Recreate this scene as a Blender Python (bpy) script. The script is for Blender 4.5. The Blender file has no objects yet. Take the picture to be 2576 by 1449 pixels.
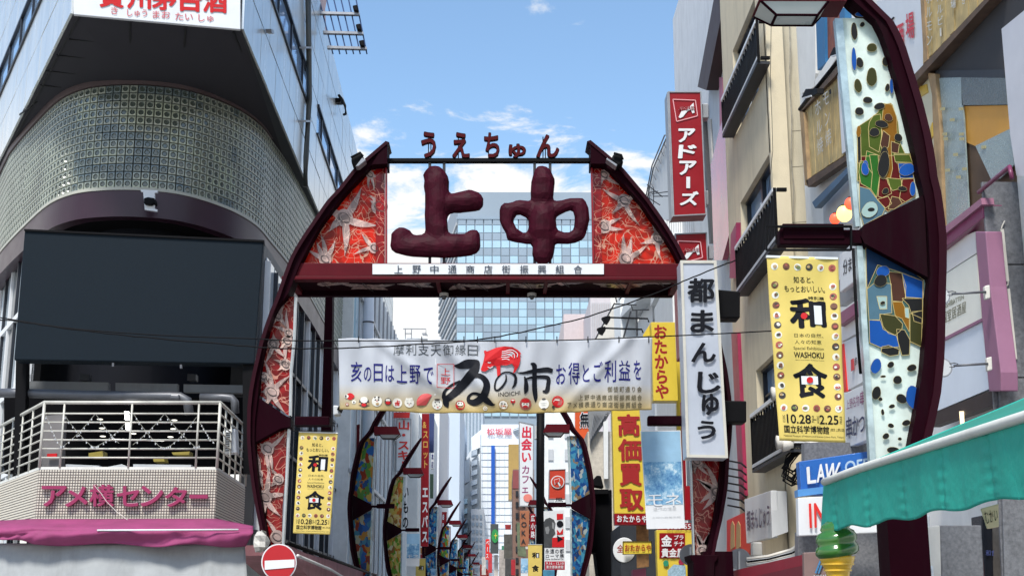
import bpy, bmesh, math, random
from mathutils import Vector, Matrix, noise
random.seed(7)
S = bpy.context.scene
COL = S.collection
# ---------------------------------------------------------------- camera
FPX = 3400.0; CX = 1288.0; CY = 724.5
PITCH = math.atan((1540-724.5)/FPX); YAW = math.atan(26/FPX)
cam = bpy.data.cameras.new('camera'); camo = bpy.data.objects.new('camera', cam); COL.objects.link(camo)
camo.location = (0, 0, 1.6); camo.rotation_euler = (math.pi/2+PITCH, 0, -YAW)
cam.sensor_width = 36; cam.lens = 36*FPX/2576; cam.clip_end = 6000; cam.clip_start = .05
S.camera = camo
# ---------------------------------------------------------------- sky and sun
SUN_EL = math.radians(56); SUN_AZ = math.radians(197)      # azimuth measured from +Y towards +X
w = bpy.data.worlds.new('World'); S.world = w; w.use_nodes = True
nt = w.node_tree; nt.nodes.clear()
def N(t, **k):
    n = nt.nodes.new(t)
    for a, b in k.items():
        if hasattr(n, a): setattr(n, a, b)
    return n
L = lambda a, b: nt.links.new(a, b)
out = N('ShaderNodeOutputWorld'); bg = N('ShaderNodeBackground'); bg.inputs[1].default_value = 0.067
sky = N('ShaderNodeTexSky', sky_type='NISHITA', sun_disc=False, sun_elevation=SUN_EL, sun_rotation=SUN_AZ,
        air_density=1.0, dust_density=.6, ozone_density=1.2)
tc = N('ShaderNodeTexCoord'); sep = N('ShaderNodeSeparateXYZ'); L(tc.outputs['Generated'], sep.inputs[0])
zc = N('ShaderNodeMath', operation='MAXIMUM'); L(sep.outputs[2], zc.inputs[0]); zc.inputs[1].default_value = .03
zp = N('ShaderNodeMath', operation='ADD'); L(zc.outputs[0], zp.inputs[0]); zp.inputs[1].default_value = .10
dx = N('ShaderNodeMath', operation='DIVIDE'); L(sep.outputs[0], dx.inputs[0]); L(zp.outputs[0], dx.inputs[1])
dy = N('ShaderNodeMath', operation='DIVIDE'); L(sep.outputs[1], dy.inputs[0]); L(zp.outputs[0], dy.inputs[1])
cb = N('ShaderNodeCombineXYZ'); L(dx.outputs[0], cb.inputs[0]); L(dy.outputs[0], cb.inputs[1])
no = N('ShaderNodeTexNoise'); no.inputs['Scale'].default_value = 4.6; no.inputs['Detail'].default_value = 9; no.inputs['Roughness'].default_value = .62
no.inputs['Distortion'].default_value = .35
L(cb.outputs[0], no.inputs['Vector'])
big = N('ShaderNodeTexNoise'); big.inputs['Scale'].default_value = .55; big.inputs['Detail'].default_value = 3
L(cb.outputs[0], big.inputs['Vector'])
# cloud cover falls with height above the horizon, the same all round
cov = N('ShaderNodeMapRange'); L(sep.outputs[2], cov.inputs[0])
cov.inputs[1].default_value = .24; cov.inputs[2].default_value = .38; cov.inputs[3].default_value = .30; cov.inputs[4].default_value = -.16
a1 = N('ShaderNodeMath', operation='ADD'); L(no.outputs[0], a1.inputs[0]); L(cov.outputs[0], a1.inputs[1])
a2 = N('ShaderNodeMath', operation='MULTIPLY_ADD'); L(big.outputs[0], a2.inputs[0]); a2.inputs[1].default_value = .25; L(a1.outputs[0], a2.inputs[2])
rp = N('ShaderNodeMapRange', interpolation_type='SMOOTHSTEP'); L(a2.outputs[0], rp.inputs[0])
rp.inputs[1].default_value = .61; rp.inputs[2].default_value = .745; rp.inputs[3].default_value = 0; rp.inputs[4].default_value = .93
mx = N('ShaderNodeMixRGB'); L(rp.outputs[0], mx.inputs[0])
tint = N('ShaderNodeMixRGB', blend_type='MULTIPLY'); tint.inputs[0].default_value = 1; L(sky.outputs[0], tint.inputs[1]); tint.inputs[2].default_value = (.97, 1.06, 1.05, 1)
L(tint.outputs[0], mx.inputs[1]); mx.inputs[2].default_value = (4.9, 4.8, 4.6, 1)
L(mx.outputs[0], bg.inputs[0]); L(bg.outputs[0], out.inputs[0])
sl = bpy.data.lights.new('sun', 'SUN'); sl.energy = 1.5; sl.angle = math.radians(12); sl.color = (1, .95, .87)
so = bpy.data.objects.new('sun', sl); COL.objects.link(so)
so.rotation_euler = (math.pi/2-SUN_EL, 0, math.pi-SUN_AZ)
S.view_settings.view_transform = 'Standard'; S.view_settings.look = 'None'; S.view_settings.gamma = 1
S.view_settings.exposure = 1.75; S.view_settings.use_curve_mapping = False
S.cycles.max_bounces = 7; S.cycles.use_denoising = True
# ---------------------------------------------------------------- geometry helpers
def ray(u, v):
    x = (u-CX)/FPX; z = (CY-v)/FPX; y = 1.0
    y, z = y*math.cos(PITCH)-z*math.sin(PITCH), y*math.sin(PITCH)+z*math.cos(PITCH)
    x, y = x*math.cos(YAW)+y*math.sin(YAW), -x*math.sin(YAW)+y*math.cos(YAW)
    return Vector((x, y, z))
CAM = Vector((0, 0, 1.6))
class PL:                                   # a real plane in the street: point, normal pointing away from the viewer
    def __init__(s, p, n, disp=None):
        s.p = Vector(p); s.n = Vector(n).normalized(); s.disp = disp
        if (s.p-CAM).dot(s.n) < 0: s.n = -s.n
    def at(s, u, v, lift=0.0):
        r = ray(u, v); q = CAM + r*((s.p-CAM).dot(s.n)/r.dot(s.n))
        if s.disp: q = q - s.n*s.disp(u, v)
        return q - s.n*lift
def PY(y): return PL((0, y, 0), (0, 1, 0))
def PX(x): return PL((x, 0, 0), (1, 0, 0))
def PZ(z): return PL((0, 0, z), (0, 0, 1))
def PV(a, b): return PL((a[0], a[1], 0), (b[1]-a[1], -(b[0]-a[0]), 0))
class fr:                                   # zoomed-view coordinates -> layout coordinates
    def __init__(s, ox, oy, k): s.o = (ox, oy, k)
    def __call__(s, *pts):
        ox, oy, k = s.o; r = [(ox+p[0]*k, oy+p[1]*k) for p in pts]
        return r if len(r) > 1 else r[0]
Z1 = fr(0, 0, .4045); Z2 = fr(0, 521, .3596); Z3 = fr(0, 944.2, .3482); Z4 = fr(618.6, 293, .3146)
Z5 = fr(944.2, 293, .3146); Z6 = fr(1237.3, 293, .3146); Z7 = fr(586, 716.3, .2697); Z8 = fr(1107, 781.4, .2528)
Y1 = fr(586, 976.8, .3258); Y2 = fr(911.7, 1009.4, .3033); Y3 = fr(1237.3, 1009.4, .3033); Y4 = fr(1497.8, 1009.4, .3034)
Y5 = fr(1628, 195.4, .3146); Y6 = fr(1693.1, 0, .3428); Y7 = fr(1888.5, 390.7, .3595); Y8 = fr(1758.2, 846.6, .4156)
W1 = fr(651.2, 0, .3146); W2 = fr(1041.9, 1074.5, .2584); W3 = fr(1400.1, 651.2, .292); W4 = fr(2018.7, 586.1, .337); W6 = fr(716.3, 651.2, .292)
# ---------------------------------------------------------------- materials
MATS = {}
def mat(name, col, rough=.6, metal=0, var=.12, scale=3.0, bump=.0, bscale=40, spec=.5, emit=None, transl=0, dirt=0, streak=0):
    if name in MATS: return MATS[name]
    m = bpy.data.materials.new(name); m.use_nodes = True; MATS[name] = m
    t = m.node_tree; p = t.nodes['Principled BSDF']
    p.inputs['Roughness'].default_value = rough; p.inputs['Metallic'].default_value = metal
    p.inputs['Specular IOR Level'].default_value = spec
    c = (*col, 1)
    tc = t.nodes.new('ShaderNodeTexCoord'); mp = t.nodes.new('ShaderNodeMapping'); t.links.new(tc.outputs['Object'], mp.inputs[0])
    last = None
    if var > 0:
        n1 = t.nodes.new('ShaderNodeTexNoise'); n1.inputs['Scale'].default_value = scale; n1.inputs['Detail'].default_value = 6; n1.inputs['Roughness'].default_value = .65
        if streak: mp.inputs['Scale'].default_value = (1, 1, 1-streak)
        t.links.new(mp.outputs[0], n1.inputs['Vector'])
        r = t.nodes.new('ShaderNodeMapRange'); t.links.new(n1.outputs[0], r.inputs[0]); r.inputs[1].default_value = .25; r.inputs[2].default_value = .75
        r.inputs[3].default_value = 1-var; r.inputs[4].default_value = 1+var*.6
        mu = t.nodes.new('ShaderNodeMixRGB'); mu.blend_type = 'MULTIPLY'; mu.inputs[0].default_value = 1; mu.inputs[1].default_value = c
        t.links.new(r.outputs[0], mu.inputs[2]); last = mu.outputs[0]
        rr = t.nodes.new('ShaderNodeMapRange'); t.links.new(n1.outputs[0], rr.inputs[0]); rr.inputs[3].default_value = max(.02, rough-.12); rr.inputs[4].default_value = min(1, rough+.12)
        t.links.new(rr.outputs[0], p.inputs['Roughness'])
    if dirt:
        n2 = t.nodes.new('ShaderNodeTexNoise'); n2.inputs['Scale'].default_value = 1.3; n2.inputs['Detail'].default_value = 8; n2.inputs['Roughness'].default_value = .7
        mp2 = t.nodes.new('ShaderNodeMapping'); mp2.inputs['Scale'].default_value = (2.5, 2.5, .35); t.links.new(tc.outputs['Object'], mp2.inputs[0]); t.links.new(mp2.outputs[0], n2.inputs['Vector'])
        r2 = t.nodes.new('ShaderNodeMapRange'); t.links.new(n2.outputs[0], r2.inputs[0]); r2.inputs[1].default_value = .5; r2.inputs[2].default_value = .75; r2.inputs[4].default_value = dirt
        m2 = t.nodes.new('ShaderNodeMixRGB'); t.links.new(r2.outputs[0], m2.inputs[0])
        if last: t.links.new(last, m2.inputs[1])
        else: m2.inputs[1].default_value = c
        m2.inputs[2].default_value = (col[0]*.35+.01, col[1]*.33+.01, col[2]*.3+.01, 1); last = m2.outputs[0]
    if last: t.links.new(last, p.inputs['Base Color'])
    else: p.inputs['Base Color'].default_value = c
    if bump:
        n3 = t.nodes.new('ShaderNodeTexNoise'); n3.inputs['Scale'].default_value = bscale; n3.inputs['Detail'].default_value = 4
        t.links.new(tc.outputs['Object'], n3.inputs['Vector'])
        b = t.nodes.new('ShaderNodeBump'); b.inputs['Strength'].default_value = bump; b.inputs['Distance'].default_value = .02
        t.links.new(n3.outputs[0], b.inputs['Height']); t.links.new(b.outputs[0], p.inputs['Normal'])
    if emit:
        p.inputs['Emission Color'].default_value = (*emit[:3], 1); p.inputs['Emission Strength'].default_value = emit[3]
    if transl:
        o = t.nodes['Material Output']; tr = t.nodes.new('ShaderNodeBsdfTranslucent'); ms = t.nodes.new('ShaderNodeMixShader')
        ms.inputs[0].default_value = transl
        if last: t.links.new(last, tr.inputs[0])
        else: tr.inputs[0].default_value = c
        t.links.new(p.outputs[0], ms.inputs[1]); t.links.new(tr.outputs[0], ms.inputs[2]); t.links.new(ms.outputs[0], o.inputs[0])
    return m
MAROON = mat('maroon_paint', (.080, .003, .008), .5, spec=.12, var=.2, scale=2, bump=.05, bscale=90, dirt=.3)
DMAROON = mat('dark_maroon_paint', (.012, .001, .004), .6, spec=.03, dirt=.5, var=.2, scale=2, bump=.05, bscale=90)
SCULPT = mat('sculpture_maroon', (.040, .0014, .009), .6, spec=.12, var=.5, scale=5, bump=.5, bscale=7)
REDL = mat('letter_red', (.060, .002, .004), .6, spec=.1, var=.1)
WHITE = mat('white_paint', (.72, .74, .76), .45, var=.08, dirt=.18)
SIGNW = mat('sign_white', (.66, .68, .70), .35, var=.05, dirt=.08)
OFFW = mat('off_white', (.62, .60, .55), .6, var=.15, dirt=.3)
BLACK = mat('black_metal', (.004, .004, .005), .6, spec=.1, var=.2)
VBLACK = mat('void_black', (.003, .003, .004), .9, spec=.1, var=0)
INK = mat('black_ink', (.004, .005, .009), .6, var=0, spec=.15)
NAVY = mat('navy_ink', (.012, .013, .14), .6, var=0, spec=.15)
INKR = mat('red_ink', (.50, .012, .016), .6, var=0, spec=.2)
DRED = mat('sign_red', (.24, .002, .008), .4, spec=.3, var=.08)
BRED = mat('bright_red', (.62, .02, .015), .4, var=.06)
YEL = mat('sign_yellow', (.64, .48, .045), .4, var=.07)
PYEL = mat('banner_yellow', (.80, .63, .17), .7, var=.08, bump=.1, bscale=8, transl=.25)
GREYM = mat('grey_metal', (.30, .31, .33), .4, .5, var=.2)
LGREY = mat('light_grey', (.50, .52, .54), .5, var=.12, dirt=.2)
STEEL = mat('steel', (.12, .125, .14), .45, .4, var=.2)
DARKG = mat('dark_grey', (.03, .033, .04), .5, spec=.3, var=.2)
# ---------------------------------------------------------------- object helpers
def tag(o, label=None, cat=None, group=None, kind=None):
    if label: o['label'] = label
    if cat: o['category'] = cat
    if group: o['group'] = group
    if kind: o['kind'] = kind
    return o
def T(name, label, cat, loc=(0, 0, 0), group=None):
    o = bpy.data.objects.new(name, None); COL.objects.link(o); o.location = loc; o.empty_display_size = .2
    return tag(o, label, cat, group)
def link(name, me, parent=None):
    o = bpy.data.objects.new(name, me); COL.objects.link(o)
    if parent is not None:
        o.parent = parent
        w = Vector((0, 0, 0)); q = parent
        while q is not None: w += q.location; q = q.parent
        o.location = -w
    return o
def obj(name, vs, fs, m, parent=None, smooth=False, bev=0):
    me = bpy.data.meshes.new(name); me.from_pydata([tuple(v) for v in vs], [], fs)
    bm = bmesh.new(); bm.from_mesh(me)
    if bev == 0 and len(fs) < 20000: bmesh.ops.recalc_face_normals(bm, faces=bm.faces)
    elif bev: bmesh.ops.recalc_face_normals(bm, faces=bm.faces)
    bm.to_mesh(me); bm.free()
    me.materials.append(m)
    if smooth: me.polygons.foreach_set('use_smooth', [True]*len(me.polygons))
    o = link(name, me, parent)
    if bev:
        b = o.modifiers.new('b', 'BEVEL'); b.width = bev; b.segments = 2; b.limit_method = 'ANGLE'; b.angle_limit = .6
    return o
class MB:
    def __init__(s): s.v = []; s.f = []
    def add(s, vs, fs):
        k = len(s.v); s.v += [tuple(v) for v in vs]; s.f += [tuple(i+k for i in f) for f in fs]; return s
    def prism(s, front, off):
        n = len(front); back = [Vector(p)+off for p in front]
        return s.add(list(front)+back, [tuple(range(n)), tuple(range(2*n-1, n-1, -1))] + [(i, (i+1) % n, n+(i+1) % n, n+i) for i in range(n)])
    def box(s, x0, x1, y0, y1, z0, z1):
        return s.prism([Vector((x0, y0, z0)), Vector((x1, y0, z0)), Vector((x1, y0, z1)), Vector((x0, y0, z1))], Vector((0, y1-y0, 0)))
    def tube(s, pts, r, n=8, r2=None):
        pts = [Vector(p) for p in pts]; k = len(s.v); m = len(pts)
        for i, p in enumerate(pts):
            d = (pts[min(i+1, m-1)]-pts[max(i-1, 0)]).normalized()
            a = d.cross(Vector((0, 0, 1)));
            if a.length < .05: a = d.cross(Vector((1, 0, 0)))
            a.normalize(); b = d.cross(a)
            rr = r if r2 is None else r+(r2-r)*i/(m-1)
            for j in range(n):
                t = 2*math.pi*(j+.5)/n; s.v.append(tuple(p+(a*math.cos(t)+b*math.sin(t))*rr))
        for i in range(m-1):
            for j in range(n):
                s.f.append((k+i*n+j, k+i*n+(j+1) % n, k+(i+1)*n+(j+1) % n, k+(i+1)*n+j))
        s.f.append(tuple(k+j for j in range(n))[::-1]); s.f.append(tuple(k+(m-1)*n+j for j in range(n)))
        return s
    def build(s, name, m, parent=None, **k): return obj(name, s.v, s.f, m, parent, **k)
def slab(name, pts, pl, th, m, parent=None, lift=0, bev=0, back=None):
    front = [pl.at(u, v, lift) for u, v in pts]
    return MB().prism(front, pl.n*th).build(name, m, parent, bev=bev)
def rect(u0, v0, u1, v1): return [(u0, v0), (u1, v0), (u1, v1), (u0, v1)]
def rod(name, pts, pl, r, m, parent=None, lift=0, n=6):
    return MB().tube([pl.at(u, v, lift) for u, v in pts], r, n).build(name, m, parent, smooth=n > 5)
def strip(mb, a, b, pl, wpx, th, lift=0):
    (x0, y0), (x1, y1) = a, b; d = math.hypot(x1-x0, y1-y0); nx, ny = -(y1-y0)/d*wpx/2, (x1-x0)/d*wpx/2
    mb.prism([pl.at(x0+nx, y0+ny, lift), pl.at(x1+nx, y1+ny, lift), pl.at(x1-nx, y1-ny, lift), pl.at(x0-nx, y0-ny, lift)], pl.n*th)
def lerp(a, b, t): return (a[0]+(b[0]-a[0])*t, a[1]+(b[1]-a[1])*t)
def bil(q, s, t): return lerp(lerp(q[0], q[1], s), lerp(q[3], q[2], s), t)   # quad TL TR BR BL
def ell(c, rx, ry, n=20, rot=0): return [(c[0]+rx*math.cos(a)*math.cos(rot)-ry*math.sin(a)*math.sin(rot), c[1]+rx*math.cos(a)*math.sin(rot)+ry*math.sin(a)*math.cos(rot)) for a in [2*math.pi*i/n for i in range(n)]]
# glyphs -------------------------------------------------------------
GC = {}
def glyph(s, off=0.0):
    k = (s, round(off, 3))
    if k not in GC:
        c = bpy.data.curves.new('t', 'FONT'); c.body = s; c.resolution_u = 3; c.offset = off; c.fill_mode = 'FRONT'
        o = bpy.data.objects.new('t', c); m = bpy.data.meshes.new_from_object(o)
        GC[k] = ([(v.co.x, v.co.y) for v in m.vertices], [tuple(p.vertices) for p in m.polygons])
        bpy.data.objects.remove(o); bpy.data.curves.remove(c); bpy.data.meshes.remove(m)
    return GC[k]
def addglyph(mb, s, q, pl, lift, off=.02, em=False, depth=0):
    vs, fs = glyph(s, 0.0)
    if not vs: return
    off = max(0, off)*.62
    if em: x0, x1, y0, y1 = 0, 1, -.12, .88
    else:
        x0 = min(v[0] for v in vs)-off; x1 = max(v[0] for v in vs)+off; y0 = min(v[1] for v in vs)-off; y1 = max(v[1] for v in vs)+off
    sh = [(0, 0)]+([(off*math.cos(a*math.pi/4), off*math.sin(a*math.pi/4)) for a in range(8)] if off > .004 else [])
    ed = {}
    if depth:
        for f in fs:
            for i in range(len(f)): ed[(f[i], f[(i+1) % len(f)])] = 1
    for k, (ox, oy) in enumerate(sh):
        P3 = []
        for x, y in vs:
            u, v = bil(q, (x+ox-x0)/(x1-x0), 1-(y+oy-y0)/(y1-y0)); P3.append(pl.at(u, v, lift+k*.0002))
        n = len(P3)
        if depth:
            side = [(a, b, b+n, a+n) for (a, b) in ed if (b, a) not in ed]
            mb.add(P3+[p+pl.n*(depth+k*.0001) for p in P3], list(fs)+[tuple(i+n for i in f[::-1]) for f in fs]+side)
        else: mb.add(P3, fs)
def htext(s, q, pl, m, parent, lift=.004, off=.012, name='lettering', depth=0):
    mb = MB(); addglyph(mb, s, q, pl, lift, off, depth=depth)
    return raw(name, mb, m, parent)
def raw(name, mb, m, parent):
    me = bpy.data.meshes.new(name); me.from_pydata(mb.v, [], mb.f); me.materials.append(m); return link(name, me, parent)
def cells(s, q, pl, m, parent, vertical=False, lift=.004, off=.02, fill=.9, name='lettering', depth=0):
    mb = MB(); n = len(s)
    for i, ch in enumerate(s):
        if ch == ' ': continue
        a, b = (i+.5-fill/2)/n, (i+.5+fill/2)/n
        g = (1-fill)/2 if False else 0
        if vertical: cq = [bil(q, 0, a), bil(q, 1, a), bil(q, 1, b), bil(q, 0, b)]
        else: cq = [bil(q, a, 0), bil(q, b, 0), bil(q, b, 1), bil(q, a, 1)]
        if vertical and ch == 'ー':
            cq = [bil(q, .42, a+.1/n), bil(q, .60, a+.1/n), bil(q, .60, b-.1/n), bil(q, .42, b-.1/n)]
            mb.prism([pl.at(*c, lift) for c in cq], pl.n*max(depth, .004)); continue
        addglyph(mb, ch, cq, pl, lift, off, em=True, depth=depth)
    return raw(name, mb, m, parent)
def sign(name, label, q, pl, th, face, cat='sign', frame=None, fw=0, group=None, bev=.01):
    c = pl.at(*bil(q, .5, 1)); t = T(name, label, cat, c, group)
    slab('panel', q, pl, th, face, t, bev=bev)
    if frame:
        k = []
        cxx = sum(p[0] for p in q)/4; cyy = sum(p[1] for p in q)/4
        for i in range(4):
            mb = MB(); a, b = q[i], q[(i+1) % 4]
            mb.prism([pl.at(*a, .02), pl.at(*b, .02), pl.at(*lerp2(b, cxx, cyy, fw), .02), pl.at(*lerp2(a, cxx, cyy, fw), .02)], pl.n*(.015))
            mb.build('frame', frame, t)
    return t
def lerp2(p, cx, cy, fw):
    return (p[0]+(fw if p[0] < cx else -fw), p[1]+(fw if p[1] < cy else -fw))
def grid(name, f, nu, nv, m, parent=None, th=None, smooth=True):
    vs = [f(i/nu, j/nv) for j in range(nv+1) for i in range(nu+1)]
    fs = [(j*(nu+1)+i, j*(nu+1)+i+1, (j+1)*(nu+1)+i+1, (j+1)*(nu+1)+i) for j in range(nv) for i in range(nu)]
    o = obj(name, vs, fs, m, parent, smooth=smooth)
    if th:
        s = o.modifiers.new('s', 'SOLIDIFY'); s.thickness = th
    return o
def copies(name, me, mats, parent):            # place many objects sharing one mesh; mats are world matrices
    w = Vector((0, 0, 0)); q = parent
    while q is not None: w += q.location; q = q.parent
    for M in mats:
        o = bpy.data.objects.new(name, me); COL.objects.link(o); o.parent = parent
        o.matrix_local = Matrix.Translation(-w) @ M
# ================================================================ SETTING
tag(MB().box(-1500, 1500, -200, 3000, -.5, 0).build('ground', mat('ground_concrete', (.30, .30, .29), .9)), kind='structure')
tag(MB().box(-2.4, 2.4, -30, 160, -.2, .004).build('road', mat('asphalt', (.06, .06, .062), .9, bump=.4, bscale=60)), kind='structure')
for sx in (-1, 1):
    tag(MB().box(sx*2.4 if sx > 0 else -4.9, 4.9 if sx > 0 else -2.4, -30, 160, -.2, .13).build('pavement', mat('pavers', (.34, .32, .29), .85, bump=.3, bscale=30)), kind='structure')
# ================================================================ LEFT CORNER BUILDING
ZS = 12.42
A0 = Vector((-7.99, 23.35, ZS)); B0 = Vector((-5.0, 24.0, ZS)); C0 = Vector((-12.44, 31.93, ZS))
CLAD = mat('metal_cladding', (.74, .76, .75), .24, .45, var=.14, scale=1.2, dirt=.16, streak=.8)
CLADS = mat('cladding_joint', (.03, .035, .04), .6)
GLASS = mat('window_glass', (.10, .16, .24), .04, 0, var=0, spec=1.0)
GLASS.node_tree.nodes['Principled BSDF'].inputs['Metallic'].default_value = .35
GLASS.node_tree.nodes['Principled BSDF'].inputs['Base Color'].default_value = (.34, .52, .78, 1)  # sky-blue base colour stands in for reflected sky
GDARK = mat('dark_glass', (.03, .04, .05), .05, 0, var=0, spec=1.0)
GPALE = mat('painted_sky_glass', (.66, .74, .80), .10, .25, var=.15, scale=.8)  # bluish white paints in the sky these panes reflect
FRAME = mat('window_frame_dark', (.03, .035, .045), .4, .5)
lb = T('corner_building', 'tall silver clad corner building with rounded glass block bay above a balcony', 'building', (-7, 25, 0))
rowz = [0, .167, .333, .49, .667, .84, 1]
def facade(a, b, zb, zt, step, windows, n):      # a, b: ground points; zb, zt: functions of distance; windows: (t0, t1) lengths in metres along row 2
    a = Vector((a[0], a[1], 0)); b = Vector((b[0], b[1], 0)); d = (b-a); Ln = d.length; d.normalize()
    nrm = Vector((d.y, -d.x, 0))
    if nrm.dot(CAM-a) < 0: nrm = -nrm
    def pt(s, f, o=0.0): return a+d*s+Vector((0, 0, zb(s)+(zt(s)-zb(s))*f))+nrm*o
    MB().prism([pt(0, 0), pt(Ln, 0), pt(Ln, 1), pt(0, 1)], nrm*-.5).build('wall', CLADS, lb)
    k = int(Ln/step)
    for r in range(6):
        for c in range(k):
            s0, s1 = c*step+.012, (c+1)*step-.012; f0, f1 = rowz[r]+.003, rowz[r+1]-.003
            if r == 2 and any(w0 <= (s0+s1)/2 <= w1 for w0, w1 in windows):
                MB().prism([pt(s0-.01, f0+.012, .02), pt(s1+.01, f0+.012, .02), pt(s1+.01, f1-.012, .02), pt(s0-.01, f1-.012, .02)], nrm*-.02).build('pane', GLASS, lb)
                if c % 2 == 0: MB().prism([pt(s0-.04, f0, .07), pt(s0+.02, f0, .07), pt(s0+.02, f1, .07), pt(s0-.04, f1, .07)], nrm*-.07).build('mullion', FRAME, lb)
            else:
                o = .05+random.uniform(-.004, .004)
                MB().prism([pt(s0, f0, o), pt(s1, f0, o), pt(s1, f1, o), pt(s0, f1, o)], nrm*-.05).build('cladding_panel', CLAD, lb)
    for w0, w1 in windows:
        for f in (rowz[2], rowz[3]-.012):
            MB().prism([pt(w0, f, .09), pt(w1, f, .09), pt(w1, f+.012, .09), pt(w0, f+.012, .09)], nrm*-.09).build('window_frame', FRAME, lb)
    return pt
ptr = facade(B0[:2], (-5.0, 60.6), lambda s: ZS-.028*s, lambda s: 18.55-.083*s, .92, [(1, 8.6), (10.2, 19.4), (21, 33)], 40)
ptl = facade(A0[:2], (-20.0, 46.5), lambda s: ZS, lambda s: 18.5, .92, [(2.5, 18)], 20)
# front sign and soffit
MB().prism([B0+Vector((-5.6, 36, .02)), B0+Vector((0, 36, -1.0)), B0, A0, Vector((-20, 46.5, ZS))], Vector((0, 0, .35))).build('soffit_slab', mat('soffit_dark', (.046, .045, .052), .7, spec=.1), lb)
PS = PZ(ZS-.03)
SEAM = mat('seam', (.004, .004, .005), .7, var=0)
mb = MB()
for a, b, wd in [((805, 130), (818, 495), 9), ((1155, 165), (1132, 515), 9), ((490, 110), (300, 470), 6), ((1450, 205), (1640, 640), 7), ((430, 250), (1505, 347), 3), ((350, 350), (1550, 455), 3), ((285, 447), (480, 465), 3),
                 ((480, 465), (700, 487), 3), ((300, 470), (100, 850), 8), ((1640, 640), (1840, 1060), 8), ((250, 535), (380, 548), 3), ((1180, 520), (1600, 545), 3), ((1500, 640), (1680, 650), 3), ((120, 720), (230, 640), 3)]:
    strip(mb, Z1(*[a]), Z1(*[b]), PS, wd*.4045*1.3, .035)
mb.build('soffit_seam', SEAM, lb)
# curved bay: plan curve, metres
plan = [(-20, 46.3), (-16, 38.5), (-13.2, 33.6), (-12.1, 31.5), (-11.61, 30.58), (-10.53, 28.86), (-9.53, 27.4), (-8.86, 26.75), (-8.3, 26.5), (-7.65, 26.42), (-6.98, 26.55), (-6.53, 26.8), (-6.12, 27.25), (-5.73, 27.91), (-5.46, 28.82), (-5.36, 29.9), (-5.22, 31.7), (-5.14, 34), (-5.1, 38), (-5.08, 60)]
def cr(p0, p1, p2, p3, t):
    return tuple(.5*((2*b)+(-a+c)*t+(2*a-5*b+4*c-d)*t*t+(-a+3*b-3*c+d)*t**3) for a, b, c, d in zip(p0, p1, p2, p3))
fine = []
for i in range(1, len(plan)-2):
    for k in range(14): fine.append(cr(plan[i-1], plan[i], plan[i+1], plan[i+2], k/14))
fine.append(plan[-2]); fine.insert(0, plan[0]); fine.append(plan[-1])
arc = [0]
for i in range(1, len(fine)): arc.append(arc[-1]+math.dist(fine[i-1], fine[i]))
def onarc(s, o=0.0):
    i = 0
    import bisect
    i = min(max(bisect.bisect(arc, s)-1, 0), len(arc)-2); t = (s-arc[i])/(arc[i+1]-arc[i])
    x = fine[i][0]+(fine[i+1][0]-fine[i][0])*t; y = fine[i][1]+(fine[i+1][1]-fine[i][1])*t
    dx_, dy_ = fine[i+1][0]-fine[i][0], fine[i+1][1]-fine[i][1]; l = math.hypot(dx_, dy_); nx, ny = dy_/l, -dx_/l
    return x+nx*o, y+ny*o, nx, ny, math.atan2(dy_, dx_)
ktop = lambda y: ZS-.028*max(0, y-24)*(1 if True else 0)
kbot = lambda y: 10.02-.035*max(0, y-26.5)
def band(name, o0, o1, z0, z1, m, s0=0, s1=None, step=.08):
    s1 = s1 or arc[-1]; n = int((s1-s0)/step); vs = []; fs = []
    for i in range(n+1):
        s = s0+(s1-s0)*i/n
        for o, z in ((o0, z0), (o1, z0), (o1, z1), (o0, z1)):
            x, y, *_ = onarc(s, o); vs.append((x, y, z(y) if callable(z) else z))
    for i in range(n):
        for j in range(4): fs.append((i*4+j, i*4+(j+1) % 4, i*4+4+(j+1) % 4, i*4+4+j))
    fs += [(0, 1, 2, 3), (n*4+3, n*4+2, n*4+1, n*4)]
    return obj(name, vs, fs, m, lb)
scur = arc[[i for i, p in enumerate(fine) if p == plan[4]][0]]; scurve_end = arc[[i for i, p in enumerate(fine) if p == plan[16]][0]]
band('bay_wall', 0, -.25, kbot, lambda y: ZS, mat('bay_mortar', (.05, .055, .05), .8))
band('bay_top_trim', .07, -.1, lambda y: ZS-.16, lambda y: ZS-.015, mat('trim_bronze', (.10, .07, .07), .5))
band('bay_bottom_trim', .07, -.1, lambda y: kbot(y)-.06, kbot, mat('trim_cream', (.42, .42, .36), .5))
band('fascia', .05, -.2, lambda y: kbot(y)-.62, lambda y: kbot(y)-.06, mat('fascia_plum', (.034, .012, .024), .35, .1, var=.2, scale=1.5, dirt=.2))
# glass blocks
def blockmesh(wd, ht, name='glass_block'):
    v = []; f = []
    def ring(hw, hh, z, rnd):
        k = len(v)
        for i in range(12):
            a = 2*math.pi*(i+.5)/12; c, s_ = math.cos(a), math.sin(a)
            if rnd: v.append((hw*c, -z, hh*s_))
            else:
                q = max(abs(c), abs(s_)); v.append((hw*c/q, -z, hh*s_/q))
        return k
    r = [ring(wd/2, ht/2, 0, 0), ring(wd/2-.006, ht/2-.006, .03, 0), ring(wd*.36, ht*.36, .032, 1), ring(wd*.26, ht*.26, .014, 1)]
    for a, b in zip(r, r[1:]):
        for i in range(12): f.append((a+i, a+(i+1) % 12, b+(i+1) % 12, b+i))
    f.append(tuple(r[-1]+i for i in range(12)))
    me = bpy.data.meshes.new(name); me.from_pydata(v, [], f)
    me.polygons.foreach_set('material_index', [0]*24+[1]*13); return me, v, f
BW = .172
bme, bv, bf = blockmesh(BW-.014, BW-.014)
BG = mat('glass_block', (.31, .34, .28), .2, 0, var=.4, scale=.9, spec=1.0)
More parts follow.
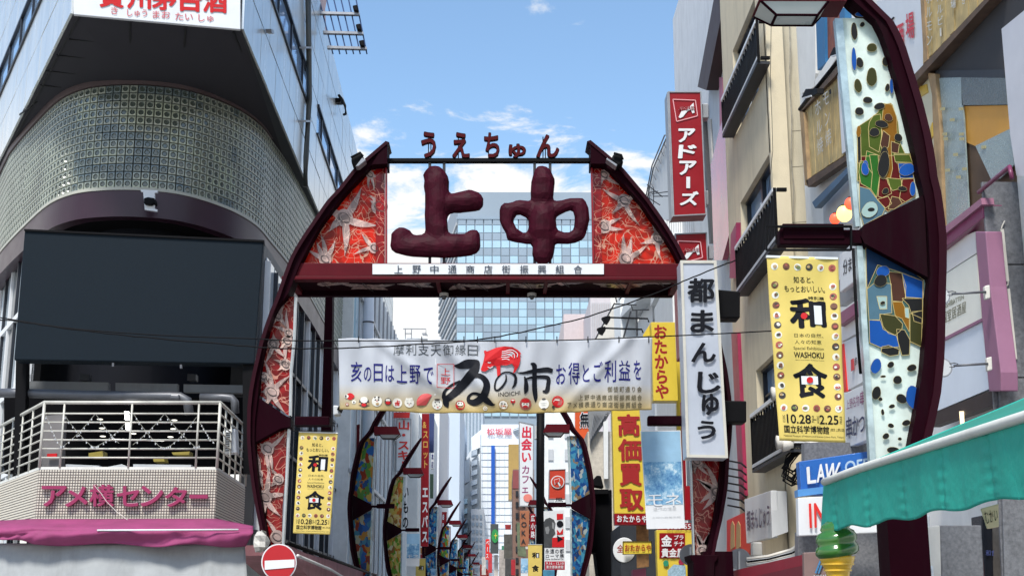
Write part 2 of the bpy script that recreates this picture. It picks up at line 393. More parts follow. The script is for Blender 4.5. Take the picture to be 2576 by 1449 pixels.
BG2 = mat('glass_block_greener', (.37, .41, .31), .2, 0, var=.4, scale=.9, spec=1.0)
BG3 = mat('glass_block_darker', (.14, .18, .18), .2, 0, var=.4, scale=.9, spec=1.0)
BHOLE = mat('block_hollow', (.075, .095, .08), .08, var=.5, scale=.9, spec=1.0)
bmes = []
for m_ in (BG, BG2, BG3):
    q = bme.copy(); q.materials.append(m_); q.materials.append(BHOLE); bmes.append(q)
stuff = MB(); singles = []
s = .1
while s < arc[-1]-.2 and onarc(s)[1] < 999:
    x, y, nx, ny, an = onarc(s, .004)
    if s > scur-12:
        zt = ZS-.17; zb_ = kbot(y); n = int(round((zt-zb_)/BW)); h = (zt-zb_)/n
        for j in range(n):
            M = Matrix.Translation((x, y, zb_+(j+.5)*h)) @ Matrix.Rotation(an, 4, 'Z')
            d = abs(x+7.35)
            if -9.0 < x < -5.75 and y < 28 and y > 26 and len(singles) < 300 and abs(x+7.3) < 1.56: singles.append((M, (x, j)))
            elif y < 44: stuff.add([M @ Vector(p) for p in bv], bf)
    s += BW
for M, (x, j) in singles:
    c = noise.noise(Vector((x*1.3, j*.28, 3)))+random.uniform(-.12, .12)
    copies('glass_block', bmes[1 if c > .12 else 2 if c < -.22 else 0], [M], lb)
o = raw('glass_blocks', stuff, BG, lb); o['kind'] = 'stuff'; o.data.materials.append(BHOLE)
o.data.polygons.foreach_set('material_index', ([0]*24+[1]*13)*(len(stuff.f)//37))
# ceiling below the bay and dark body behind the screen
body = [onarc(s_, -.22)[:2] for s_ in [scur-14+i*.5 for i in range(int((arc[-1]-scur+14)/.5))]]
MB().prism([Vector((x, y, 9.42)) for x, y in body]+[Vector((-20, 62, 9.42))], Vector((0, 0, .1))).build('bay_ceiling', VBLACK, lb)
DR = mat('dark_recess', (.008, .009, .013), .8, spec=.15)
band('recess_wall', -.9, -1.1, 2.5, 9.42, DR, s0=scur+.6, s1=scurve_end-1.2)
# street side lower walls: glazing with mullions
PR = PX(-5.12)
def lowglass(pl, u0, u1, name='glazing'):
    pass
MB().box(-5.5, -5.2, 28.5, 60, 2.9, 9.45).build('side_wall', mat('side_dark', (.02, .022, .028), .5), lb)
for k, y0 in enumerate([28.8+i*1.05 for i in range(29)]):
    if k in (4, 5, 9): mm = GDARK
    else: mm = GPALE
    for z0, z1 in ((3.3, 5.2), (5.28, 7.2), (7.28, 9.2)):
        zz1 = min(z1, 9.3-.035*(y0-26.5)*1.0)
        MB().box(-5.2, -5.17, y0+.05, y0+.98, z0, zz1).build('pane', mm, lb)
    MB().box(-5.2, -5.08, y0-.04, y0+.03, 3.0, 9.1).build('mullion', FRAME if k % 3 else WHITE, lb)
for z in (3.2, 5.22, 7.22): MB().box(-5.2, -5.1, 28.6, 59, z, z+.08).build('transom', FRAME, lb)
# left street side of the bay below the fascia
dL = Vector((-.4706, .8824, 0)); oL = Vector((-9.6, 27.3, 0))
for k in range(14):
    a = oL+dL*(k*.9)+Vector((0, 0, 2.9)); nn = Vector((-.88, -.47, 0))
    MB().prism([a, a+dL*.84, a+dL*.84+Vector((0, 0, 6.45)), a+Vector((0, 0, 6.45))], nn*-.05).build('pane', GPALE if k % 3 else GDARK, lb)
    MB().prism([a+nn*.06, a+nn*.06+dL*.09, a+nn*.06+dL*.09+Vector((0, 0, 6.45)), a+nn*.06+Vector((0, 0, 6.45))], nn*-.1).build('mullion', FRAME if k % 2 else WHITE, lb)
for z in (4.4, 6.2, 7.9):
    a = oL+Vector((0, 0, z)); MB().prism([a+nn*.07, a+nn*.07+dL*12.6, a+nn*.07+dL*12.6+Vector((0, 0, .12)), a+nn*.07+Vector((0, 0, .12))], nn*-.1).build('transom', WHITE, lb)
# drain pipe on the right facade
rod('drain_pipe', [(775, -10), (777, 130), (778, 250), (770, 395), (768, 470)], PX(-4.86), .07, mat('pipe_grey', (.06, .065, .06), .4), lb, n=10)
for v in (118, 303): slab('pipe_clip', rect(770, v, 784, v+5), PX(-4.78), .16, GREYM, lb)
for p in [(108, 242), (905, 190)]: pass
slab('wall_lamp', W1((98, 235), (118, 240), (122, 275), (104, 268)), PX(-4.8), .12, GREYM, lb)
rod('roof_lamp', W1((640, 765), (668, 800), (690, 850), (695, 915), (680, 918)), PX(-4.75), .04, BLACK, lb)
slab('roof_lamp_head', W1((650, 785), (690, 825), (668, 842), (650, 820)), PX(-4.8), .2, BLACK, lb)
# the wide sign on the chamfer
PFR = PV(A0[:2], B0[:2])
PF = PL(PFR.p-PFR.n*.08, PFR.n)
fs_ = T('rooftop_sign', 'white sign with red brushed kanji on the chamfered top corner, cut by the frame', 'sign', (-6.5, 23.6, ZS))
slab('panel', [(185, 37), (605, 75), (605, -70), (185, -108)], PF, .08, SIGNW, fs_, bev=.01)
PF2 = PL(PF.p-PF.n*.01, PF.n)
for ch, cx in zip('貴州茅台酒', (281, 349, 413, 478, 541)):
    htext(ch, [(cx-31, -44+(cx-281)*.06), (cx+31, -40+(cx-281)*.06), (cx+31, 22+(cx-281)*.05), (cx-31, 19+(cx-281)*.05)], PF2, INKR, fs_, off=.05)
for s_, cx, wd, vv in [('き', 288, 17, 27), ('しゅう', 345, 50, 33), ('まお', 406, 44, 37), ('たい', 463, 44, 42), ('しゅ', 518, 38, 46)]:
    htext(s_, [(cx-wd/2, vv-9), (cx+wd/2, vv-8), (cx+wd/2, vv+10), (cx-wd/2, vv+9)], PF2, mat('ruby_red', (.50, .10, .12), .5, var=0), fs_, off=.015)
# white bracket light on the fascia
t = T('bracket_light', 'small white bracket with black floodlight on the plum band over the screen', 'floodlight', PY(26).at(372, 505))
slab('bracket', Z1((875, 1180), (980, 1185), (978, 1200), (962, 1200), (960, 1300), (978, 1303), (975, 1316), (900, 1305), (890, 1195), (876, 1192)), PY(26.0), .06, SIGNW, t)
slab('lamp_housing', Z1((893, 1232), (920, 1225), (960, 1232), (962, 1262), (935, 1275), (895, 1268)), PY(25.9), .25, BLACK, t, bev=.02)
# ---------------------------------------------------------------- LED screen
scr = T('outdoor_screen', 'large dark switched-off video screen above the tiled balcony', 'screen', (-6.6, 24.3, 6))
PLED = PV((-8.8, 24.0), (-4.4, 24.55))
slab('screen_panel', [(62, 580), (663, 608), (640, 915), (35, 905)], PLED, .4, mat('screen_face', (.0055, .012, .019), .65, var=.35, scale=45, bump=.25, bscale=300, spec=.15), scr, bev=.02)
slab('housing_edge', [(60, 576), (665, 604), (664, 609), (61, 581)], PL(PLED.p-PLED.n*.03, PLED.n), .3, BLACK, scr)
for q in ([(40, 905), (66, 905), (60, 1190), (34, 1190)],): slab('leg', q, PY(24.5), .2, BLACK, scr)
slab('leg', [(610, 915), (640, 915), (640, 1190), (612, 1190)], PY(24.6), .2, BLACK, scr)
mb = MB()
for a in ((790, 1100), (1265, 1112)):
    u, v = Z2(a); slab('bolt', rect(u-2.5, v-4, u+2.5, v+5), PY(24.2), .06, STEEL, scr)
# beam and pipes under the screen
t = T('steel_beam', 'long grey beam running under the video screen', 'beam', PY(25).at(340, 970))
for q in (((145, 1215), (757, 1225), (757, 1292), (148, 1272)), ((808, 1228), (1242, 1236), (1240, 1292), (808, 1290)), ((1284, 1238), (1742, 1246), (1740, 1300), (1284, 1292))):
    slab('beam_plate', Z2(*q), PY(25.0), .15, mat('beam_grey', (.13, .14, .15), .6, dirt=.5), t)
for a, b in ((555, 620), (1310, 1370)): slab('box', Z2((a, 1165), (b, 1168), (b, 1212), (a, 1210)), PY(25.1), .2, DARKG, t)
t = T('duct_pipe', 'silver insulated pipe bending down behind the balcony rail', 'pipe', PY(24.7).at(200, 990))
rod('pipe', Z2((0, 1300), (120, 1300), (600, 1315), (1180, 1322), (1260, 1325), (1310, 1350), (1325, 1449)), PY(24.7), .085, STEEL, t, n=12)
slab('joint', Z2((1185, 1305), (1255, 1308), (1255, 1345), (1185, 1342)), PY(24.58), .2, STEEL, t, bev=.03)
t = T('duct_pipe', 'short grey pipe elbow at the right end behind the balcony rail', 'pipe', PY(24.8).at(590, 1020))
rod('pipe', Z2((1400, 1328), (1560, 1330), (1620, 1335), (1642, 1360), (1645, 1440)), PY(24.8), .075, STEEL, t, n=12)
# ---------------------------------------------------------------- balcony
bal = T('balcony', 'tiled balcony with cream pipe railing over the magenta awning', 'balcony', (-6.3, 23, 3.1))
xa, xb = -7.82, -4.82
plan_b = [(-10.6, 27.6), (xa, 23.0), (xb, 23.0), (-4.97+.0, 26.4)]
TILEW = mat('tile_cream', (.60, .56, .48), .35, var=.12, scale=6); MORT = mat('tile_mortar', (.09, .08, .08), .8)
zt_, zb2 = 3.95, 3.10
PARA = []
inner = [(-10.4, 27.8), (xa+.1, 23.3), (xb-.12, 23.3), (-5.1, 26.4)]
for i in range(3):
    a, b = plan_b[i], plan_b[i+1]; c, d = inner[i+1], inner[i]
    PARA.append(MB().prism([Vector((*p, zb2)) for p in (a, b, c, d)], Vector((0, 0, zt_-zb2))).build('parapet', MORT, bal))
    m2 = MB().prism([Vector((*p, zt_)) for p in (a, b, c, d)], Vector((0, 0, .045))); m2.build('coping', mat('coping_white', (.66, .66, .62), .6, dirt=.3), bal)
TP = .0447
tme = None
def tilemesh(w_, h_, d_=.008):
    me = bpy.data.meshes.new('tile'); b = MB(); b.add([(-w_/2, 0, -h_/2), (w_/2, 0, -h_/2), (w_/2, 0, h_/2), (-w_/2, 0, h_/2), (-w_/2+.003, -d_, -h_/2+.003), (w_/2-.003, -d_, -h_/2+.003), (w_/2-.003, -d_, h_/2-.003), (-w_/2+.003, -d_, h_/2-.003)],
        [(4, 5, 6, 7), (0, 1, 5, 4), (1, 2, 6, 5), (2, 3, 7, 6), (3, 0, 4, 7)]); me.from_pydata(b.v, [], b.f); me.materials.append(TILEW); return me, b
tme, tb = tilemesh(TP-.011, TP-.011)
st = MB(); cnt = 0
for i in range(3):
    a = Vector((*plan_b[i], 0)); b = Vector((*plan_b[i+1], 0)); d = b-a; n = int(d.length/TP); an = math.atan2(d.y, d.x)
    for c in range(n):
        for r in range(18):
            M = Matrix.Translation(a+d*((c+.5)/n)+Vector((0, 0, zb2+(r+.8)*(zt_-zb2)/18.3))) @ Matrix.Rotation(an, 4, 'Z')
            if i == 1 and (c < 8 or c >= n-9) : copies('tile', tme, [M], PARA[1])
            else: st.add([M @ Vector(p) for p in tb.v], tb.f)
o = raw('tiles', st, TILEW, bal); o['kind'] = 'stuff'
RAIL = mat('rail_cream', (.50, .49, .44), .4, .1, var=.3, dirt=.45)
zr = [5.09, 4.90, 4.75, 4.60, 4.45, 4.30, 4.15]
for k, z in enumerate(zr):
    MB().tube([Vector((*p, z)) for p in plan_b], .033 if k == 0 else .016, 8).build('rail', RAIL, bal, smooth=True)
def along(i, t): a, b = plan_b[i], plan_b[i+1]; return (a[0]+(b[0]-a[0])*t, a[1]+(b[1]-a[1])*t)
for i, ts in ((1, (0.0, .115, .5, .88, 1)), (0, (.1, .25, .4, .55, .7, .85)), (2, (.2, .4, .6, .8, 1))):
    for t_ in ts:
        x, y = along(i, t_); MB().tube([(x, y, 3.98), (x, y, 5.09)], .026 if t_ in (0., 1) else .018, 8).build('post', RAIL, bal, smooth=True)
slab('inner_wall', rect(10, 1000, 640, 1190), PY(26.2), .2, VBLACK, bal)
for q in (((475, 640), (715, 650), (715, 688), (475, 684)), ((720, 670), (880, 640), (905, 655), (905, 690), (725, 688)), ((962, 640), (1380, 645), (1380, 690), (962, 690))):
    slab('storage_box', Z3(*q), PY(23.6), .5, SIGNW, bal)
slab('wall_panel', Z3((300, 290), (460, 280), (440, 690), (300, 690)), PY(24.6), .2, mat('panel_grey', (.16, .15, .15), .6), bal)
slab('notice', Z3((340, 565), (410, 562), (410, 590), (338, 592)), PY(24.5), .04, INKR, bal)
slab('ac_unit', Z3((1610, 400), (1700, 380), (1710, 560), (1618, 560)), PY(24.4), .3, SIGNW, bal, bev=.02)
mb = MB()
for j in range(9): strip(mb, Z3((1618, 415+j*16)), Z3((1660, 412+j*16)), PY(24.38), 1.6, .03)
mb.build('ac_grille', BLACK, bal)
# ceiling strip lights and yellow goods seen inside
LIT = mat('strip_light', (.9, .9, .9), .5, var=0, emit=(1, .98, .92, 1.6))
for q in (((898, 258), (925, 258), (927, 318), (902, 318)), ((904, 335), (926, 335), (932, 388), (908, 388))): 
    tag(slab('strip_light', Z3(*q), PY(24.8), .08, LIT), 'white lamp tube hanging behind the railing, ' + ('upper of two' if q[0][1] == 258 else 'lower of two'), 'lamp', 'lamp tubes behind the railing')
for q, lb_ in ((((808, 458), (1178, 462), (1178, 470), (808, 466)), 'long thin ceiling lamp seen deep inside the balcony room'),): tag(slab('strip_light', Z3(*q), PY(25.5), .08, LIT), lb_, 'lamp')
LN = ['upper left of the white tube', 'upper right of the white tube', 'second row left', 'second row right', 'third row left', 'third row right', 'middle, right of the white tube', 'far left by the grey panel']
for i, (x, y) in enumerate([(720, 315), (1258, 322), (735, 380), (1250, 385), (740, 438), (1230, 443), (960, 418), (410, 300)]):
    tag(slab('ceiling_lamp', ell(Z3((x, y)), 7, 1.6, 12), PY(25.6), .05, mat('dim_lamp', (.8, .8, .7), .5, var=0, emit=(1, .95, .8, .45))), 'small round ceiling lamp behind the balcony railing, '+LN[i], 'lamp', 'round lamps in the balcony room')
YG = mat('yellow_goods', (.22, .17, .02), .6, emit=None)
for q, n_ in ((((640, 560), (740, 545), (745, 590), (640, 590)), 'pale yellow goods behind the left railing post'), (((1105, 590), (1180, 585), (1190, 620), (1110, 622)), 'yellow goods right of the middle railing post'), (((1240, 555), (1370, 548), (1365, 572), (1250, 572)), 'yellow cloth draped over a box at the balcony right end')):
    tag(slab('yellow_goods', Z3(*q), PY(24.2), .3, YG), n_, 'goods')
# string lights
sl_ = MB(); bulbs = MB(); PRL = PY(22.93)
zz = [(318, 255), (440, 500), (690, 275), (870, 500), (960, 270)]
def zig(pts):
    for a, b in zip(pts, pts[1:]):
        n = 8; pp = []
        for i in range(n+1):
            t_ = i/n; p = lerp(a, b, t_); pp.append(Z3((p[0], p[1]+14*math.sin(math.pi*t_))))
        sl_.tube([PRL.at(*p) for p in pp], .0035, 4)
        for p in pp[1:-1]:
            q = PRL.at(p[0]+random.uniform(-2, 2), p[1]+3); bulbs.box(q.x-.008, q.x+.008, q.y-.008, q.y+.008, q.z-.014, q.z+.014)
zig([(325, 265), (430, 500), (470, 500), (690, 275), (860, 490)]); zig([(450, 265), (650, 500), (720, 500), (900, 350)])
zig([(960, 270), (1150, 510), (1240, 500), (1420, 300)]); zig([(960, 500), (1190, 275), (1400, 505), (1440, 500)]); zig([(1440, 330), (1550, 490)])
t = T('string_lights', 'zigzag strings of small clear bulbs hung on the balcony railing', 'string lights', PRL.at(340, 1060))
raw('wire', sl_, mat('wire_grey', (.35, .35, .30), .5), t); raw('bulb', bulbs, LGREY, t)
# channel letters
PLT = PY(22.9)
t = T('building_lettering', 'magenta raised katakana letters on the cream mosaic tiles', 'lettering', PLT.at(315, 1280))
MAG = mat('letter_magenta', (.27, .018, .085), .4, var=.1); PINKE = mat('letter_edge', (.50, .36, .40), .5)
for ch, (x0, y0, x1, y1) in zip('アメ横センター', [(300, 795, 480, 945), (470, 800, 632, 948), (645, 787, 822, 945), (842, 798, 1005, 945), (1015, 795, 1178, 945), (1190, 803, 1350, 948), (1368, 858, 1500, 888)]):
    q = [Z3((x0, y0)), Z3((x1, y0)), Z3((x1, y1)), Z3((x0, y1))]
    mb = MB(); addglyph(mb, ch, q, PLT, .0, .035, depth=.07); raw('letter', mb, MAG, t)
    mb = MB(); addglyph(mb, ch, q, PY(22.93), .0, .055, depth=.02); raw('letter_outline', mb, PINKE, t)
# ---------------------------------------------------------------- magenta awning and white shade sheet
MAGC = mat('awning_magenta', (.34, .055, .17), .75, dirt=.35, var=.25, scale=2, bump=.6, bscale=6, transl=.2)
aw = T('awning', 'magenta fabric awning under the tiled balcony', 'awning', (-6.5, 22.3, 2.6))
def wav(u, k=1.0): return .02*math.sin(u*.05*k)+.012*math.sin(u*.13*k+1)
rows = [([(-40, 1312), (76, 1306), (543, 1304.6), (637, 1323.7)], 22.93), ([(-40, 1329), (118, 1329), (400, 1330), (636, 1331)], 22.1), ([(-40, 1340), (118, 1341), (400, 1342), (637, 1341)], 22.05), ([(-40, 1347), (84, 1366), (400, 1372), (616, 1371)], 22.15)]
def awf(s, t_):
    r = min(int(t_*3), 2); f = t_*3-r
    def pr(row, s):
        pts, Y = row; x = s*(len(pts)-1); i = min(int(x), len(pts)-2); p = lerp(pts[i], pts[i+1], x-i); return PY(Y).at(*p)
    a, b = pr(rows[r], s), pr(rows[r+1], s); p = a+(b-a)*f
    p.y += wav(s*640)*(1 if t_ > .3 else .3)+.11*math.sin(s*11+t_*9)*max(0, t_-.35); p.z += .025*math.sin(s*23+2)*t_
    return p
grid('canopy', awf, 80, 18, MAGC, aw, th=.01)
rod('front_bar', Z3((702, 1117), (1722, 1112)), PY(22.0), .014, WHITE, aw)
CLOTH = mat('shade_cloth', (.33, .35, .36), .85, var=.22, scale=1.6, dirt=.35, bump=.2, bscale=5)
def shf(s, t_):
    u = -60+s*((616+t_*18)+60); v = 1366+t_*130
    p = PY(22.4).at(u, v); p.y += .03*math.sin(u*.016+1)+.012*math.sin(u*.05+v*.02)-.25*t_; return p
tag(grid('shade_sheet', shf, 70, 14, CLOTH, None, th=.01), 'pale grey cloth sheet hanging below the magenta awning', 'cloth')
rod_ = T('loose_cable', 'thin pale cable hanging over the magenta letters', 'cable', PY(22.8).at(290, 1250))
rod('cable', Z3((680, 790), (730, 850), (770, 910), (840, 980), (925, 1045)), PY(22.8), .006, OFFW, rod_, n=4)
# ================================================================ GATE over the street
FIN = mat('fin_maroon', (.022, .0015, .006), .5, var=.2, spec=.1)
gate = T('street_gate', 'maroon arched street gate with red glass flower panels and two sculpted kanji', 'gate', (-.1, 21, 0))
G0 = PY(21.0)
def glassmat(name, base, line, glow=.5):
    m = bpy.data.materials.new(name); m.use_nodes = True; t = m.node_tree; p = t.nodes['Principled BSDF']; p.inputs['Roughness'].default_value = .12
    tc = t.nodes.new('ShaderNodeTexCoord'); n1 = t.nodes.new('ShaderNodeTexNoise'); n1.inputs['Scale'].default_value = 2.1; n1.inputs['Detail'].default_value = 1.5; n1.inputs['Distortion'].default_value = 2.2
    t.links.new(tc.outputs['Object'], n1.inputs['Vector'])
    fac = None
    for off, sc in ((.43, 2.1), (.52, 3.1), (.60, 2.6)):
        nn = t.nodes.new('ShaderNodeTexNoise'); nn.inputs['Scale'].default_value = sc; nn.inputs['Detail'].default_value = .8; nn.inputs['Distortion'].default_value = 1.6
        mp = t.nodes.new('ShaderNodeMapping'); mp.inputs['Location'].default_value = (off*31, 0, off*17); t.links.new(tc.outputs['Object'], mp.inputs[0]); t.links.new(mp.outputs[0], nn.inputs['Vector'])
        a = t.nodes.new('ShaderNodeMath'); a.operation = 'SUBTRACT'; t.links.new(nn.outputs[0], a.inputs[0]); a.inputs[1].default_value = .5
        b = t.nodes.new('ShaderNodeMath'); b.operation = 'ABSOLUTE'; t.links.new(a.outputs[0], b.inputs[0])
        c = t.nodes.new('ShaderNodeMath'); c.operation = 'LESS_THAN'; t.links.new(b.outputs[0], c.inputs[0]); c.inputs[1].default_value = .008
        if fac is None: fac = c.outputs[0]
        else:
            d = t.nodes.new('ShaderNodeMath'); d.operation = 'MAXIMUM'; t.links.new(fac, d.inputs[0]); t.links.new(c.outputs[0], d.inputs[1]); fac = d.outputs[0]
    r = t.nodes.new('ShaderNodeValToRGB'); e = r.color_ramp.elements; e[0].position = .35; e[0].color = (*[x*.45 for x in base], 1); e[1].position = .62; e[1].color = (*base, 1)
    t.links.new(n1.outputs[0], r.inputs[0])
    mx = t.nodes.new('ShaderNodeMixRGB'); t.links.new(fac, mx.inputs[0]); t.links.new(r.outputs[0], mx.inputs[1]); mx.inputs[2].default_value = (*line, 1)
    t.links.new(mx.outputs[0], p.inputs['Base Color'])
    tr = t.nodes.new('ShaderNodeBsdfTranslucent'); t.links.new(mx.outputs[0], tr.inputs[0]); ms = t.nodes.new('ShaderNodeMixShader'); ms.inputs[0].default_value = glow
    t.links.new(p.outputs[0], ms.inputs[1]); t.links.new(tr.outputs[0], ms.inputs[2]); t.links.new(ms.outputs[0], t.nodes['Material Output'].inputs[0])
    return m
RGL = glassmat('red_art_glass', (.98, .045, .018), (.95, .60, .42), .6)
RGD = glassmat('dark_red_art_glass', (.42, .008, .012), (.80, .38, .28), .4)
PETAL = glassmat('petal_glass', (.70, .52, .48), (.92, .72, .62), .4)
LINE = mat('petal_outline', (.03, .02, .02), .5, var=0)
OUTL = [(970, 355), (921, 397), (889, 425), (851, 474), (820, 507), (792, 548), (760, 595), (735, 636), (722, 667), (706, 712), (694, 748), (680, 780), (667, 816), (653, 859), (643, 902), (633, 945.5), (626, 986), (622, 1026), (621, 1067), (621, 1105), (625, 1159), (633, 1224), (643, 1280), (654, 1335), (664, 1380), (676, 1449), (690, 1500)]
INL = [(972.5, 412.5), (933, 416), (902, 450), (870, 482), (836, 526), (807, 563), (776, 620), (754, 664), (738, 705), (722, 746), (706, 760), (694, 780), (680, 812), (667, 859), (659, 900), (652, 944), (648, 1000), (641, 1060), (640, 1114), (645, 1172), (652, 1237), (661, 1286), (671, 1345), (684, 1400), (700, 1449), (712, 1500)]
def limb(name, outer, inner, y, th, m, parent, bev=.015):
    mb = MB(); pl = PY(y); n = 60
    def res(pts):
        L_ = [0]
        for a, b in zip(pts, pts[1:]): L_.append(L_[-1]+math.dist(a, b))
        o = []
        for i in range(n+1):
            s = L_[-1]*i/n; j = 0
            while j < len(L_)-2 and L_[j+1] < s: j += 1
            o.append(lerp(pts[j], pts[j+1], (s-L_[j])/(L_[j+1]-L_[j])))
        return o
    o, i_ = res(outer), res(inner); k = 0; vs = []; fs = []
    for a, b in zip(o, i_):
        f = [pl.at(*a), pl.at(*b)]; vs += [f[0], f[1], f[1]+pl.n*th, f[0]+pl.n*th]
    for q in range(n):
        for j in range(4): fs.append((q*4+j, q*4+(j+1) % 4, q*4+4+(j+1) % 4, q*4+4+j))
    fs += [(0, 1, 2, 3), (n*4+3, n*4+2, n*4+1, n*4)]
    return obj(name, vs, fs, m, parent)
limb('arch_limb', OUTL, INL, 20.85, .42, DMAROON, gate)
# raised outer fin on the limb
limb('limb_fin', OUTL, [(x+9, y+3) for x, y in OUTL], 20.78, .55, FIN, gate)
OUTR = [(1485.8, 352.8), (1522, 382.7), (1564.5, 419), (1599, 460), (1630.6, 497.5), (1662, 541.6), (1687, 579), (1709, 617), (1727, 653), (1750, 700), (1786, 775), (1812, 850), (1830, 930), (1840, 1000), (1843, 1060), (1840, 1110), (1834.6, 1155), (1831.5, 1222), (1819, 1298), (1804, 1362), (1797, 1400)]
INR = [(1486, 411), (1514, 411), (1536, 428), (1564.5, 460), (1590, 485), (1615, 513), (1640, 551), (1671.5, 595), (1693.5, 629.7), (1709, 661), (1728, 706), (1765, 780), (1790, 850), (1808, 930), (1818, 1000), (1820, 1060), (1819, 1110), (1816, 1155), (1810, 1222), (1796, 1313), (1776, 1400)]
limb('arch_limb', OUTR, INR, 20.85, .42, DMAROON, gate)
limb('limb_fin', OUTR, [(x-9, y+3) for x, y in OUTR], 20.78, .55, FIN, gate)
# glass panels
ul = [(968, 405)]+[(933, 410), (902, 445), (870, 477), (836, 520), (807, 558), (776, 615), (752, 670)]+[(968, 670)]
GP = PY(21.08)
slab('glass_panel', ul, GP, .03, RGL, gate)
slab('glass_panel', [(945, 408), (967, 402), (967, 668), (945, 668)], PY(21.05), .02, RGD, gate)
slab('glass_panel', [(1490.6, 402), (1514, 405), (1536, 422), (1564.5, 454), (1590, 479), (1615, 508), (1640, 545), (1671.5, 590), (1693.5, 624), (1715, 670), (1495, 670)], GP, .03, RGL, gate)
slab('glass_panel', [(1491, 402), (1512, 402), (1513, 668), (1495, 668)], PY(21.05), .02, RGD, gate)
slab('glass_panel', [(706, 750), (742, 746), (737, 850), (729, 932), (727, 1046), (655, 995), (652, 944), (659, 900), (667, 859), (680, 812), (694, 775)], GP, .03, RGD, gate)
slab('glass_panel', [(722, 1078), (717, 1205), (711, 1270), (709, 1361), (707, 1449), (700, 1449), (684, 1400), (671, 1345), (661, 1286), (651, 1230), (644, 1172), (638, 1114)], GP, .03, RGD, gate)
slab('glass_panel', [(1733, 700), (1812, 930), (1820, 1155), (1816, 1222), (1800, 1313), (1782, 1400), (1748, 1400), (1740.5, 1155)], GP, .03, RGD, gate)
CLEAR = mat('edge_glass', (.42, .46, .48), .12, .3, var=.25, scale=4)
for a, b in (((971, 412), (971, 665)), ((743, 746), (739, 850)), ((739, 850), (731, 932)), ((731, 932), (729, 1045)), ((726, 1078), (720, 1205)), ((720, 1205), (711, 1370)), ((1488.5, 412), (1493, 665)), ((1738, 1155), (1746, 1395))):
    mb = MB(); strip(mb, a, b, PY(21.0), 5 if a[0] < 760 else 4, .12); mb.build('edge_strip', CLEAR if a[0] != 971 and a[0] != 1488.5 else DRED, gate)
# triangular brackets
slab('bracket', [(641, 995), (649, 998), (720, 1046), (731, 1050), (731, 1074), (706, 1078), (641, 1114)], PY(20.9), .35, DMAROON, gate, bev=.01)
# crossbeam: box seen from below
zb0 = G0.at(1288, 700).z; zb1 = G0.at(1288, 666).z
X0, X1 = PY(21).at(725, 690).x, PY(21).at(1712, 690).x
MB().box(X0, X1, 20.9, 21.06, zb0, zb1).build('beam_front', MAROON, gate, bev=.012)
MB().box(X0-.08, X1+.08, 20.86, 21.06, zb0-.06, zb0-.003).build('beam_lip', MAROON, gate, bev=.01)
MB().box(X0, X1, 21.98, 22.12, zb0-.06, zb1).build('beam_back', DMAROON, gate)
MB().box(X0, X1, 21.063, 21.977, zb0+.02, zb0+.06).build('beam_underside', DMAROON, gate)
PB = PZ(zb0+.008)
for u in (1100, 1278, 1375, 1590):
    x = G0.at(u, 700).x; MB().box(x-.03, x+.03, 21.062, 21.978, zb0-.03, zb0+.018).build('beam_rib', MAROON, gate)
for x in (X0+.04, X1-.04): MB().box(x-.05, x+.05, 21.062, 21.978, zb0-.05, zb0+.018).build('beam_rib', MAROON, gate)
slab('name_plate', [(937, 664), (1519, 664), (1519, 690), (937, 690)], PY(20.87), .025, SIGNW, gate)
PNP = PY(20.86)
mb = MB()
for ch, x in zip('上野中通商店街振興組合', (185, 330, 472, 616, 758, 902, 1045, 1190, 1332, 1475, 1620)):
    u = 944.2+x*.3146; addglyph(mb, ch, rect(u-10.5, 667.5, u+10.5, 688), PNP, 0, .02, em=False)
raw('lettering', mb, mat('plate_ink', (.02, .035, .06), .5, var=0), gate)
# flowers: five long petals, round heart, dark loops
def petal(c, ang, ln, wd, k=7, bend=.15):
    pts = []
    for i in range(k+1):
        t = i/k; pts.append((t*ln, wd*math.sin(math.pi*t**.75)*(1-.3*t)+bend*ln*t*t))
    for i in range(k-1, 0, -1):
        t = i/k; pts.append((t*ln, -wd*.8*math.sin(math.pi*t**.75)*(1-.3*t)+bend*ln*t*t))
    ca, sa = math.cos(ang), math.sin(ang)
    return [(c[0]+x*ca-y*sa, c[1]+x*sa+y*ca) for x, y in pts]
def loopline(mb, c, rx, ry, rot, pl, w_=1.2, n=22, turn=1.0, lift=0):
    pts = [(c[0]+rx*(1-.25*i/n)*math.cos(2*math.pi*turn*i/n)*math.cos(rot)-ry*(1-.25*i/n)*math.sin(2*math.pi*turn*i/n)*math.sin(rot),
            c[1]+rx*(1-.25*i/n)*math.cos(2*math.pi*turn*i/n)*math.sin(rot)+ry*(1-.25*i/n)*math.sin(2*math.pi*turn*i/n)*math.cos(rot)) for i in range(n+1)]
    for a, b in zip(pts, pts[1:]): strip(mb, a, b, pl, w_, .003, lift)
def flower(c, r, angs, pl, parent, wd=.135, heart=.3, squash=1.0, inside=None):
    mb = MB(); pc = MB()
    for i, (a, l) in enumerate(angs):
        pp = petal(c, math.radians(a), r*l, r*wd, bend=(.26 if i % 2 else -.22))
        pp = [(x, c[1]+(y-c[1])*squash) for x, y in pp]
        if inside: pp = [clampin(p, inside) for p in pp]
        pc.prism([pl.at(*p) for p in pp], pl.n*.008)
    pc.prism([pl.at(*p, .002) for p in ell(c, r*heart, r*heart*squash, 16)], pl.n*.008)
    loopline(mb, c, r*heart*.8, r*heart*.55*squash, .6, pl, 1.1, turn=1.6, lift=.006)
    pc.build('flower_petals', PETAL, parent); mb.build('flower_line', LINE, parent)
def clampin(p, f):
    lo, hi = f(p[1]); return (min(max(p[0], lo), hi), p[1])
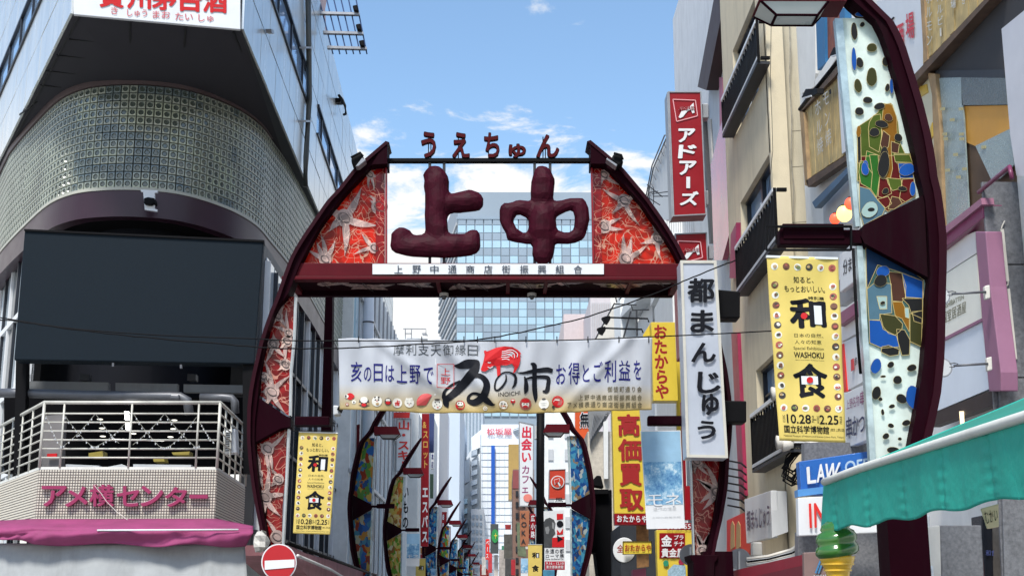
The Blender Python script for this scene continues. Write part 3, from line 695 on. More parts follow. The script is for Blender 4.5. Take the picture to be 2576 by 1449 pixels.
def interp(pts):
    def g(v):
        pts_ = sorted(pts, key=lambda p: p[1])
        if v <= pts_[0][1]: return pts_[0][0]
        for a, b in zip(pts_, pts_[1:]):
            if v <= b[1]: return a[0]+(b[0]-a[0])*(v-a[1])/max(1e-6, b[1]-a[1])
        return pts_[-1][0]
    return g
il = interp([(x+2, y) for x, y in INL]); ir_ = interp([(x-2, y) for x, y in INR])
inUL = lambda v: (il(v), 966); inUR = lambda v: (1496, ir_(v)); 
rr_ = interp([(742, 746), (737, 850), (729, 932), (727, 1046), (722, 1078), (717, 1205), (711, 1270), (708, 1400)])
inLL = lambda v: (il(v), rr_(v)-1)
inLR = lambda v: (1742+(v-1155)*.03, ir_(v))
PF_ = PY(21.055)
flower((931, 440), 34, [(110, 1), (170, .6), (20, 1), (60, 1.2)], PF_, gate, inside=inUL)
flower((866, 548), 74, [(-48, 1.15), (75, 1.25), (25, 1.2), (200, .8), (150, .7)], PF_, gate, inside=inUL, wd=.16)
flower((955, 520), 50, [(95, 1.1), (200, .6), (240, .8)], PF_, gate, inside=inUL, heart=.42)
flower((818, 652), 54, [(-88, 1.2), (-130, .9), (-50, 1.0), (195, .9)], PF_, gate, inside=inUL)
flower((942, 624), 46, [(175, 1.2), (215, 1.1), (10, .6)], PF_, gate, inside=inUL)
flower((1520, 440), 44, [(45, 1.1), (-60, .7), (120, .9)], PF_, gate, inside=inUR)
flower((1570, 505), 56, [(70, 1.3), (195, 1.1), (-20, .8), (120, .8)], PF_, gate, inside=inUR)
flower((1520, 570), 50, [(20, 1.0), (-40, 1), (170, .8)], PF_, gate, inside=inUR, heart=.35)
flower((1655, 600), 52, [(95, 1.0), (150, .9), (-100, .9)], PF_, gate, inside=inUR, heart=.34)
flower((1575, 650), 62, [(-65, .9), (-110, 1.0), (-20, 1.0)], PF_, gate, inside=inUR)
flower((699, 795), 42, [(-60, 1.2), (40, .9), (130, .6)], PF_, gate, inside=inLL)
flower((727, 838), 40, [(215, 1.2), (250, 1.5)], PF_, gate, inside=inLL)
flower((688, 865), 50, [(60, .9), (100, 1.1), (-80, .5)], PF_, gate, inside=inLL)
flower((722, 858), 46, [(105, 1.3), (120, .6)], PF_, gate, inside=inLL)
flower((718, 917), 36, [(215, .9), (130, .7)], PF_, gate, inside=inLL, heart=.4)
flower((684, 985), 56, [(-92, 1.5), (-55, 1.1), (70, 1.1), (105, .9), (190, .5)], PF_, gate, inside=inLL, heart=.34)
flower((664, 948), 34, [(70, 1.3), (180, .4)], PF_, gate, inside=inLL, heart=.36)
flower((673, 1128), 48, [(-30, 1.3), (65, 1.3), (95, 1.5), (200, .5)], PF_, gate, inside=inLL, heart=.35)
flower((650, 1192), 40, [(-80, 1.3), (60, 1.0)], PF_, gate, inside=inLL)
flower((700, 1205), 36, [(-110, .9), (120, .7), (150, .7)], PF_, gate, inside=inLL, heart=.4)
flower((666, 1250), 62, [(-72, 1.2), (-20, 1.0), (62, 1.0), (85, 1.1), (200, .5)], PF_, gate, inside=inLL)
flower((697, 1350), 44, [(-110, 1.3), (70, .9)], PF_, gate, inside=inLL, heart=.4)
flower((1803, 1238), 62, [(-100, 1.3), (200, .9), (160, .8), (115, .9), (225, 1.0)], PF_, gate, inside=inLR)
flower((1752, 1160), 44, [(60, 1.1), (20, .8), (110, .7)], PF_, gate, inside=inLR)
flower((1768, 1385), 56, [(-100, 1.1), (-80, 1.0), (-60, .9), (-125, .8)], PF_, gate, inside=inLR)
# pattern on the beam's underside
PU = PZ(zb0+.012)
for u, v, r, an in ((818, 715, 50, [(0, 1.2), (90, .5)]), (925, 722, 60, [(-10, 1.2), (190, 1.2), (160, .8), (20, 1.0)]), (1050, 717, 50, [(200, 1), (20, 1), (-20, .8)]), (1152, 722, 40, [(70, 1), (110, 1.0), (-70, .8)]), (1215, 722, 55, [(-10, 1.1), (190, 1.2), (160, .7)]), (1330, 720, 62, [(-8, 1.2), (188, 1.2), (20, .9), (160, .8)]), (1420, 712, 50, [(0, 1.3), (90, .6)]), (1560, 720, 60, [(-8, 1.3), (188, 1.2), (20, .9), (160, .8)]), (1660, 712, 40, [(180, 1.2), (0, .8)])):
    flower((u, v), r, an, PU, gate, squash=.22, heart=.4, wd=.35)
# dome cameras under the beam
for u in (1117, 1338):
    c = PY(21.9).at(u, 741); t = T('dome_camera', 'small dome camera under the gate beam, ' + ('below the left kanji' if u < 1200 else 'below the right kanji'), 'camera', c, 'dome cameras under the gate beam')
    MB().tube([c+Vector((0, 0, .02)), c+Vector((0, 0, -.03))], .075, 14).build('housing', OFFW, t, smooth=False)
    MB().tube([c+Vector((0, 0, -.03)), c+Vector((0, 0, -.06)), c+Vector((0, 0, -.085))], .06, 14, .02).build('dome', GDARK, t, smooth=True)
# top bar and posts
slab('top_bar', [(965, 398), (1490, 397), (1490, 407), (965, 407)], PY(20.95), .12, BLACK, gate, bev=.008)
slab('tip', [(971, 357), (974, 362), (974, 412), (935, 414)], PY(20.8), .5, DMAROON, gate); slab('tip', [(1485.8, 354), (1486, 412), (1524, 412), (1528, 390)], PY(20.8), .5, DMAROON, gate)
for u in (1081, 1117, 1345, 1384):
    for v0, v1 in ((405, 440), (640, 668)):
        slab('post', rect(u-3.5, v0, u+3.5, v1), PY(20.98), .07, DARKG, gate)
# the two sculpted kanji
def sculpt(name, segs, label=None):
    bm_ = MB(); pl = PY(20.95)
    def blob(p, q, r0, r1):
        a, b = pl.at(*p), pl.at(*q); n = 10; pts = []; 
        k0 = r0*20.9/3400; k1 = r1*20.9/3400
        d = (b-a); 
        if d.length < 1e-4: d = Vector((0, 0, .01))
        L_ = d.length; d.normalize(); e = d.cross(Vector((0, 1, 0))).normalized(); f = Vector((0, 1, 0))
        prof = [(-k0, .02), (-k0*.9, .45), (-k0*.55, .82), (0, 1)]+[(L_*t, None) for t in (.25, .5, .75)]+[(L_, 1), (L_+k1*.55, .82), (L_+k1*.9, .45), (L_+k1, .02)]
        k = len(bm_.v); m = 12
        for s, sc in prof:
            t = min(max(s/L_, 0), 1); r = (k0+(k1-k0)*t)*(sc if sc else 1)
            for j in range(m):
                an = 2*math.pi*j/m; bm_.v.append(tuple(a+d*s+(e*math.cos(an)+f*math.sin(an)*.8)*r))
        for i in range(len(prof)-1):
            for j in range(m): bm_.f.append((k+i*m+j, k+i*m+(j+1) % m, k+(i+1)*m+(j+1) % m, k+(i+1)*m+j))
        bm_.f.append(tuple(k+j for j in range(m))); bm_.f.append(tuple(k+(len(prof)-1)*m+j for j in range(m)))
    for sg in segs: blob(*sg)
    o = bm_.build(name, SCULPT, gate)
    r = o.modifiers.new('r', 'REMESH'); r.mode = 'VOXEL'; r.voxel_size = .045
    tx = bpy.data.textures.new('t', 'CLOUDS'); tx.noise_scale = .33; tx.noise_depth = 1
    dm = o.modifiers.new('d', 'DISPLACE'); dm.texture = tx; dm.strength = .06; dm.texture_coords = 'LOCAL'
    dc = o.modifiers.new('dc', 'DECIMATE'); dc.ratio = .3
    if label: o['label'] = label
    return o
q = Z5
sculpt('sculpted_kanji', [(q((485, 520)), q((490, 700)), 33, 32), (q((470, 475)), q((485, 560)), 29, 33), (q((405, 470)), q((450, 470)), 12, 28), (q((490, 700)), q((490, 980)), 31, 30),
    (q((600, 705)), q((770, 675)), 27, 29), (q((560, 690)), q((620, 700)), 18, 28), (q((790, 680)), q((795, 690)), 25, 25),
    (q((205, 950)), q((200, 1030)), 24, 26), (q((200, 1030)), q((480, 1035)), 28, 33), (q((480, 1035)), q((760, 1035)), 33, 30), (q((760, 1030)), q((780, 970)), 28, 22), (q((180, 960)), q((230, 950)), 20, 20)], 'left sculpted kanji shaped like an upward stroke on a base')
sculpt('sculpted_kanji', [(q((1335, 500)), q((1335, 640)), 30, 32), (q((1335, 480)), q((1340, 520)), 28, 32), (q((1335, 640)), q((1340, 690)), 29, 24),
    (q((1150, 720)), q((1300, 770)), 20, 24), (q((1060, 760)), q((1160, 715)), 19, 18), (q((1050, 760)), q((1045, 850)), 21, 19), (q((1045, 850)), q((1095, 950)), 18, 16), (q((1095, 950)), q((1210, 985)), 19, 14), (q((1210, 985)), q((1330, 960)), 15, 17),
    (q((1380, 760)), q((1560, 700)), 22, 18), (q((1560, 700)), q((1640, 705)), 18, 18), (q((1640, 710)), q((1650, 830)), 20, 19), (q((1650, 830)), q((1630, 930)), 19, 18), (q((1630, 940)), q((1560, 975)), 18, 17), (q((1560, 975)), q((1350, 960)), 16, 15),
    (q((1330, 780)), q((1335, 920)), 36, 38), (q((1340, 950)), q((1340, 1100)), 28, 30)], 'right sculpted kanji shaped like a box crossed by a stroke')
# hiragana standing on the bar
for ch, (x0, y0, x1, y1) in zip('うえちゅん', [(368, 125, 482, 330), (618, 130, 752, 330), (872, 132, 990, 328), (1068, 222, 1202, 330), (1290, 148, 1468, 328)]):
    qq = Z5((x0, y0), (x1, y0), (x1, y1), (x0, y1))
    mb = MB(); addglyph(mb, ch, qq, PY(20.93), 0, .035, depth=.1); raw('letter', mb, REDL, gate)
    mb = MB(); addglyph(mb, ch, [(qq[0][0]-1.2, qq[0][1]-1.2), (qq[1][0]+1.2, qq[1][1]-1.2), (qq[2][0]+1.2, qq[2][1]+1), (qq[3][0]-1.2, qq[3][1]+1)], PY(20.94), 0, .05, depth=.08); raw('letter_rim', mb, BLACK, gate)
mb = MB()
for a in (1078, 1084, 1153, 1163, 1229, 1366, 1372):
    mb.tube([PY(21).at(a, 345), PY(21).at(a, 402)], .009, 5)
mb.build('letter_stay', BLACK, gate)
# floodlights clipped on the arch tips
for pts, gr, sd in (((Z4((840, 330), (915, 290), (950, 340), (880, 400), (845, 380))), Z4((930, 330), (960, 350), (900, 400), (875, 400)), 'left'), ((Z6((975, 295), (1035, 310), (1055, 370), (1010, 400), (950, 350))), Z6((920, 330), (1005, 385), (995, 402), (915, 345)), 'right')):
    t = T('floodlight', 'black floodlight clipped on the arch near the %s tip' % ('pointed top beside the silver building' if sd == 'left' else 'pointed top beside the red katakana sign'), 'floodlight', PY(20.7).at(*pts[0]), 'floodlights on the gate')
    slab('lamp_housing', pts, PY(20.6), .3, BLACK, t, bev=.03); slab('cooling_fins', gr, PY(20.55), .2, GREYM, t, bev=.01)
    rod('arm', [pts[0], pts[1], lerp(pts[1], pts[2], .6)], PY(20.55), .02, BLACK, t)
# base of right leg
slab('column_capital', Y4((785, 1270), (1020, 1270), (1012, 1310), (990, 1330), (985, 1449), (815, 1449), (812, 1330), (792, 1310)), PY(20.75), .7, DMAROON, gate, bev=.01)
MB().box(3.05, 3.5, 20.8, 21.3, 0, 2.5).build('pillar', DMAROON, gate); MB().box(-3.75, -3.3, 20.8, 21.3, 0, 1.9).build('pillar', DMAROON, gate)
# side arms with banners
def arm(x0, x1, v, hh, y, parent, holes=True):
    slab('banner_arm', [(x0, v-hh), (x1, v-hh), (x1, v+hh), (x0, v+hh)], PY(y), .16, DMAROON, parent, bev=.02)
arm(741, 829, 1059, 12.5, 20.9, gate); arm(1630, 1722, 1057, 12, 20.9, gate)
# ---------------------------------------------------------------- INOICHI banner
def bd(u, v): 
    e = (v-850)/185
    return .035*math.sin(u*.022+v*.012)*(.4+e)+.022*math.sin(u*.051-v*.03)+.012*math.sin(u*.11+v*.02)+.06*math.exp(-((u-1100-(v-850)*.9)/22)**2)+.05*math.exp(-((u-1500+(v-850)*.7)/26)**2)+.04*math.exp(-((u-940-(v-850)*1.3)/20)**2)+.05*math.exp(-((u-1580+(v-850)*.9)/18)**2)
PBN = PL((0, 20.2, 0), (0, 1, 0), bd)
bn = T('street_banner', 'wide white and yellow cloth banner with a red boar hung under the gate', 'banner', (-.2, 20.2, 4.6))
m = mat('banner_cloth', (.58, .61, .66), .65, var=.04, bump=.1, bscale=12, transl=.35)
tt = m.node_tree; tcn = tt.nodes.new('ShaderNodeTexCoord'); sp_ = tt.nodes.new('ShaderNodeSeparateXYZ'); tt.links.new(tcn.outputs['Object'], sp_.inputs[0])
r_ = tt.nodes.new('ShaderNodeMapRange'); tt.links.new(sp_.outputs[2], r_.inputs[0]); zlo, zhi = PBN.at(1250, 1038).z, PBN.at(1250, 965).z
r_.inputs[1].default_value = zlo; r_.inputs[2].default_value = zhi; r_.inputs[3].default_value = 1; r_.inputs[4].default_value = 0
mxx = tt.nodes.new('ShaderNodeMixRGB'); tt.links.new(r_.outputs[0], mxx.inputs[0]); mxx.inputs[1].default_value = (.58, .61, .66, 1); mxx.inputs[2].default_value = (.62, .46, .15, 1)
tt.links.new(mxx.outputs[0], tt.nodes['Principled BSDF'].inputs['Base Color'])
for n_ in tt.nodes:
    if n_.type == 'BSDF_TRANSLUCENT': tt.links.new(mxx.outputs[0], n_.inputs[0])
def bnf(s, t_):
    u = 850+s*790; top = 851+7*math.sin(math.pi*s)-1.5*abs(math.sin(s*math.pi*11)); bot = 1030+10*math.sin(math.pi*s)
    u += (5*(1-s)-2*s*0)*t_
    return PBN.at(u, top+(bot-top)*t_)
grid('cloth', bnf, 160, 40, m, bn, th=.006)
o = Z8
LF = .012
mb = MB()
for ch, u in zip('摩利支天御縁日', [1003.5+i*31 for i in range(7)]): addglyph(mb, ch, rect(u-13, 868-(u-1003)*.0, u+13, 895), PBN, LF, .0, em=False)
for ch, q_ in (('亥', Z7((1100, 715), (1205, 715), (1200, 905), (1098, 900))), ('の', Z7((1222, 770), (1295, 770), (1290, 905), (1222, 900))), ('日', Z7((1315, 740), (1400, 740), (1400, 910), (1315, 910))), ('は', Z7((1425, 755), (1508, 755), (1505, 910), (1425, 910))), ('上', Z7((1530, 750), (1625, 750), (1625, 915), (1530, 912))), ('野', Z7((1648, 755), (1750, 755), (1750, 925), (1648, 918))), ('で', Z7((1780, 770), (1870, 770), (1870, 935), (1780, 930)))):
    k = MB(); addglyph(k, ch, q_, PBN, LF, .012); mb_ = raw('lettering', k, NAVY, bn)
for ch, q_ in zip('お得とご利益を', [(1155, 535, 1250, 730), (1275, 520, 1388, 735), (1418, 540, 1485, 715), (1525, 510, 1615, 710), (1635, 500, 1748, 715), (1775, 500, 1890, 700), (1925, 495, 2000, 690)]):
    k = MB(); addglyph(k, ch, o((q_[0], q_[1]), (q_[2], q_[1]), (q_[2], q_[3]), (q_[0], q_[3])), PBN, LF, .012); raw('lettering', k, NAVY, bn)
raw('lettering', mb, mat('banner_ink', (.05, .06, .07), .5, var=0), bn)
mb = MB()
for s_, x0, x1, y0, y1 in (('御徒町通り会', 1660, 2010, 752, 820), ('上野中通商店街振興組合', 1370, 2012, 835, 900), ('アメ横表通り商店街振興組合', 1255, 2015, 905, 975)):
    n = len(s_)
    for i, ch in enumerate(s_):
        w_ = (x1-x0)/n; addglyph(mb, ch, o((x0+w_*(i+.08), y0+6), (x0+w_*(i+.92), y0+2), (x0+w_*(i+.92), y1-6), (x0+w_*(i+.08), y1-2)), PBN, LF, .02, em=True)
raw('lettering', mb, mat('small_ink', (.12, .10, .05), .6, var=0), bn)
mb = MB()   # big brushed kana as stroke ribbons of varying width
def brush(mb, pts, pl, lift):
    P = []; n = 10
    pts = [pts[0]]+pts+[pts[-1]]
    for i in range(1, len(pts)-2):
        for k in range(n): P.append(cr(pts[i-1], pts[i], pts[i+1], pts[i+2], k/n))
    P.append(pts[-1]); base = len(mb.v)
    for i, p in enumerate(P):
        a, b = P[max(i-1, 0)], P[min(i+1, len(P)-1)]; d = math.hypot(b[0]-a[0], b[1]-a[1]) or 1; nx, ny = -(b[1]-a[1])/d, (b[0]-a[0])/d
        mb.v.append(tuple(pl.at(p[0]+nx*p[2]/2, p[1]+ny*p[2]/2, lift))); mb.v.append(tuple(pl.at(p[0]-nx*p[2]/2, p[1]-ny*p[2]/2, lift)))
    for i in range(len(P)-1): k = base+i*2; mb.f.append((k, k+1, k+3, k+2))
def bz(pts, F=Z8): return [(*F((x, y)), w_*.2528) for x, y, w_ in pts]
brush(mb, bz([(140, 545, 10), (200, 555, 60), (280, 535, 95), (345, 515, 60), (370, 530, 55), (330, 620, 95), (230, 730, 90), (100, 860, 70), (45, 870, 50), (45, 810, 30), (110, 740, 28), (200, 700, 25)]), PBN, LF+.004)
brush(mb, bz([(200, 715, 20), (300, 665, 40), (390, 655, 50), (450, 700, 60), (465, 770, 70), (430, 860, 75), (350, 915, 70), (290, 900, 45), (285, 855, 30), (330, 825, 25), (400, 850, 35), (460, 900, 60), (520, 945, 30), (550, 945, 5)]), PBN, LF+.006)
brush(mb, bz([(45, 850, 40), (60, 920, 60), (80, 965, 10)]), PBN, LF+.005)
brush(mb, bz([(655, 640, 12), (655, 700, 18), (610, 770, 22), (565, 800, 22), (545, 770, 20), (560, 690, 16), (620, 625, 14), (700, 620, 16), (750, 660, 26), (745, 730, 28), (715, 775, 6)]), PBN, LF+.006)
brush(mb, bz([(900, 530, 12), (935, 545, 50), (940, 600, 44), (940, 760, 50), (950, 860, 40), (950, 910, 5)]), PBN, LF+.004)
brush(mb, bz([(765, 620, 6), (840, 625, 26), (950, 600, 40), (1060, 585, 50), (1120, 600, 40)]), PBN, LF+.006)
brush(mb, bz([(840, 660, 12), (855, 720, 38), (855, 790, 44), (840, 830, 6)]), PBN, LF+.005)
brush(mb, bz([(840, 690, 14), (950, 660, 28), (1070, 665, 40), (1075, 740, 40), (1060, 800, 44), (1020, 800, 16)]), PBN, LF+.007)
raw('brush_lettering', mb, INK, bn)
htext('INOICHI', o((580, 822), (795, 795), (797, 835), (582, 865)), PBN, INK, bn, lift=LF, off=0)
boar = o((435, 405), (450, 395), (465, 408), (500, 395), (560, 370), (640, 362), (720, 372), (775, 400), (800, 425), (808, 445), (797, 440), (798, 500), (785, 555), (745, 620), (725, 628), (740, 570), (715, 535), (660, 550), (600, 545), (600, 640), (570, 660), (562, 560), (540, 545), (525, 560), (490, 580), (450, 612), (415, 608), (405, 590), (430, 520), (445, 440))
slab('boar_print', boar, PBN, .002, INKR, bn, lift=LF+.022)
mb = MB()
for pts in ([(470, 500), (480, 485), (510, 475), (550, 470)], [(475, 520), (495, 522), (515, 508), (525, 490)], [(575, 410), (640, 412), (700, 400), (745, 415), (770, 440), (765, 470)], [(575, 425), (640, 430), (700, 420), (735, 440), (740, 480)], [(585, 445), (640, 450), (690, 445), (720, 470)], [(595, 465), (650, 470), (690, 470)], [(615, 490), (660, 488), (690, 500)], [(475, 565), (500, 575), (525, 558)]):
    brush(mb, bz([(x, y, 7) for x, y in pts]), PBN, LF+.032)
raw('boar_lines', mb, SIGNW, bn)
mb = MB()
sq = Z7((1905, 740), (2060, 740), (2060, 962), (1905, 958))
for a, b in zip(sq, sq[1:]+sq[:1]): strip(mb, a, b, PBN, 1.3, .002, LF)
raw('square_print', mb, INKR, bn)
cells('上野', Z7((1935, 765), (2030, 765), (2030, 930), (1935, 930)), PBN, INKR, bn, vertical=True, lift=LF, off=.0)
for a, b in ((Z7((1890, 685)), Z7((1885, 1030))),):
    k = MB(); strip(k, a, b, PBN, 2, .002, LF); raw('seam', k, SIGNW, bn)
# little festival pictures along the hem
def pic(c, r, base, spots, parent=bn, pl=PBN, lift=LF, shape=None):
    k = MB(); k.add([pl.at(*p, lift+.003) for p in (shape or ell(c, r, r, 14))], [tuple(range(len(shape or ell(c, r, r, 14))))]); raw('picture', k, base, parent)
    for m_ in set(id(s_[4]) for s_ in spots):
        k = MB(); mm = None
        for sx, sy, rx, ry, mt in spots:
            if id(mt) != m_: continue
            mm = mt; e = ell((c[0]+sx*r, c[1]+sy*r), rx*r, ry*r, 8); k.add([pl.at(*p, lift+.007+.001*spots.index((sx, sy, rx, ry, mt))) for p in e], [tuple(range(8))])
        raw('picture_detail', k, mm, parent)
FOOD = [mat('food_brown', (.16, .06, .03), .6, var=.3, scale=30), mat('food_tan', (.42, .27, .12), .6, var=.3, scale=30), mat('food_white', (.72, .70, .62), .5, var=.1), mat('food_green', (.13, .17, .05), .6, var=.3, scale=30), mat('food_red', (.38, .08, .06), .5, var=.3, scale=30), mat('food_dark', (.04, .03, .025), .4, var=.2)]
Wm, Rm, Km, Tm = FOOD[2], INKR, FOOD[5], FOOD[1]
for c, r, b_, sp in ((Z7((1095, 1042)), 9, Rm, [(-1, 0, .6, .55, Wm), (-1.2, 0, .25, .4, Km), (.8, 0, .4, .5, Rm)]), (Z7((1068, 1117)), 4.5, FOOD[4], [(0, 0, .6, .6, Wm), (0, 0, .3, .3, Tm)]), (Z7((1130, 1095)), 5, Wm, [(0, .1, .4, .6, Km)]),
    (Z7((1225, 1100)), 13, Km, [(0, -.5, .75, .65, Wm), (0, .5, .5, .35, Rm), (-.8, .3, .25, .25, Tm), (.8, .3, .25, .25, Tm)]), (Z7((1345, 1090)), 13, Wm, [(-.35, -.75, .2, .2, Km), (.35, -.75, .2, .2, Km), (-.3, -.3, .18, .15, Km), (.3, -.3, .18, .15, Km), (0, -.1, .15, .1, Rm), (.1, .5, .35, .25, Tm)]),
    (Z7((1450, 1095)), 9, Km, [(0, -.4, .7, .4, Wm), (0, .3, .7, .5, Rm)]), (Z7((1535, 1105)), 12, Wm, [(0, 0, .12, .7, Rm), (0, 0, .6, .12, Rm), (.3, .35, .15, .3, Rm), (-.3, .35, .15, .3, Rm), (.35, -.3, .25, .1, Rm)]), (Z7((1645, 1100)), 12, Wm, [(-.5, -.7, .25, .3, Wm), (.5, -.8, .25, .3, Wm), (-.3, .1, .2, .07, Km), (.3, .1, .2, .07, Km), (0, .4, .12, .1, Rm)]),
    (Z7((1905, 1112)), 13, Wm, [(-.4, -.4, .12, .12, Km), (.4, -.4, .12, .12, Km), (-.1, 0, .1, .1, Km), (-.5, .3, .1, .1, Km), (.5, .35, .1, .1, Km), (.1, .6, .2, .1, Rm), (0, -.85, .6, .2, Km)]), (Z7((2120, 1125)), 12, Rm, [(0, -.3, .7, .5, Wm), (-.3, -.35, .12, .12, Km), (.3, -.35, .12, .12, Km), (0, .5, .5, .15, Tm)]),
    (Z8((450, 977)), 5.5, Wm, [(0, 0, .6, .6, Tm), (0, 0, .3, .3, Wm)]), (Z8((630, 945)), 13, Tm, [(0, 0, .85, .85, Wm), (-.3, -.2, .18, .12, Km), (.3, -.2, .18, .12, Km), (0, .25, .2, .1, Rm), (-.4, .3, .2, .2, Tm), (.4, .3, .2, .2, Tm)]), (Z8((725, 900)), 6, Rm, [(0, .9, .25, .8, Km), (0, -.4, .7, .3, Wm)]),
    (Z8((850, 925)), 15, FOOD[4], [(0, .1, .65, .6, Wm), (0, -.45, .7, .35, Rm), (0, .45, .45, .2, Rm), (-.25, 0, .12, .1, Km), (.25, 0, .12, .1, Km)]), (Z8((1032, 930)), 13, Wm, [(0, -.95, .4, .2, Km), (0, .95, .4, .15, Km), (0, -.2, .7, .05, LGREY), (0, .2, .7, .05, LGREY)]), (Z8((1172, 905)), 15, Rm, [(0, 0, .8, .8, FOOD[4]), (0, 0, .75, .5, Wm), (-.1, 0, .12, .4, Km), (.25, 0, .1, .35, Km), (0, -.1, .5, .08, Km), (-.75, .95, .25, .3, Km)])):
    pic(c, r, b_, sp)
fan = [Z7((1800, 1118))]+[(Z7((1800, 1118))[0]+math.cos(a)*24, Z7((1800, 1118))[1]-5+math.sin(a)*24) for a in [math.radians(x) for x in range(165, 310, 12)]]
k = MB(); k.add([PBN.at(*p, LF+.004) for p in fan], [tuple(range(len(fan)))]); raw('fan_print', k, mat('fan_red', (.5, .06, .06), .5, var=.1), bn)
# speaker box at banner end
t = T('wall_camera', 'grey camera box at the left end of the wide street banner', 'camera', PY(20.5).at(845, 1040)); slab('camera_body', Z7((935, 1120), (1018, 1128), (985, 1165), (1000, 1205), (935, 1215)), PY(20.4), .25, LGREY, t, bev=.02); slab('lens_hood', Z7((985, 1128), (1020, 1130), (1000, 1180), (970, 1160)), PY(20.35), .2, BLACK, t)
# wires
for name_, lab, pts, y, r in (('cable', 'upper thin black cable crossing in front of the dark screen and gate', [(-30, 797), (0, 799), (180, 826), (400, 843), (640, 852), (740, 857), (1000, 857), (1250, 858), (1450, 855), (1640, 847), (1800, 840), (2000, 829)], 19.6, .009),
    ('cable', 'lower twisted black cable rising to the right across the banner top', [(-30, 806), (40, 808), (180, 828), (340, 846), (600, 869), (740, 877), (900, 874), (1050, 866), (1190, 856), (1330, 832), (1500, 790), (1640, 741), (1730, 703), (1850, 655)], 19.5, .010)):
    t = T(name_, lab, 'cable', PY(y).at(740, 870)); sm = []
    for i in range(len(pts)-1):
        a, b = pts[i], pts[i+1]; p0 = pts[max(i-1, 0)]; p3 = pts[min(i+2, len(pts)-1)]
        for k in range(8): sm.append(cr(p0, a, b, p3, k/8))
    sm.append(pts[-1]); rod('wire', [(u, v+(random.uniform(-1, 1) if y < 19.6 else 0)) for u, v in sm], PY(y), r, BLACK, t, n=6)
mb = MB()
for u in (902, 1061, 1167, 1201, 1245, 1323, 1401, 1479, 1557, 1632): mb.tube([PY(20.15).at(u, 846), PY(20.15).at(u, 862)], .01, 4)
raw('hanging_tie', mb, BLACK, bn)
# ================================================================ LAMP PILLARS with art glass
NP = PY(10.3); PV0 = NP.at(2163, 590)
def loc(u, v): p = NP.at(u, v); return (p.x-PV0.x, p.z-PV0.z)
def voro(name, cols, scale=5.0, dark=.0):
    m = bpy.data.materials.new(name); m.use_nodes = True; t = m.node_tree; p = t.nodes['Principled BSDF']; p.inputs['Roughness'].default_value = .15
    tc = t.nodes.new('ShaderNodeTexCoord'); mp = t.nodes.new('ShaderNodeMapping'); mp.inputs['Scale'].default_value = (1.4, 1, .8); t.links.new(tc.outputs['Object'], mp.inputs[0])
    nz = t.nodes.new('ShaderNodeTexNoise'); nz.inputs['Scale'].default_value = 4; t.links.new(mp.outputs[0], nz.inputs['Vector'])
    ad = t.nodes.new('ShaderNodeMixRGB'); ad.inputs[0].default_value = .25; t.links.new(mp.outputs[0], ad.inputs[1]); t.links.new(nz.outputs['Color'], ad.inputs[2])
    v = t.nodes.new('ShaderNodeTexVoronoi'); v.inputs['Scale'].default_value = scale; t.links.new(ad.outputs[0], v.inputs['Vector'])
    s = t.nodes.new('ShaderNodeSeparateXYZ'); t.links.new(v.outputs['Color'], s.inputs[0])
    r = t.nodes.new('ShaderNodeValToRGB'); r.color_ramp.interpolation = 'CONSTANT'; e = r.color_ramp.elements; e[0].position = 0; e[0].color = (*cols[0], 1)
    e[1].position = 1/len(cols); e[1].color = (*cols[1], 1)
    for i in range(2, len(cols)): x = e.new(i/len(cols)); x.color = (*cols[i], 1)
    t.links.new(s.outputs[0], r.inputs[0]); t.links.new(r.outputs[0], p.inputs['Base Color'])
    tr = t.nodes.new('ShaderNodeBsdfTranslucent'); t.links.new(r.outputs[0], tr.inputs[0]); ms = t.nodes.new('ShaderNodeMixShader'); ms.inputs[0].default_value = .5
    t.links.new(p.outputs[0], ms.inputs[1]); t.links.new(tr.outputs[0], ms.inputs[2]); t.links.new(ms.outputs[0], t.nodes['Material Output'].inputs[0])
    return m
VG1 = voro('art_glass_multicolour', [(.03, .16, .45), (.55, .28, .05), (.12, .32, .06), (.55, .55, .40), (.35, .05, .02), (.08, .30, .42), (.62, .45, .10), (.02, .10, .30)], 9)
VG2 = voro('art_glass_amber', [(.62, .55, .16), (.60, .20, .04), (.70, .66, .45), (.16, .38, .05), (.65, .48, .12), (.35, .16, .05), (.72, .62, .30)], 11)
VG3 = voro('art_glass_blue', [(.02, .10, .34), (.10, .42, .60), (.55, .62, .60), (.03, .20, .50), (.06, .30, .48), (.35, .25, .15), (.02, .07, .22)], 13)
PGREY = mat('clear_glass_strip', (.40, .50, .52), .1, .2, var=.5, scale=6)
LAMPG = mat('lamp_glass', (.45, .47, .46), .3, var=.1)
# local outline (x outwards from the street, z up from the pivot)
IN_U = [(2110.5, -420), (2122, -100), (2133, 45), (2150, 456), (2165, 572)]
OI = [(2174, -20), (2200, 68.6), (2217.6, 113), (2238, 178), (2258.7, 253.7), (2275.9, 322), (2293, 394), (2303, 456), (2316, 495), (2322, 552), (2327, 600), (2330.7, 703.5), (2325, 750), (2321.7, 822), (2316, 880), (2312, 930), (2306.8, 963), (2294, 1046), (2280, 1121), (2262, 1200)]
OO = [(2212, -20), (2228, 75.4), (2252, 130), (2276, 205.7), (2296.4, 274), (2313.6, 342.8), (2325.6, 404.5), (2331.4, 456), (2342, 500), (2349, 552.5), (2354, 600), (2354.8, 665), (2353, 714), (2351, 790), (2350, 858), (2348, 909), (2340, 992), (2327.6, 1054), (2315, 1108.5), (2298, 1190)]
def locs(pts): return [loc(*p) for p in pts]
oi, oo = locs(OI), locs(OO)
tip = (-.62, 3.35)
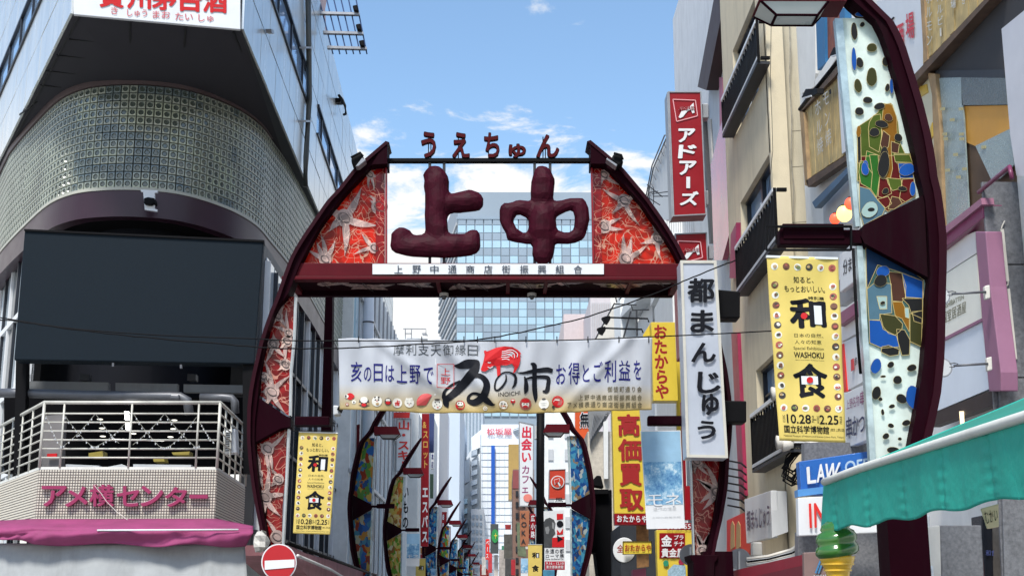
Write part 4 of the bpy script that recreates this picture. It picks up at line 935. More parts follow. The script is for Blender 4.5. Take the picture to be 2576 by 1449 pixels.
up_i = [(-.63, 3.12), (-.50, 2.88), (-.31, 2.56), (-.13, 2.24), (-.02, 2.02)]; up_o = [(-.66, 3.2), (-.45, 2.93), (-.23, 2.62), (-.03, 2.28), (.08, 2.02)]
oi2 = up_i+[p for p in oi if p[1] < 1.8]; oo2 = up_o+[p for p in oo if p[1] < 1.8]
def V3(p, y=0): return Vector((p[0], y, p[1]))
def resample(pts, n):
    L_ = [0]
    for a, b in zip(pts, pts[1:]): L_.append(L_[-1]+math.dist(a, b))
    o = []
    for i in range(n+1):
        s = L_[-1]*i/n; j = 0
        while j < len(L_)-2 and L_[j+1] < s: j += 1
        o.append(lerp(pts[j], pts[j+1], (s-L_[j])/(L_[j+1]-L_[j])))
    return o
def lband(a, b, y0, y1, n=44):
    a, b = resample(a, n), resample(b, n); vs = []; fs = []
    for p, q in zip(a, b): vs += [(p[0], y0, p[1]), (q[0], y0, q[1]), (q[0], y1, q[1]), (p[0], y1, p[1])]
    for k in range(n):
        for j in range(4): fs.append((k*4+j, k*4+(j+1) % 4, k*4+4+(j+1) % 4, k*4+4+j))
    return vs, fs+[(0, 1, 2, 3), (n*4+3, n*4+2, n*4+1, n*4)]
def rawmesh(name, vs, fs, m, smooth=False):
    me = bpy.data.meshes.new(name); me.from_pydata([tuple(v) for v in vs], [], fs); bm = bmesh.new(); bm.from_mesh(me); bmesh.ops.recalc_face_normals(bm, faces=bm.faces); bm.to_mesh(me); bm.free(); me.materials.append(m); return me
def pr(name, pts, y0, y1, m):
    b = MB().prism([V3(p, y0) for p in pts], Vector((0, y1-y0, 0))); return rawmesh(name, b.v, b.f, m)
gin_u = [(-.18, 1.95)]+[]      # inner glass edge runs vertical at x about 0
pu = [(-.005, 1.66), (.11, 1.70)]+[p for p in oi if .05 < p[1] < 1.6]
tri = locs([(2318, 497), (2167, 572), (2160, 600), (2169, 618), (2327, 703)])
upper_poly = [(-.03, 1.86)]+[p for p in resample(oi2, 90) if .30 < p[1] < 1.86]+[tri[0], tri[1]]
lower_poly = [(.0, -.10), tri[4]]+[p for p in resample(oi2, 90) if p[1] < -.36 and p[1] > -1.85]+[(.26, -1.85), (.01, -1.85)]
upper_poly[0] = (-.03, 1.86)
PM = {}
v_, f_ = lband(oi2, oo2, -.1, .1); PM['limb'] = [rawmesh('limb', v_, f_, DMAROON)]
v_, f_ = lband([(p[0]+.045, p[1]) for p in oo2], [(p[0]-.015, p[1]) for p in oo2], -.13, .13); PM['limb_fin'] = [rawmesh('limb_fin', v_, f_, FIN)]
PM['glass_panel'] = [pr('glass_panel', upper_poly, .02, .04, VG1), pr('glass_panel', lower_poly, .02, .04, VG1)]
PM['edge_strip'] = [pr('edge_strip', [(-.10, 1.84), (-.035, 1.84), (0, .06), (-.035, .06)], -.02, .05, PGREY), pr('edge_strip', [(-.035, -.1), (.01, -.1), (.01, -1.85), (-.035, -1.85)], -.02, .05, PGREY)]
PM['bracket'] = [pr('bracket', tri, -.07, .07, DMAROON)]
PM['banner_arm'] = [pr('banner_arm', [(-.62, .07), (-.14, .07), (-.14, -.05), (-.62, -.05)], -.06, .06, DMAROON), pr('arm_pin', [(-.16, .03), (.0, .03), (.0, -.03), (-.16, -.03)], -.03, .03, DMAROON)]
# lamp: trapezoid hood with glass below
b = MB(); hood = [(-.75, 1.930), (-.03, 1.930), (-.03, 2.150), (-.66, 2.150)]
b.prism([V3(p, -.16) for p in hood], Vector((0, .32, 0))); PM['lamp_hood'] = [rawmesh('lamp_hood', b.v, b.f, MAROON)]
b = MB(); b.v = [(-.73, -.15, 1.928), (-.18, -.15, 1.928), (-.18, .15, 1.928), (-.73, .15, 1.928), (-.60, -.10, 1.830), (-.26, -.10, 1.830), (-.26, .10, 1.830), (-.60, .10, 1.830)]
b.f = [(0, 1, 5, 4), (1, 2, 6, 5), (2, 3, 7, 6), (3, 0, 4, 7), (4, 5, 6, 7), (0, 3, 2, 1)]; PM['lamp_glass'] = [rawmesh('lamp_glass', b.v, b.f, LAMPG)]
b = MB()
for i, j in ((0, 4), (1, 5), (2, 6), (3, 7), (4, 5), (5, 6), (6, 7), (7, 4)):
    vv = [(-.73, -.15, 1.928), (-.18, -.15, 1.928), (-.18, .15, 1.928), (-.73, .15, 1.928), (-.60, -.10, 1.830), (-.26, -.10, 1.830), (-.26, .10, 1.830), (-.60, .10, 1.830)]; b.tube([vv[i], vv[j]], .012, 6)
PM['lamp_frame'] = [rawmesh('lamp_frame', b.v, b.f, DMAROON)]
PM['pillar'] = [pr('pillar', [(.03, -1.85), (.33, -1.85), (.33, -4.45), (.03, -4.45)], -.15, .15, DMAROON)]
def pillar(x, y, z, side, gm, label, group='art glass lamp pillars along the street'):
    t = T('lamp_pillar', label, 'street lamp', (x, y, z), group); 
    made = {}
    for nm, ms in PM.items():
        for me in ms:
            o = bpy.data.objects.new(nm, me); COL.objects.link(o); o.parent = made.get('lamp_hood') if nm in ('lamp_glass', 'lamp_frame') else made['banner_arm'] if me.name.startswith('arm_pin') else t
            if me.name.startswith('arm_pin'): o.name = 'arm_pin'
            made.setdefault(nm, o)
            if nm == 'glass_panel' and gm:
                o.material_slots[0].link = 'OBJECT'; o.material_slots[0].material = gm
    t.scale = (side, 1, 1)
    return t
NG = mat('near_glass_white', (.78, .88, .82), .3, .0, var=.2, scale=5, transl=.3, spec=.3)
near = pillar(PV0.x, 10.3, PV0.z, 1, NG, 'near curved lamp pillar with white and blue stained glass by the green awning')
def nslab(pts, m, name='glass_piece', lift=0, th=.003):
    return slab(name, pts, PY(10.3+.012), th, m, near, lift=lift)
# the near lamp in the photo shows its underside
GC_ = {'k': mat('glass_black', (.010, .010, .010), .5, spec=.15, var=0), 'o': mat('glass_olive', (.035, .035, .008), .5, spec=.15, var=.2), 'b': mat('glass_blue', (.012, .10, .42), .5, spec=.15, var=.2, transl=.3), 'd': mat('glass_deep_blue', (.008, .035, .10), .5, spec=.15, var=.3, transl=.3),
       'g': mat('glass_green', (.03, .16, .02), .5, spec=.15, var=.3, transl=.3), 'm': mat('glass_moss', (.08, .12, .015), .5, spec=.15, var=.3, transl=.3), 'a': mat('glass_amber', (.30, .13, .012), .5, spec=.15, var=.3, transl=.3), 'r': mat('glass_ruby', (.12, .008, .008), .5, spec=.15, var=.3, transl=.3),
       'w': mat('glass_brown', (.06, .022, .012), .5, spec=.15, var=.3), 's': mat('glass_slate', (.10, .20, .27), .5, spec=.15, var=.2, transl=.3), 'p': mat('glass_pale', (.42, .58, .55), .5, spec=.15, var=.1, transl=.3), 't': mat('glass_teal', (.06, .14, .13), .5, spec=.15, var=.2, transl=.3)}
LEAD = mat('lead_gold', (.55, .42, .16), .4, .3, var=.1)
def wob(c, rx, ry, rot=0, n=16, sd=0):
    random.seed(int(c[0]*7+c[1])+sd); ph = random.uniform(0, 6); return [(c[0]+(p[0]-c[0])*(1+.13*math.sin(2*i*2*math.pi/n+ph)+.06*math.sin(3*i*2*math.pi/n)), c[1]+(p[1]-c[1])*(1+.13*math.sin(2*i*2*math.pi/n+ph))) for i, p in enumerate(ell(c, rx, ry, n, rot))]
k = 0
def P_(F, pts, c, edge=True):
    global k
    k += 1; pp = F(*pts); nslab(pp, GC_[c], lift=.002+.00022*k)
    if edge:
        mb = MB()
        for a, b in zip(pp, pp[1:]+pp[:1]): strip(mb, a, b, PY(10.312), 1.2, .002, lift=.003+.00022*k)
        mb.build('lead_line', LEAD, near)
big = [(Y6, [(1545, 770), (1600, 760), (1640, 860), (1645, 1000), (1600, 1100), (1610, 1240), (1590, 1330), (1530, 1330), (1530, 900)], 'a'), (Y6, [(1440, 900), (1470, 850), (1520, 840), (1530, 1000), (1510, 1120), (1440, 1080), (1432, 950)], 'm'),
 (Y6, [(1420, 1110), (1500, 1140), (1510, 1330), (1440, 1330), (1410, 1200)], 'g'), (Y6, [(1620, 1130), (1740, 1130), (1745, 1200), (1640, 1200)], 'g'), (Y6, [(1650, 1200), (1752, 1195), (1765, 1310), (1665, 1310)], 'b'), (Y6, [(1350, 940), (1375, 950), (1380, 1200), (1355, 1200)], 'k'),
 (Y6, [(1540, 960), (1590, 1000), (1580, 1080), (1540, 1120), (1520, 1060)], 'w'), (Y6, [(1600, 1040), (1660, 1060), (1650, 1130), (1600, 1120)], 'w'),
 (Y7, [(765, 40), (790, 45), (850, 130), (840, 240), (770, 200), (755, 120)], 'g'), (Y7, [(830, 0), (890, 0), (900, 160), (880, 300), (840, 240), (850, 130)], 'g'), (Y7, [(900, 160), (960, 170), (985, 270), (920, 300), (890, 290)], 'r'), (Y7, [(950, 160), (1050, 170), (1060, 230), (990, 250), (960, 200)], 'm'),
 (Y7, [(1060, 170), (1140, 165), (1145, 290), (1080, 330), (1040, 300)], 'r'), (Y7, [(985, 290), (1035, 300), (1060, 340), (1000, 380), (960, 380)], 'w'), (Y7, [(760, 220), (830, 240), (890, 320), (940, 370), (920, 420), (790, 490), (762, 400)], 's'), (Y7, [(885, 310), (960, 290), (985, 340), (940, 375)], 'r'),
 (Y7, [(1000, 0), (1110, 0), (1130, 55), (1010, 50)], 'm'),
 (W4, [(470, 115), (560, 110), (900, 350), (900, 490), (770, 490), (740, 300), (560, 240), (480, 420)], 'd'), (W4, [(640, 290), (740, 300), (770, 400), (765, 490), (740, 515), (670, 510), (660, 400)], 'w'), (W4, [(740, 300), (895, 360), (895, 490), (770, 480)], 'b'),
 (W4, [(480, 420), (540, 370), (660, 380), (665, 600), (575, 610), (575, 650), (495, 650)], 's'), (W4, [(552, 475), (628, 475), (628, 570), (575, 570)], 'p'), (W4, [(670, 515), (740, 515), (795, 620), (795, 740), (740, 640), (690, 620)], 'a'), (W4, [(740, 490), (893, 490), (893, 580), (810, 600), (790, 540)], 'k'),
 (W4, [(575, 605), (690, 620), (745, 680), (740, 720), (690, 765), (640, 750), (600, 700)], 'o'), (W4, [(495, 650), (580, 655), (600, 720), (700, 770), (720, 850), (590, 860), (500, 820)], 'b'), (W4, [(800, 600), (890, 640), (885, 850), (800, 810)], 'o'), (W4, [(815, 590), (893, 582), (893, 680), (830, 660)], 'k'),
 (W4, [(700, 720), (760, 725), (800, 800), (795, 910), (740, 915), (710, 810)], 'k'), (W4, [(590, 850), (640, 840), (720, 870), (715, 910), (650, 920), (585, 890)], 'k'), (W4, [(760, 560), (790, 560), (795, 640), (765, 630)], 'p')]
big = [(Y6, [(1352, 935), (1436, 880), (1500, 830), (1545, 762), (1610, 770), (1650, 900), (1665, 1050), (1700, 1128), (1742, 1140), (1768, 1330), (1352, 1330)], 'm'), (Y7, [(757, 10), (1120, 0), (1150, 290), (960, 395), (870, 330), (760, 230)], 'r'), (W4, [(475, 120), (900, 352), (893, 850), (800, 815), (590, 860), (482, 815)], 't')]+big
for F, pts, c in big: P_(F, pts, c)
oval = [(Y6, 1328, 235, 24, 58, 'k'), (Y6, 1387, 186, 17, 17, 'k'), (Y6, 1457, 355, 32, 34, 'o'), (Y6, 1368, 465, 24, 40, 'k'), (Y6, 1456, 570, 42, 60, 'o'), (Y6, 1355, 635, 26, 50, 'o'), (Y6, 1426, 740, 30, 26, 'k'), (Y6, 1513, 785, 36, 26, 'k'), (Y6, 1365, 822, 28, 32, 'k'), (Y6, 1527, 915, 48, 26, 'k'), (Y6, 1475, 975, 42, 28, 'k'), (Y6, 1578, 868, 32, 26, 'w'),
 (Y6, 1650, 1015, 26, 32, 'k'), (Y6, 1405, 1235, 26, 50, 'b'), (Y6, 1543, 1200, 42, 110, 'k'), (Y6, 1360, 970, 18, 36, 'a'), (Y6, 1570, 650, 16, 28, 'k'), (Y6, 1600, 640, 14, 50, 'b'), (Y6, 1325, 440, 16, 90, 'b'), (Y6, 1400, 110, 60, 24, 'b'), (Y6, 1555, 460, 20, 36, 'k'),
 (Y7, 797, 100, 26, 42, 'b'), (Y7, 928, 70, 40, 88, 'k'), (Y7, 1058, 238, 28, 18, 'k'), (Y7, 940, 255, 24, 20, 'k'), (Y7, 1130, 240, 22, 44, 'b'), (Y7, 830, 385, 56, 52, 'p'), (Y7, 840, 385, 22, 16, 'k'), (Y7, 1090, 105, 50, 45, 'b'),
 (W4, 597, 290, 44, 44, 'b'), (W4, 580, 360, 52, 40, 'k'), (W4, 595, 525, 16, 13, 'k'), (W4, 545, 995, 38, 55, 'b'), (W4, 655, 985, 24, 22, 'k'), (W4, 812, 1008, 32, 26, 'k'), (W4, 598, 1073, 18, 9, 'k'), (W4, 705, 1098, 28, 34, 'k'), (W4, 548, 1195, 30, 52, 'k'), (W4, 735, 1238, 38, 34, 'k'), (W4, 825, 1230, 54, 92, 'b'),
 (W4, 663, 1295, 22, 14, 'k'), (W4, 594, 1338, 12, 20, 'k'), (W4, 770, 1418, 28, 22, 'k'), (W4, 655, 1440, 20, 14, 'k'), (Y8, 1128, 603, 18, 18, 'k'), (Y8, 1212, 620, 10, 10, 'k'), (Y8, 1175, 690, 42, 20, 'k'), (Y8, 1158, 540, 16, 14, 'k'), (Y8, 1095, 380, 10, 12, 'k')]
for F, x, y, rx, ry, c in oval:
    c0 = F((x, y)); s_ = F.o[2]; pp = wob(c0, rx*s_, ry*s_); k += 1; nslab(pp, GC_[c], lift=.002+.00022*k)
    mb = MB()
    for a, b in zip(pp, pp[1:]+pp[:1]): strip(mb, a, b, PY(10.312), .9, .002, lift=.0015+.00022*k)
    mb.build('lead_line', LEAD, near)
# banner hanger of the near pillar
hg = PY(10.2)
def hangrect(u0, v0, u1, v1, parent, pl, w_=4):
    for a, b in (((u0, v0), (u1, v0)), ((u0, v1), (u1, v1)), ((u0, v0), (u0, v1)), ((u1, v0), (u1, v1))):
        mb = MB(); strip(mb, a, b, pl, w_, .03); mb.build('hanger_bar', BLACK, parent)
hangrect(1929, 569, 2142, 628, near, hg, 4)
slab('banner_arm', [(1962, 574), (2140, 580), (2140, 617), (1962, 615)], PY(10.25), .12, DMAROON, near, bev=.01)
slab('arm_pin', [(2140, 588), (2168, 588), (2168, 612), (2140, 610)], PY(10.25), .1, DMAROON, near)
rod('hanger_pole', [(2146, 625), (2152, 750), (2158, 860), (2165, 940)], PY(10.1), .012, BLACK, near)
# other pillars down the street
XL, XR = -3.50, 2.98
info = [(21+16, -1, VG1, 'curved lamp pillar with multicolour glass just left of the white ski sign'), (47.8, -1, VG2, 'curved lamp pillar with amber glass beside the red slot parlour sign'), (36.5, 1, VG3, 'curved lamp pillar with blue glass beside the black box on the right')]
for y, sd, gm, lab in info:
    x = PY(y).at(935 if y < 40 else 1010, 1272 if y < 40 else 1332).x if sd < 0 else PY(y).at(1437, 1272).x
    pillar(x+sd*.0, y, PV0.z-.12, sd, gm, lab)
for i, y in enumerate((62, 76, 90, 104, 120, 140)):
    for sd in (-1, 1):
        x = (-3.6+.004*y*6) if sd < 0 else 2.3
        x = PY(y).at(1262-11000/y*.93, 1400).x if sd < 0 else PY(y).at(1262+6700/y, 1400).x
        pillar(x, y, PV0.z-.1, sd, VG1 if i % 2 else VG3, 'distant lamp pillar with maroon hood in the %s row, number %s from the gate' % ('left' if sd < 0 else 'right', ('three', 'four', 'five', 'six', 'seven', 'eight')[i]) if False else 'maroon hooded lamp pillar in the %s row, %s past the three big ones' % ('left' if sd < 0 else 'right', ('first', 'second', 'third', 'fourth', 'fifth', 'sixth')[i]), 'far lamp pillars in the %s row' % ('left' if sd < 0 else 'right'))
# ---------------------------------------------------------------- WASHOKU banners
def washoku(q, pl, label, detail=2, y=0):
    t = T('hanging_banner', label, 'banner', pl.at(*bil(q, .5, 1)), 'yellow exhibition banners on the lamp arms')
    def disp(u, v): return .008*math.sin(v*.03+u*.01)+.006*math.sin(u*.09)
    pd = PL(pl.p, pl.n, disp if detail > 1 else None)
    grid('cloth', lambda s, t_: pd.at(*bil(q, s, t_)), 24, 60, PYEL, t, th=.004)
    mb = MB(); strip(mb, q[0], q[1], PL(pl.p-pl.n*.015, pl.n), abs(q[1][0]-q[0][0])*.03, .03); mb.build('rod', SIGNW, t)
    lf = .005
    R = lambda a, b, c, d: [bil(q, a, b), bil(q, c, b), bil(q, c, d), bil(q, a, d)]
    def h(s, a, b, c, d, m=INK, off=.015): htext(s, R(a, b, c, d), pd, m, t, lift=lf, off=off)
    h('和', .27, .222, .80, .388, INK, .06); h('食', .27, .575, .78, .765, INK, .05)
    MB().add([pd.at(*p, lf+.007) for p in R(.62, .262, .73, .365)], [(0, 1, 2, 3)]).build('print', SIGNW, t)
    if detail > 0:
        h('知ると、', .36, .105, .64, .14); h('もっとおいしい。', .22, .155, .80, .19); h('特別展', .55, .212, .78, .23)
        h('日本の自然、', .32, .415, .74, .437, off=.0); h('人々の知恵', .32, .45, .71, .473, off=.0)
        h('Special Exhibition', .30, .487, .74, .508, off=.0); h('WASHOKU', .30, .515, .74, .547, off=.03)
        h('10.28', .13, .855, .49, .905, off=.03); h('2.25', .62, .855, .90, .905, off=.03); h('国立科学博物館', .08, .915, .76, .957, off=.03)
        h('(東京 上野公園)', .78, .925, .99, .945, off=0); h('National Museum of Nature and Science (Ueno Park, Tokyo)', .07, .967, .98, .98, off=0)
        h('Nature and Culture of Japanese Cuisine', .32, .555, .74, .562, off=0)
        for s_, a in (('2023', .07), ('sat', .50), ('2024', .58), ('sun', .92)):
            mb = MB(); vs, fs = glyph(s_, .0); x0 = min(v[0] for v in vs); x1 = max(v[0] for v in vs); y1 = max(v[1] for v in vs)
            mb.add([pd.at(*bil(q, a+.035*(1-v[1]/y1), .86+.04*(v[0]-x0)/(x1-x0)), lf) for v in vs], fs); raw('lettering', mb, INK, t)
        mb = MB(); strip(mb, bil(q, .535, .882), bil(q, .57, .882), pd, abs(q[1][0]-q[0][0])*.012, .002, lf); raw('lettering', mb, INK, t)
        W_ = abs(q[1][0]-q[0][0])
        k = MB(); k.add([pd.at(*p, lf+.007) for p in R(.39, .645, .63, .69)], [(0, 1, 2, 3)]); raw('print', k, SIGNW, t)
        for cc in ((.475, .32), (.51, .667)):
            k = MB(); k.add([pd.at(*p, lf+.010) for p in ell(bil(q, *cc), W_*.045, W_*.045, 16)], [tuple(range(16))]); raw('print', k, INKR, t)
        random.seed(5)
        pos = [(.10+.162*i, .055) for i in range(6)]+[(.09, .10+.0545*i) for i in range(1, 13)]+[(.91, .10+.0545*i) for i in range(1, 13)]+[(.10+.162*i, .82) for i in range(6)]
        for i, p in enumerate(pos):
            c = bil(q, *p); r = W_*.05; pl_ = [Wm, FOOD[0], FOOD[2], FOOD[5], FOOD[2], FOOD[4], FOOD[0]][i % 7]
            sp = [(random.uniform(-.3, .3), random.uniform(-.3, .3), random.uniform(.3, .6), random.uniform(.25, .5), FOOD[random.choice([0, 1, 3, 4, 5, 2])]) for _ in range(3)]
            pic(c, r, pl_, sp, parent=t, pl=pd, lift=lf-.002)
    return t
washoku([(1928, 645), (2108, 650), (2127, 1113), (1960, 1108)], PY(10.2), 'large yellow food exhibition banner on the near lamp pillar')
washoku([(752, 1086), (850, 1089), (830, 1344), (737, 1341)], PY(20.95), 'yellow food exhibition banner hanging inside the left leg of the gate')
washoku(Y3((300, 1185), (418, 1185), (415, 1480), (302, 1480)), PY(36.3), 'small yellow exhibition banner beside the stone face poster', 0)
washoku(Y2((445, 1300), (525, 1300), (520, 1560), (438, 1560)), PY(50), 'tiny yellow exhibition banner below the small blue poster', 0)
gh = T('banner_hanger', 'thin black hanger frame holding the yellow banner inside the gate', 'hanger', PY(20.9).at(790, 1080))
hangrect(735, 1070, 842, 1083, gh, PY(20.9), 1.6)
# ---------------------------------------------------------------- Monet banners
MB_T = None
def skyprint(name):
    if name in MATS: return MATS[name]
    m = bpy.data.materials.new(name); MATS[name] = m; m.use_nodes = True; t = m.node_tree; p = t.nodes['Principled BSDF']; p.inputs['Roughness'].default_value = .6
    tc = t.nodes.new('ShaderNodeTexCoord'); n = t.nodes.new('ShaderNodeTexNoise'); n.inputs['Scale'].default_value = 5; n.inputs['Detail'].default_value = 9; n.inputs['Roughness'].default_value = .75
    t.links.new(tc.outputs['Object'], n.inputs['Vector']); r = t.nodes.new('ShaderNodeValToRGB'); e = r.color_ramp.elements
    e[0].position = .38; e[0].color = (.04, .16, .36, 1); e[1].position = .62; e[1].color = (.55, .68, .74, 1); x = e.new(.5); x.color = (.16, .36, .55, 1)
    t.links.new(n.outputs[0], r.inputs[0]); t.links.new(r.outputs[0], p.inputs['Base Color']); return m
def monet(q, pl, label, full=True):
    t = T('hanging_banner', label, 'banner', pl.at(*bil(q, .5, 1)), 'blue painting exhibition banners')
    R = lambda a, b, c, d: [bil(q, a, b), bil(q, c, b), bil(q, c, d), bil(q, a, d)]
    slab('cloth', q, pl, .01, SIGNW, t)
    slab('print', R(.02, .01, .98, .32), pl, .003, mat('print_sky', (.28, .48, .66), .6, var=.25, scale=1.5), t, lift=.006)
    slab('print', R(.02, .32, .98, .755), pl, .003, skyprint('print_garden'), t, lift=.006)
    htext('モネ', R(.08, .64, .93, .77), pl, SIGNW, t, lift=.014, off=.0)
    if full:
        cells('開くモネ'[:3] if False else 'はるか', R(.43, .10, .52, .22), pl, DARKG, t, vertical=True, off=-.005) if False else None
        for a, b in ((.80, .825), (.845, .855), (.875, .895)): htext('上野の森美術館', R(.15, a, .9, b), pl, LGREY, t, off=0) if a > .87 else None
        htext('連作の情景', R(.2, .78, .8, .82), pl, LGREY, t, off=0)
    return t
monet([(1611, 1083), (1712, 1082), (1723, 1328), (1627, 1330)], PY(20.95), 'blue painting exhibition banner hanging left of the tall white sign')
monet(Y2((365, 1093), (478, 1092), (472, 1365), (365, 1365)), PY(47.6), 'small blue painting banner by the amber glass pillar', False)
monet(Y3((240, 1300), (300, 1300), (300, 1460), (240, 1460)), PY(55), 'tiny blue banner left of the small yellow banner', False)
monet(Y2((568, 1385), (618, 1385), (616, 1460), (568, 1460)), PY(62), 'tiny blue banner at the bottom near the street end', False)
# ================================================================ FAR BUILDINGS down the street
def building(name, label, q, y, depth, m, wins=None, wm=None, cat='building', roof=None):
    """q: left, top, right, bottom in layout px; wins: (cols, rows, u margin, v0, v1, fill u, fill v)"""
    u0, v0, u1, v1 = q; pl = PY(y); t = T(name, label, cat, pl.at((u0+u1)/2, v1))
    a = pl.at(u0, v0); b = pl.at(u1, v1); z0 = min(b.z, .1)
    MB().box(a.x, b.x, y, y+depth, z0, a.z).build('wall', m, t)
    if wins:
        c, r, mu, w0, w1, fu, fv = wins; za = pl.at(u0, w0).z; zb = pl.at(u0, w1).z; xa, xb = pl.at(u0+mu, v0).x, pl.at(u1-mu, v0).x
        me = None
        for i in range(c):
            for j in range(r):
                x0 = xa+(xb-xa)*(i+.5-fu/2)/c; x1 = xa+(xb-xa)*(i+.5+fu/2)/c; y0 = za+(zb-za)*(j+.5-fv/2)/r; y1 = za+(zb-za)*(j+.5+fv/2)/r
                if me is None: me = rawmesh('window', *(lambda k_: (k_.v, k_.f))(MB().box(0, x1-x0, -.06*y/60, 0, 0, y0-y1)), wm or GDARK)
                copies('window', me, [Matrix.Translation((x0, y, y1))], t)
    return t
PALEW = mat('pale_wall', (.72, .74, .74), .6, var=.1, dirt=.12); FARW = mat('far_white', (.78, .83, .88), .6, var=.06); FARG = mat('far_grey', (.42, .49, .57), .5, var=.1)  # far white lightened to stand in for distance haze
TGR = mat('tower_crown', (.24, .30, .36), .5, .1, var=.08, scale=.05); TL = mat('tower_light_glass', (.38, .55, .66), .2, .2, var=.12, scale=.1); TD = mat('tower_grey_glass', (.26, .33, .40), .2, .1, var=.15, scale=.1)
# glass office tower
tw = T('office_tower', 'tall pale blue glass office tower behind the sculpted kanji', 'building', (3, 300, 0))
YT = 300; PT = PY(YT)
a, b, c = PT.at(1150, 700), PT.at(1502, 700), PY(345).at(1107, 700)
ztop = PT.at(1300, 484).z
MB().prism([Vector((a.x, YT, 0)), Vector((b.x, YT, 0)), Vector((b.x+6, YT+50, 0)), Vector((c.x, 345, 0))], Vector((0, 0, ztop))).build('wall', TGR, tw)
zc_ = PT.at(1300, 547).z
MB().prism([Vector((a.x-.3, YT-.5, zc_-.6)), Vector((b.x, YT-.5, zc_-.6)), Vector((b.x, YT, zc_-.6)), Vector((a.x-.3, YT, zc_-.6))], Vector((0, 0, .6))).build('ledge', TD, tw)
ncol = 16; random.seed(3)
xx = lambda i: a.x+(b.x-a.x)*i/ncol
for r in range(26):
    v0 = 549+r*19.2; z1 = PT.at(1300, v0).z; z0 = PT.at(1300, v0+18.0).z
    if 870 < v0 < 1025: continue
    for i in range(ncol):
        dk = (r % 2 == 0)
        if random.random() < .08: dk = not dk
        MB().box(xx(i)+.12, xx(i+1)-.12, YT-.35, YT, z0, z1).build('window', TD if dk else TL, tw)
# side face ribs of the tower
for r in range(30):
    v0 = 560+r*19.2; za_ = PT.at(1300, v0).z
    MB().prism([Vector((a.x-.05, YT+.05, za_)), Vector((c.x-.05, 345, za_)), Vector((c.x-.05, 345, za_-.7)), Vector((a.x-.05, YT+.05, za_-.7))], Vector((-.3, -.3, 0))).build('band', TGR if r % 2 else LGREY, tw)
for fr_, nm in (((1213, 470, 1218, 482), 'a'),): pass
# department store
ds = T('department_store', 'white gridded store with a thin blue vertical stripe and red rooftop name', 'building', PY(170).at(1260, 1449))
PD = PY(170); D0, D1 = PD.at(1211, 1067), PD.at(1330, 1449)
MB().box(D0.x, D1.x, 170, 200, 0, D0.z).build('wall', FARW, ds)
MB().prism([Vector((D0.x, 170, 0)), Vector((D0.x-4.2, 214, 0)), Vector((D0.x+2, 214, 0))], Vector((0, 0, PD.at(1211, 1090).z))).build('side_wall', mat('far_white_side', (.80, .84, .86), .6, var=.08), ds)
gr = mat('store_joint', (.48, .54, .60), .6, var=0)
for i in range(8): 
    u = 1213+i*14.2; mb = MB(); strip(mb, (u, 1121), (u, 1449), PD, .8, .05, .05); mb.build('joint', gr, ds)
for i in range(21):
    v = 1121+i*17.3; mb = MB(); strip(mb, (1211, v), (1330, v), PD, .9, .05, .07); mb.build('joint', gr, ds)
slab('blue_stripe', W2((750, 180), (785, 180), (785, 940), (750, 940)), PD, .3, mat('stripe_blue', (.01, .10, .48), .4, var=0), ds, lift=.5)
htext('松坂屋', W2((705, 12), (950, 8), (950, 78), (705, 78)), PD, mat('far_red', (.60, .10, .14), .5, var=0), ds, lift=.3, off=.03)
mb = MB()
for i in range(5): strip(mb, W2((960+i*8, 30+i*12)), W2((1015, 8+i*16)), PD, 1.5, .2, .3)
mb.build('emblem', TD, ds)
slab('gold_screen', W2((918, 165), (1018, 165), (1018, 700), (918, 700)), PY(165), 3, mat('gold_mesh', (.44, .29, .09), .5, .2, var=.2, scale=.5), ds)
for j in range(14):
    for k_, uu in enumerate((575, 480)):
        q_ = [(uu-18, 235+j*95-k_*0), (uu+38, 215+j*95), (uu+38, 262+j*95), (uu-18, 282+j*95)]
        if uu == 480 and j < 5: continue
        slab('window', W2(*q_), PY(170.3), 1.6, FARG if uu == 575 else TL, ds)
for q_, mm in ((((555, 100), (655, 20), (655, 190), (560, 230)), FARW), (((470, 350), (540, 290), (545, 520), (470, 560)), FARW), (((462, 590), (548, 520), (548, 1449), (462, 1449)), PALEW), (((548, 330), (642, 250), (642, 1449), (548, 1449)), FARW)):
    slab('wing_wall', W2(*q_), PY(172), 8, mm, ds)
building('office_block', 'plain grey blue slab block left of the white gridded store', (1113, 1000, 1153, 1500), 150, 30, mat('slab_blue_grey', (.50, .58, .66), .6, var=.06, scale=.1))
building('office_block', 'bright white block with small windows beside the grey blue slab', (1090, 1000, 1114, 1245), 128, 14, FARW, (1, 10, 3, 1010, 1235, .6, .5), FARG)
building('office_block', 'dark ribbed high rise seen between the grey slab and the store', (1152, 1000, 1212, 1500), 230, 30, FARG, (7, 1, 0, 1010, 1480, .35, .99), TD)
building('office_block', 'low grey block at the end of the street', (1185, 1280, 1216, 1500), 160, 10, LGREY, (3, 10, 1, 1290, 1480, .6, .5), TD)
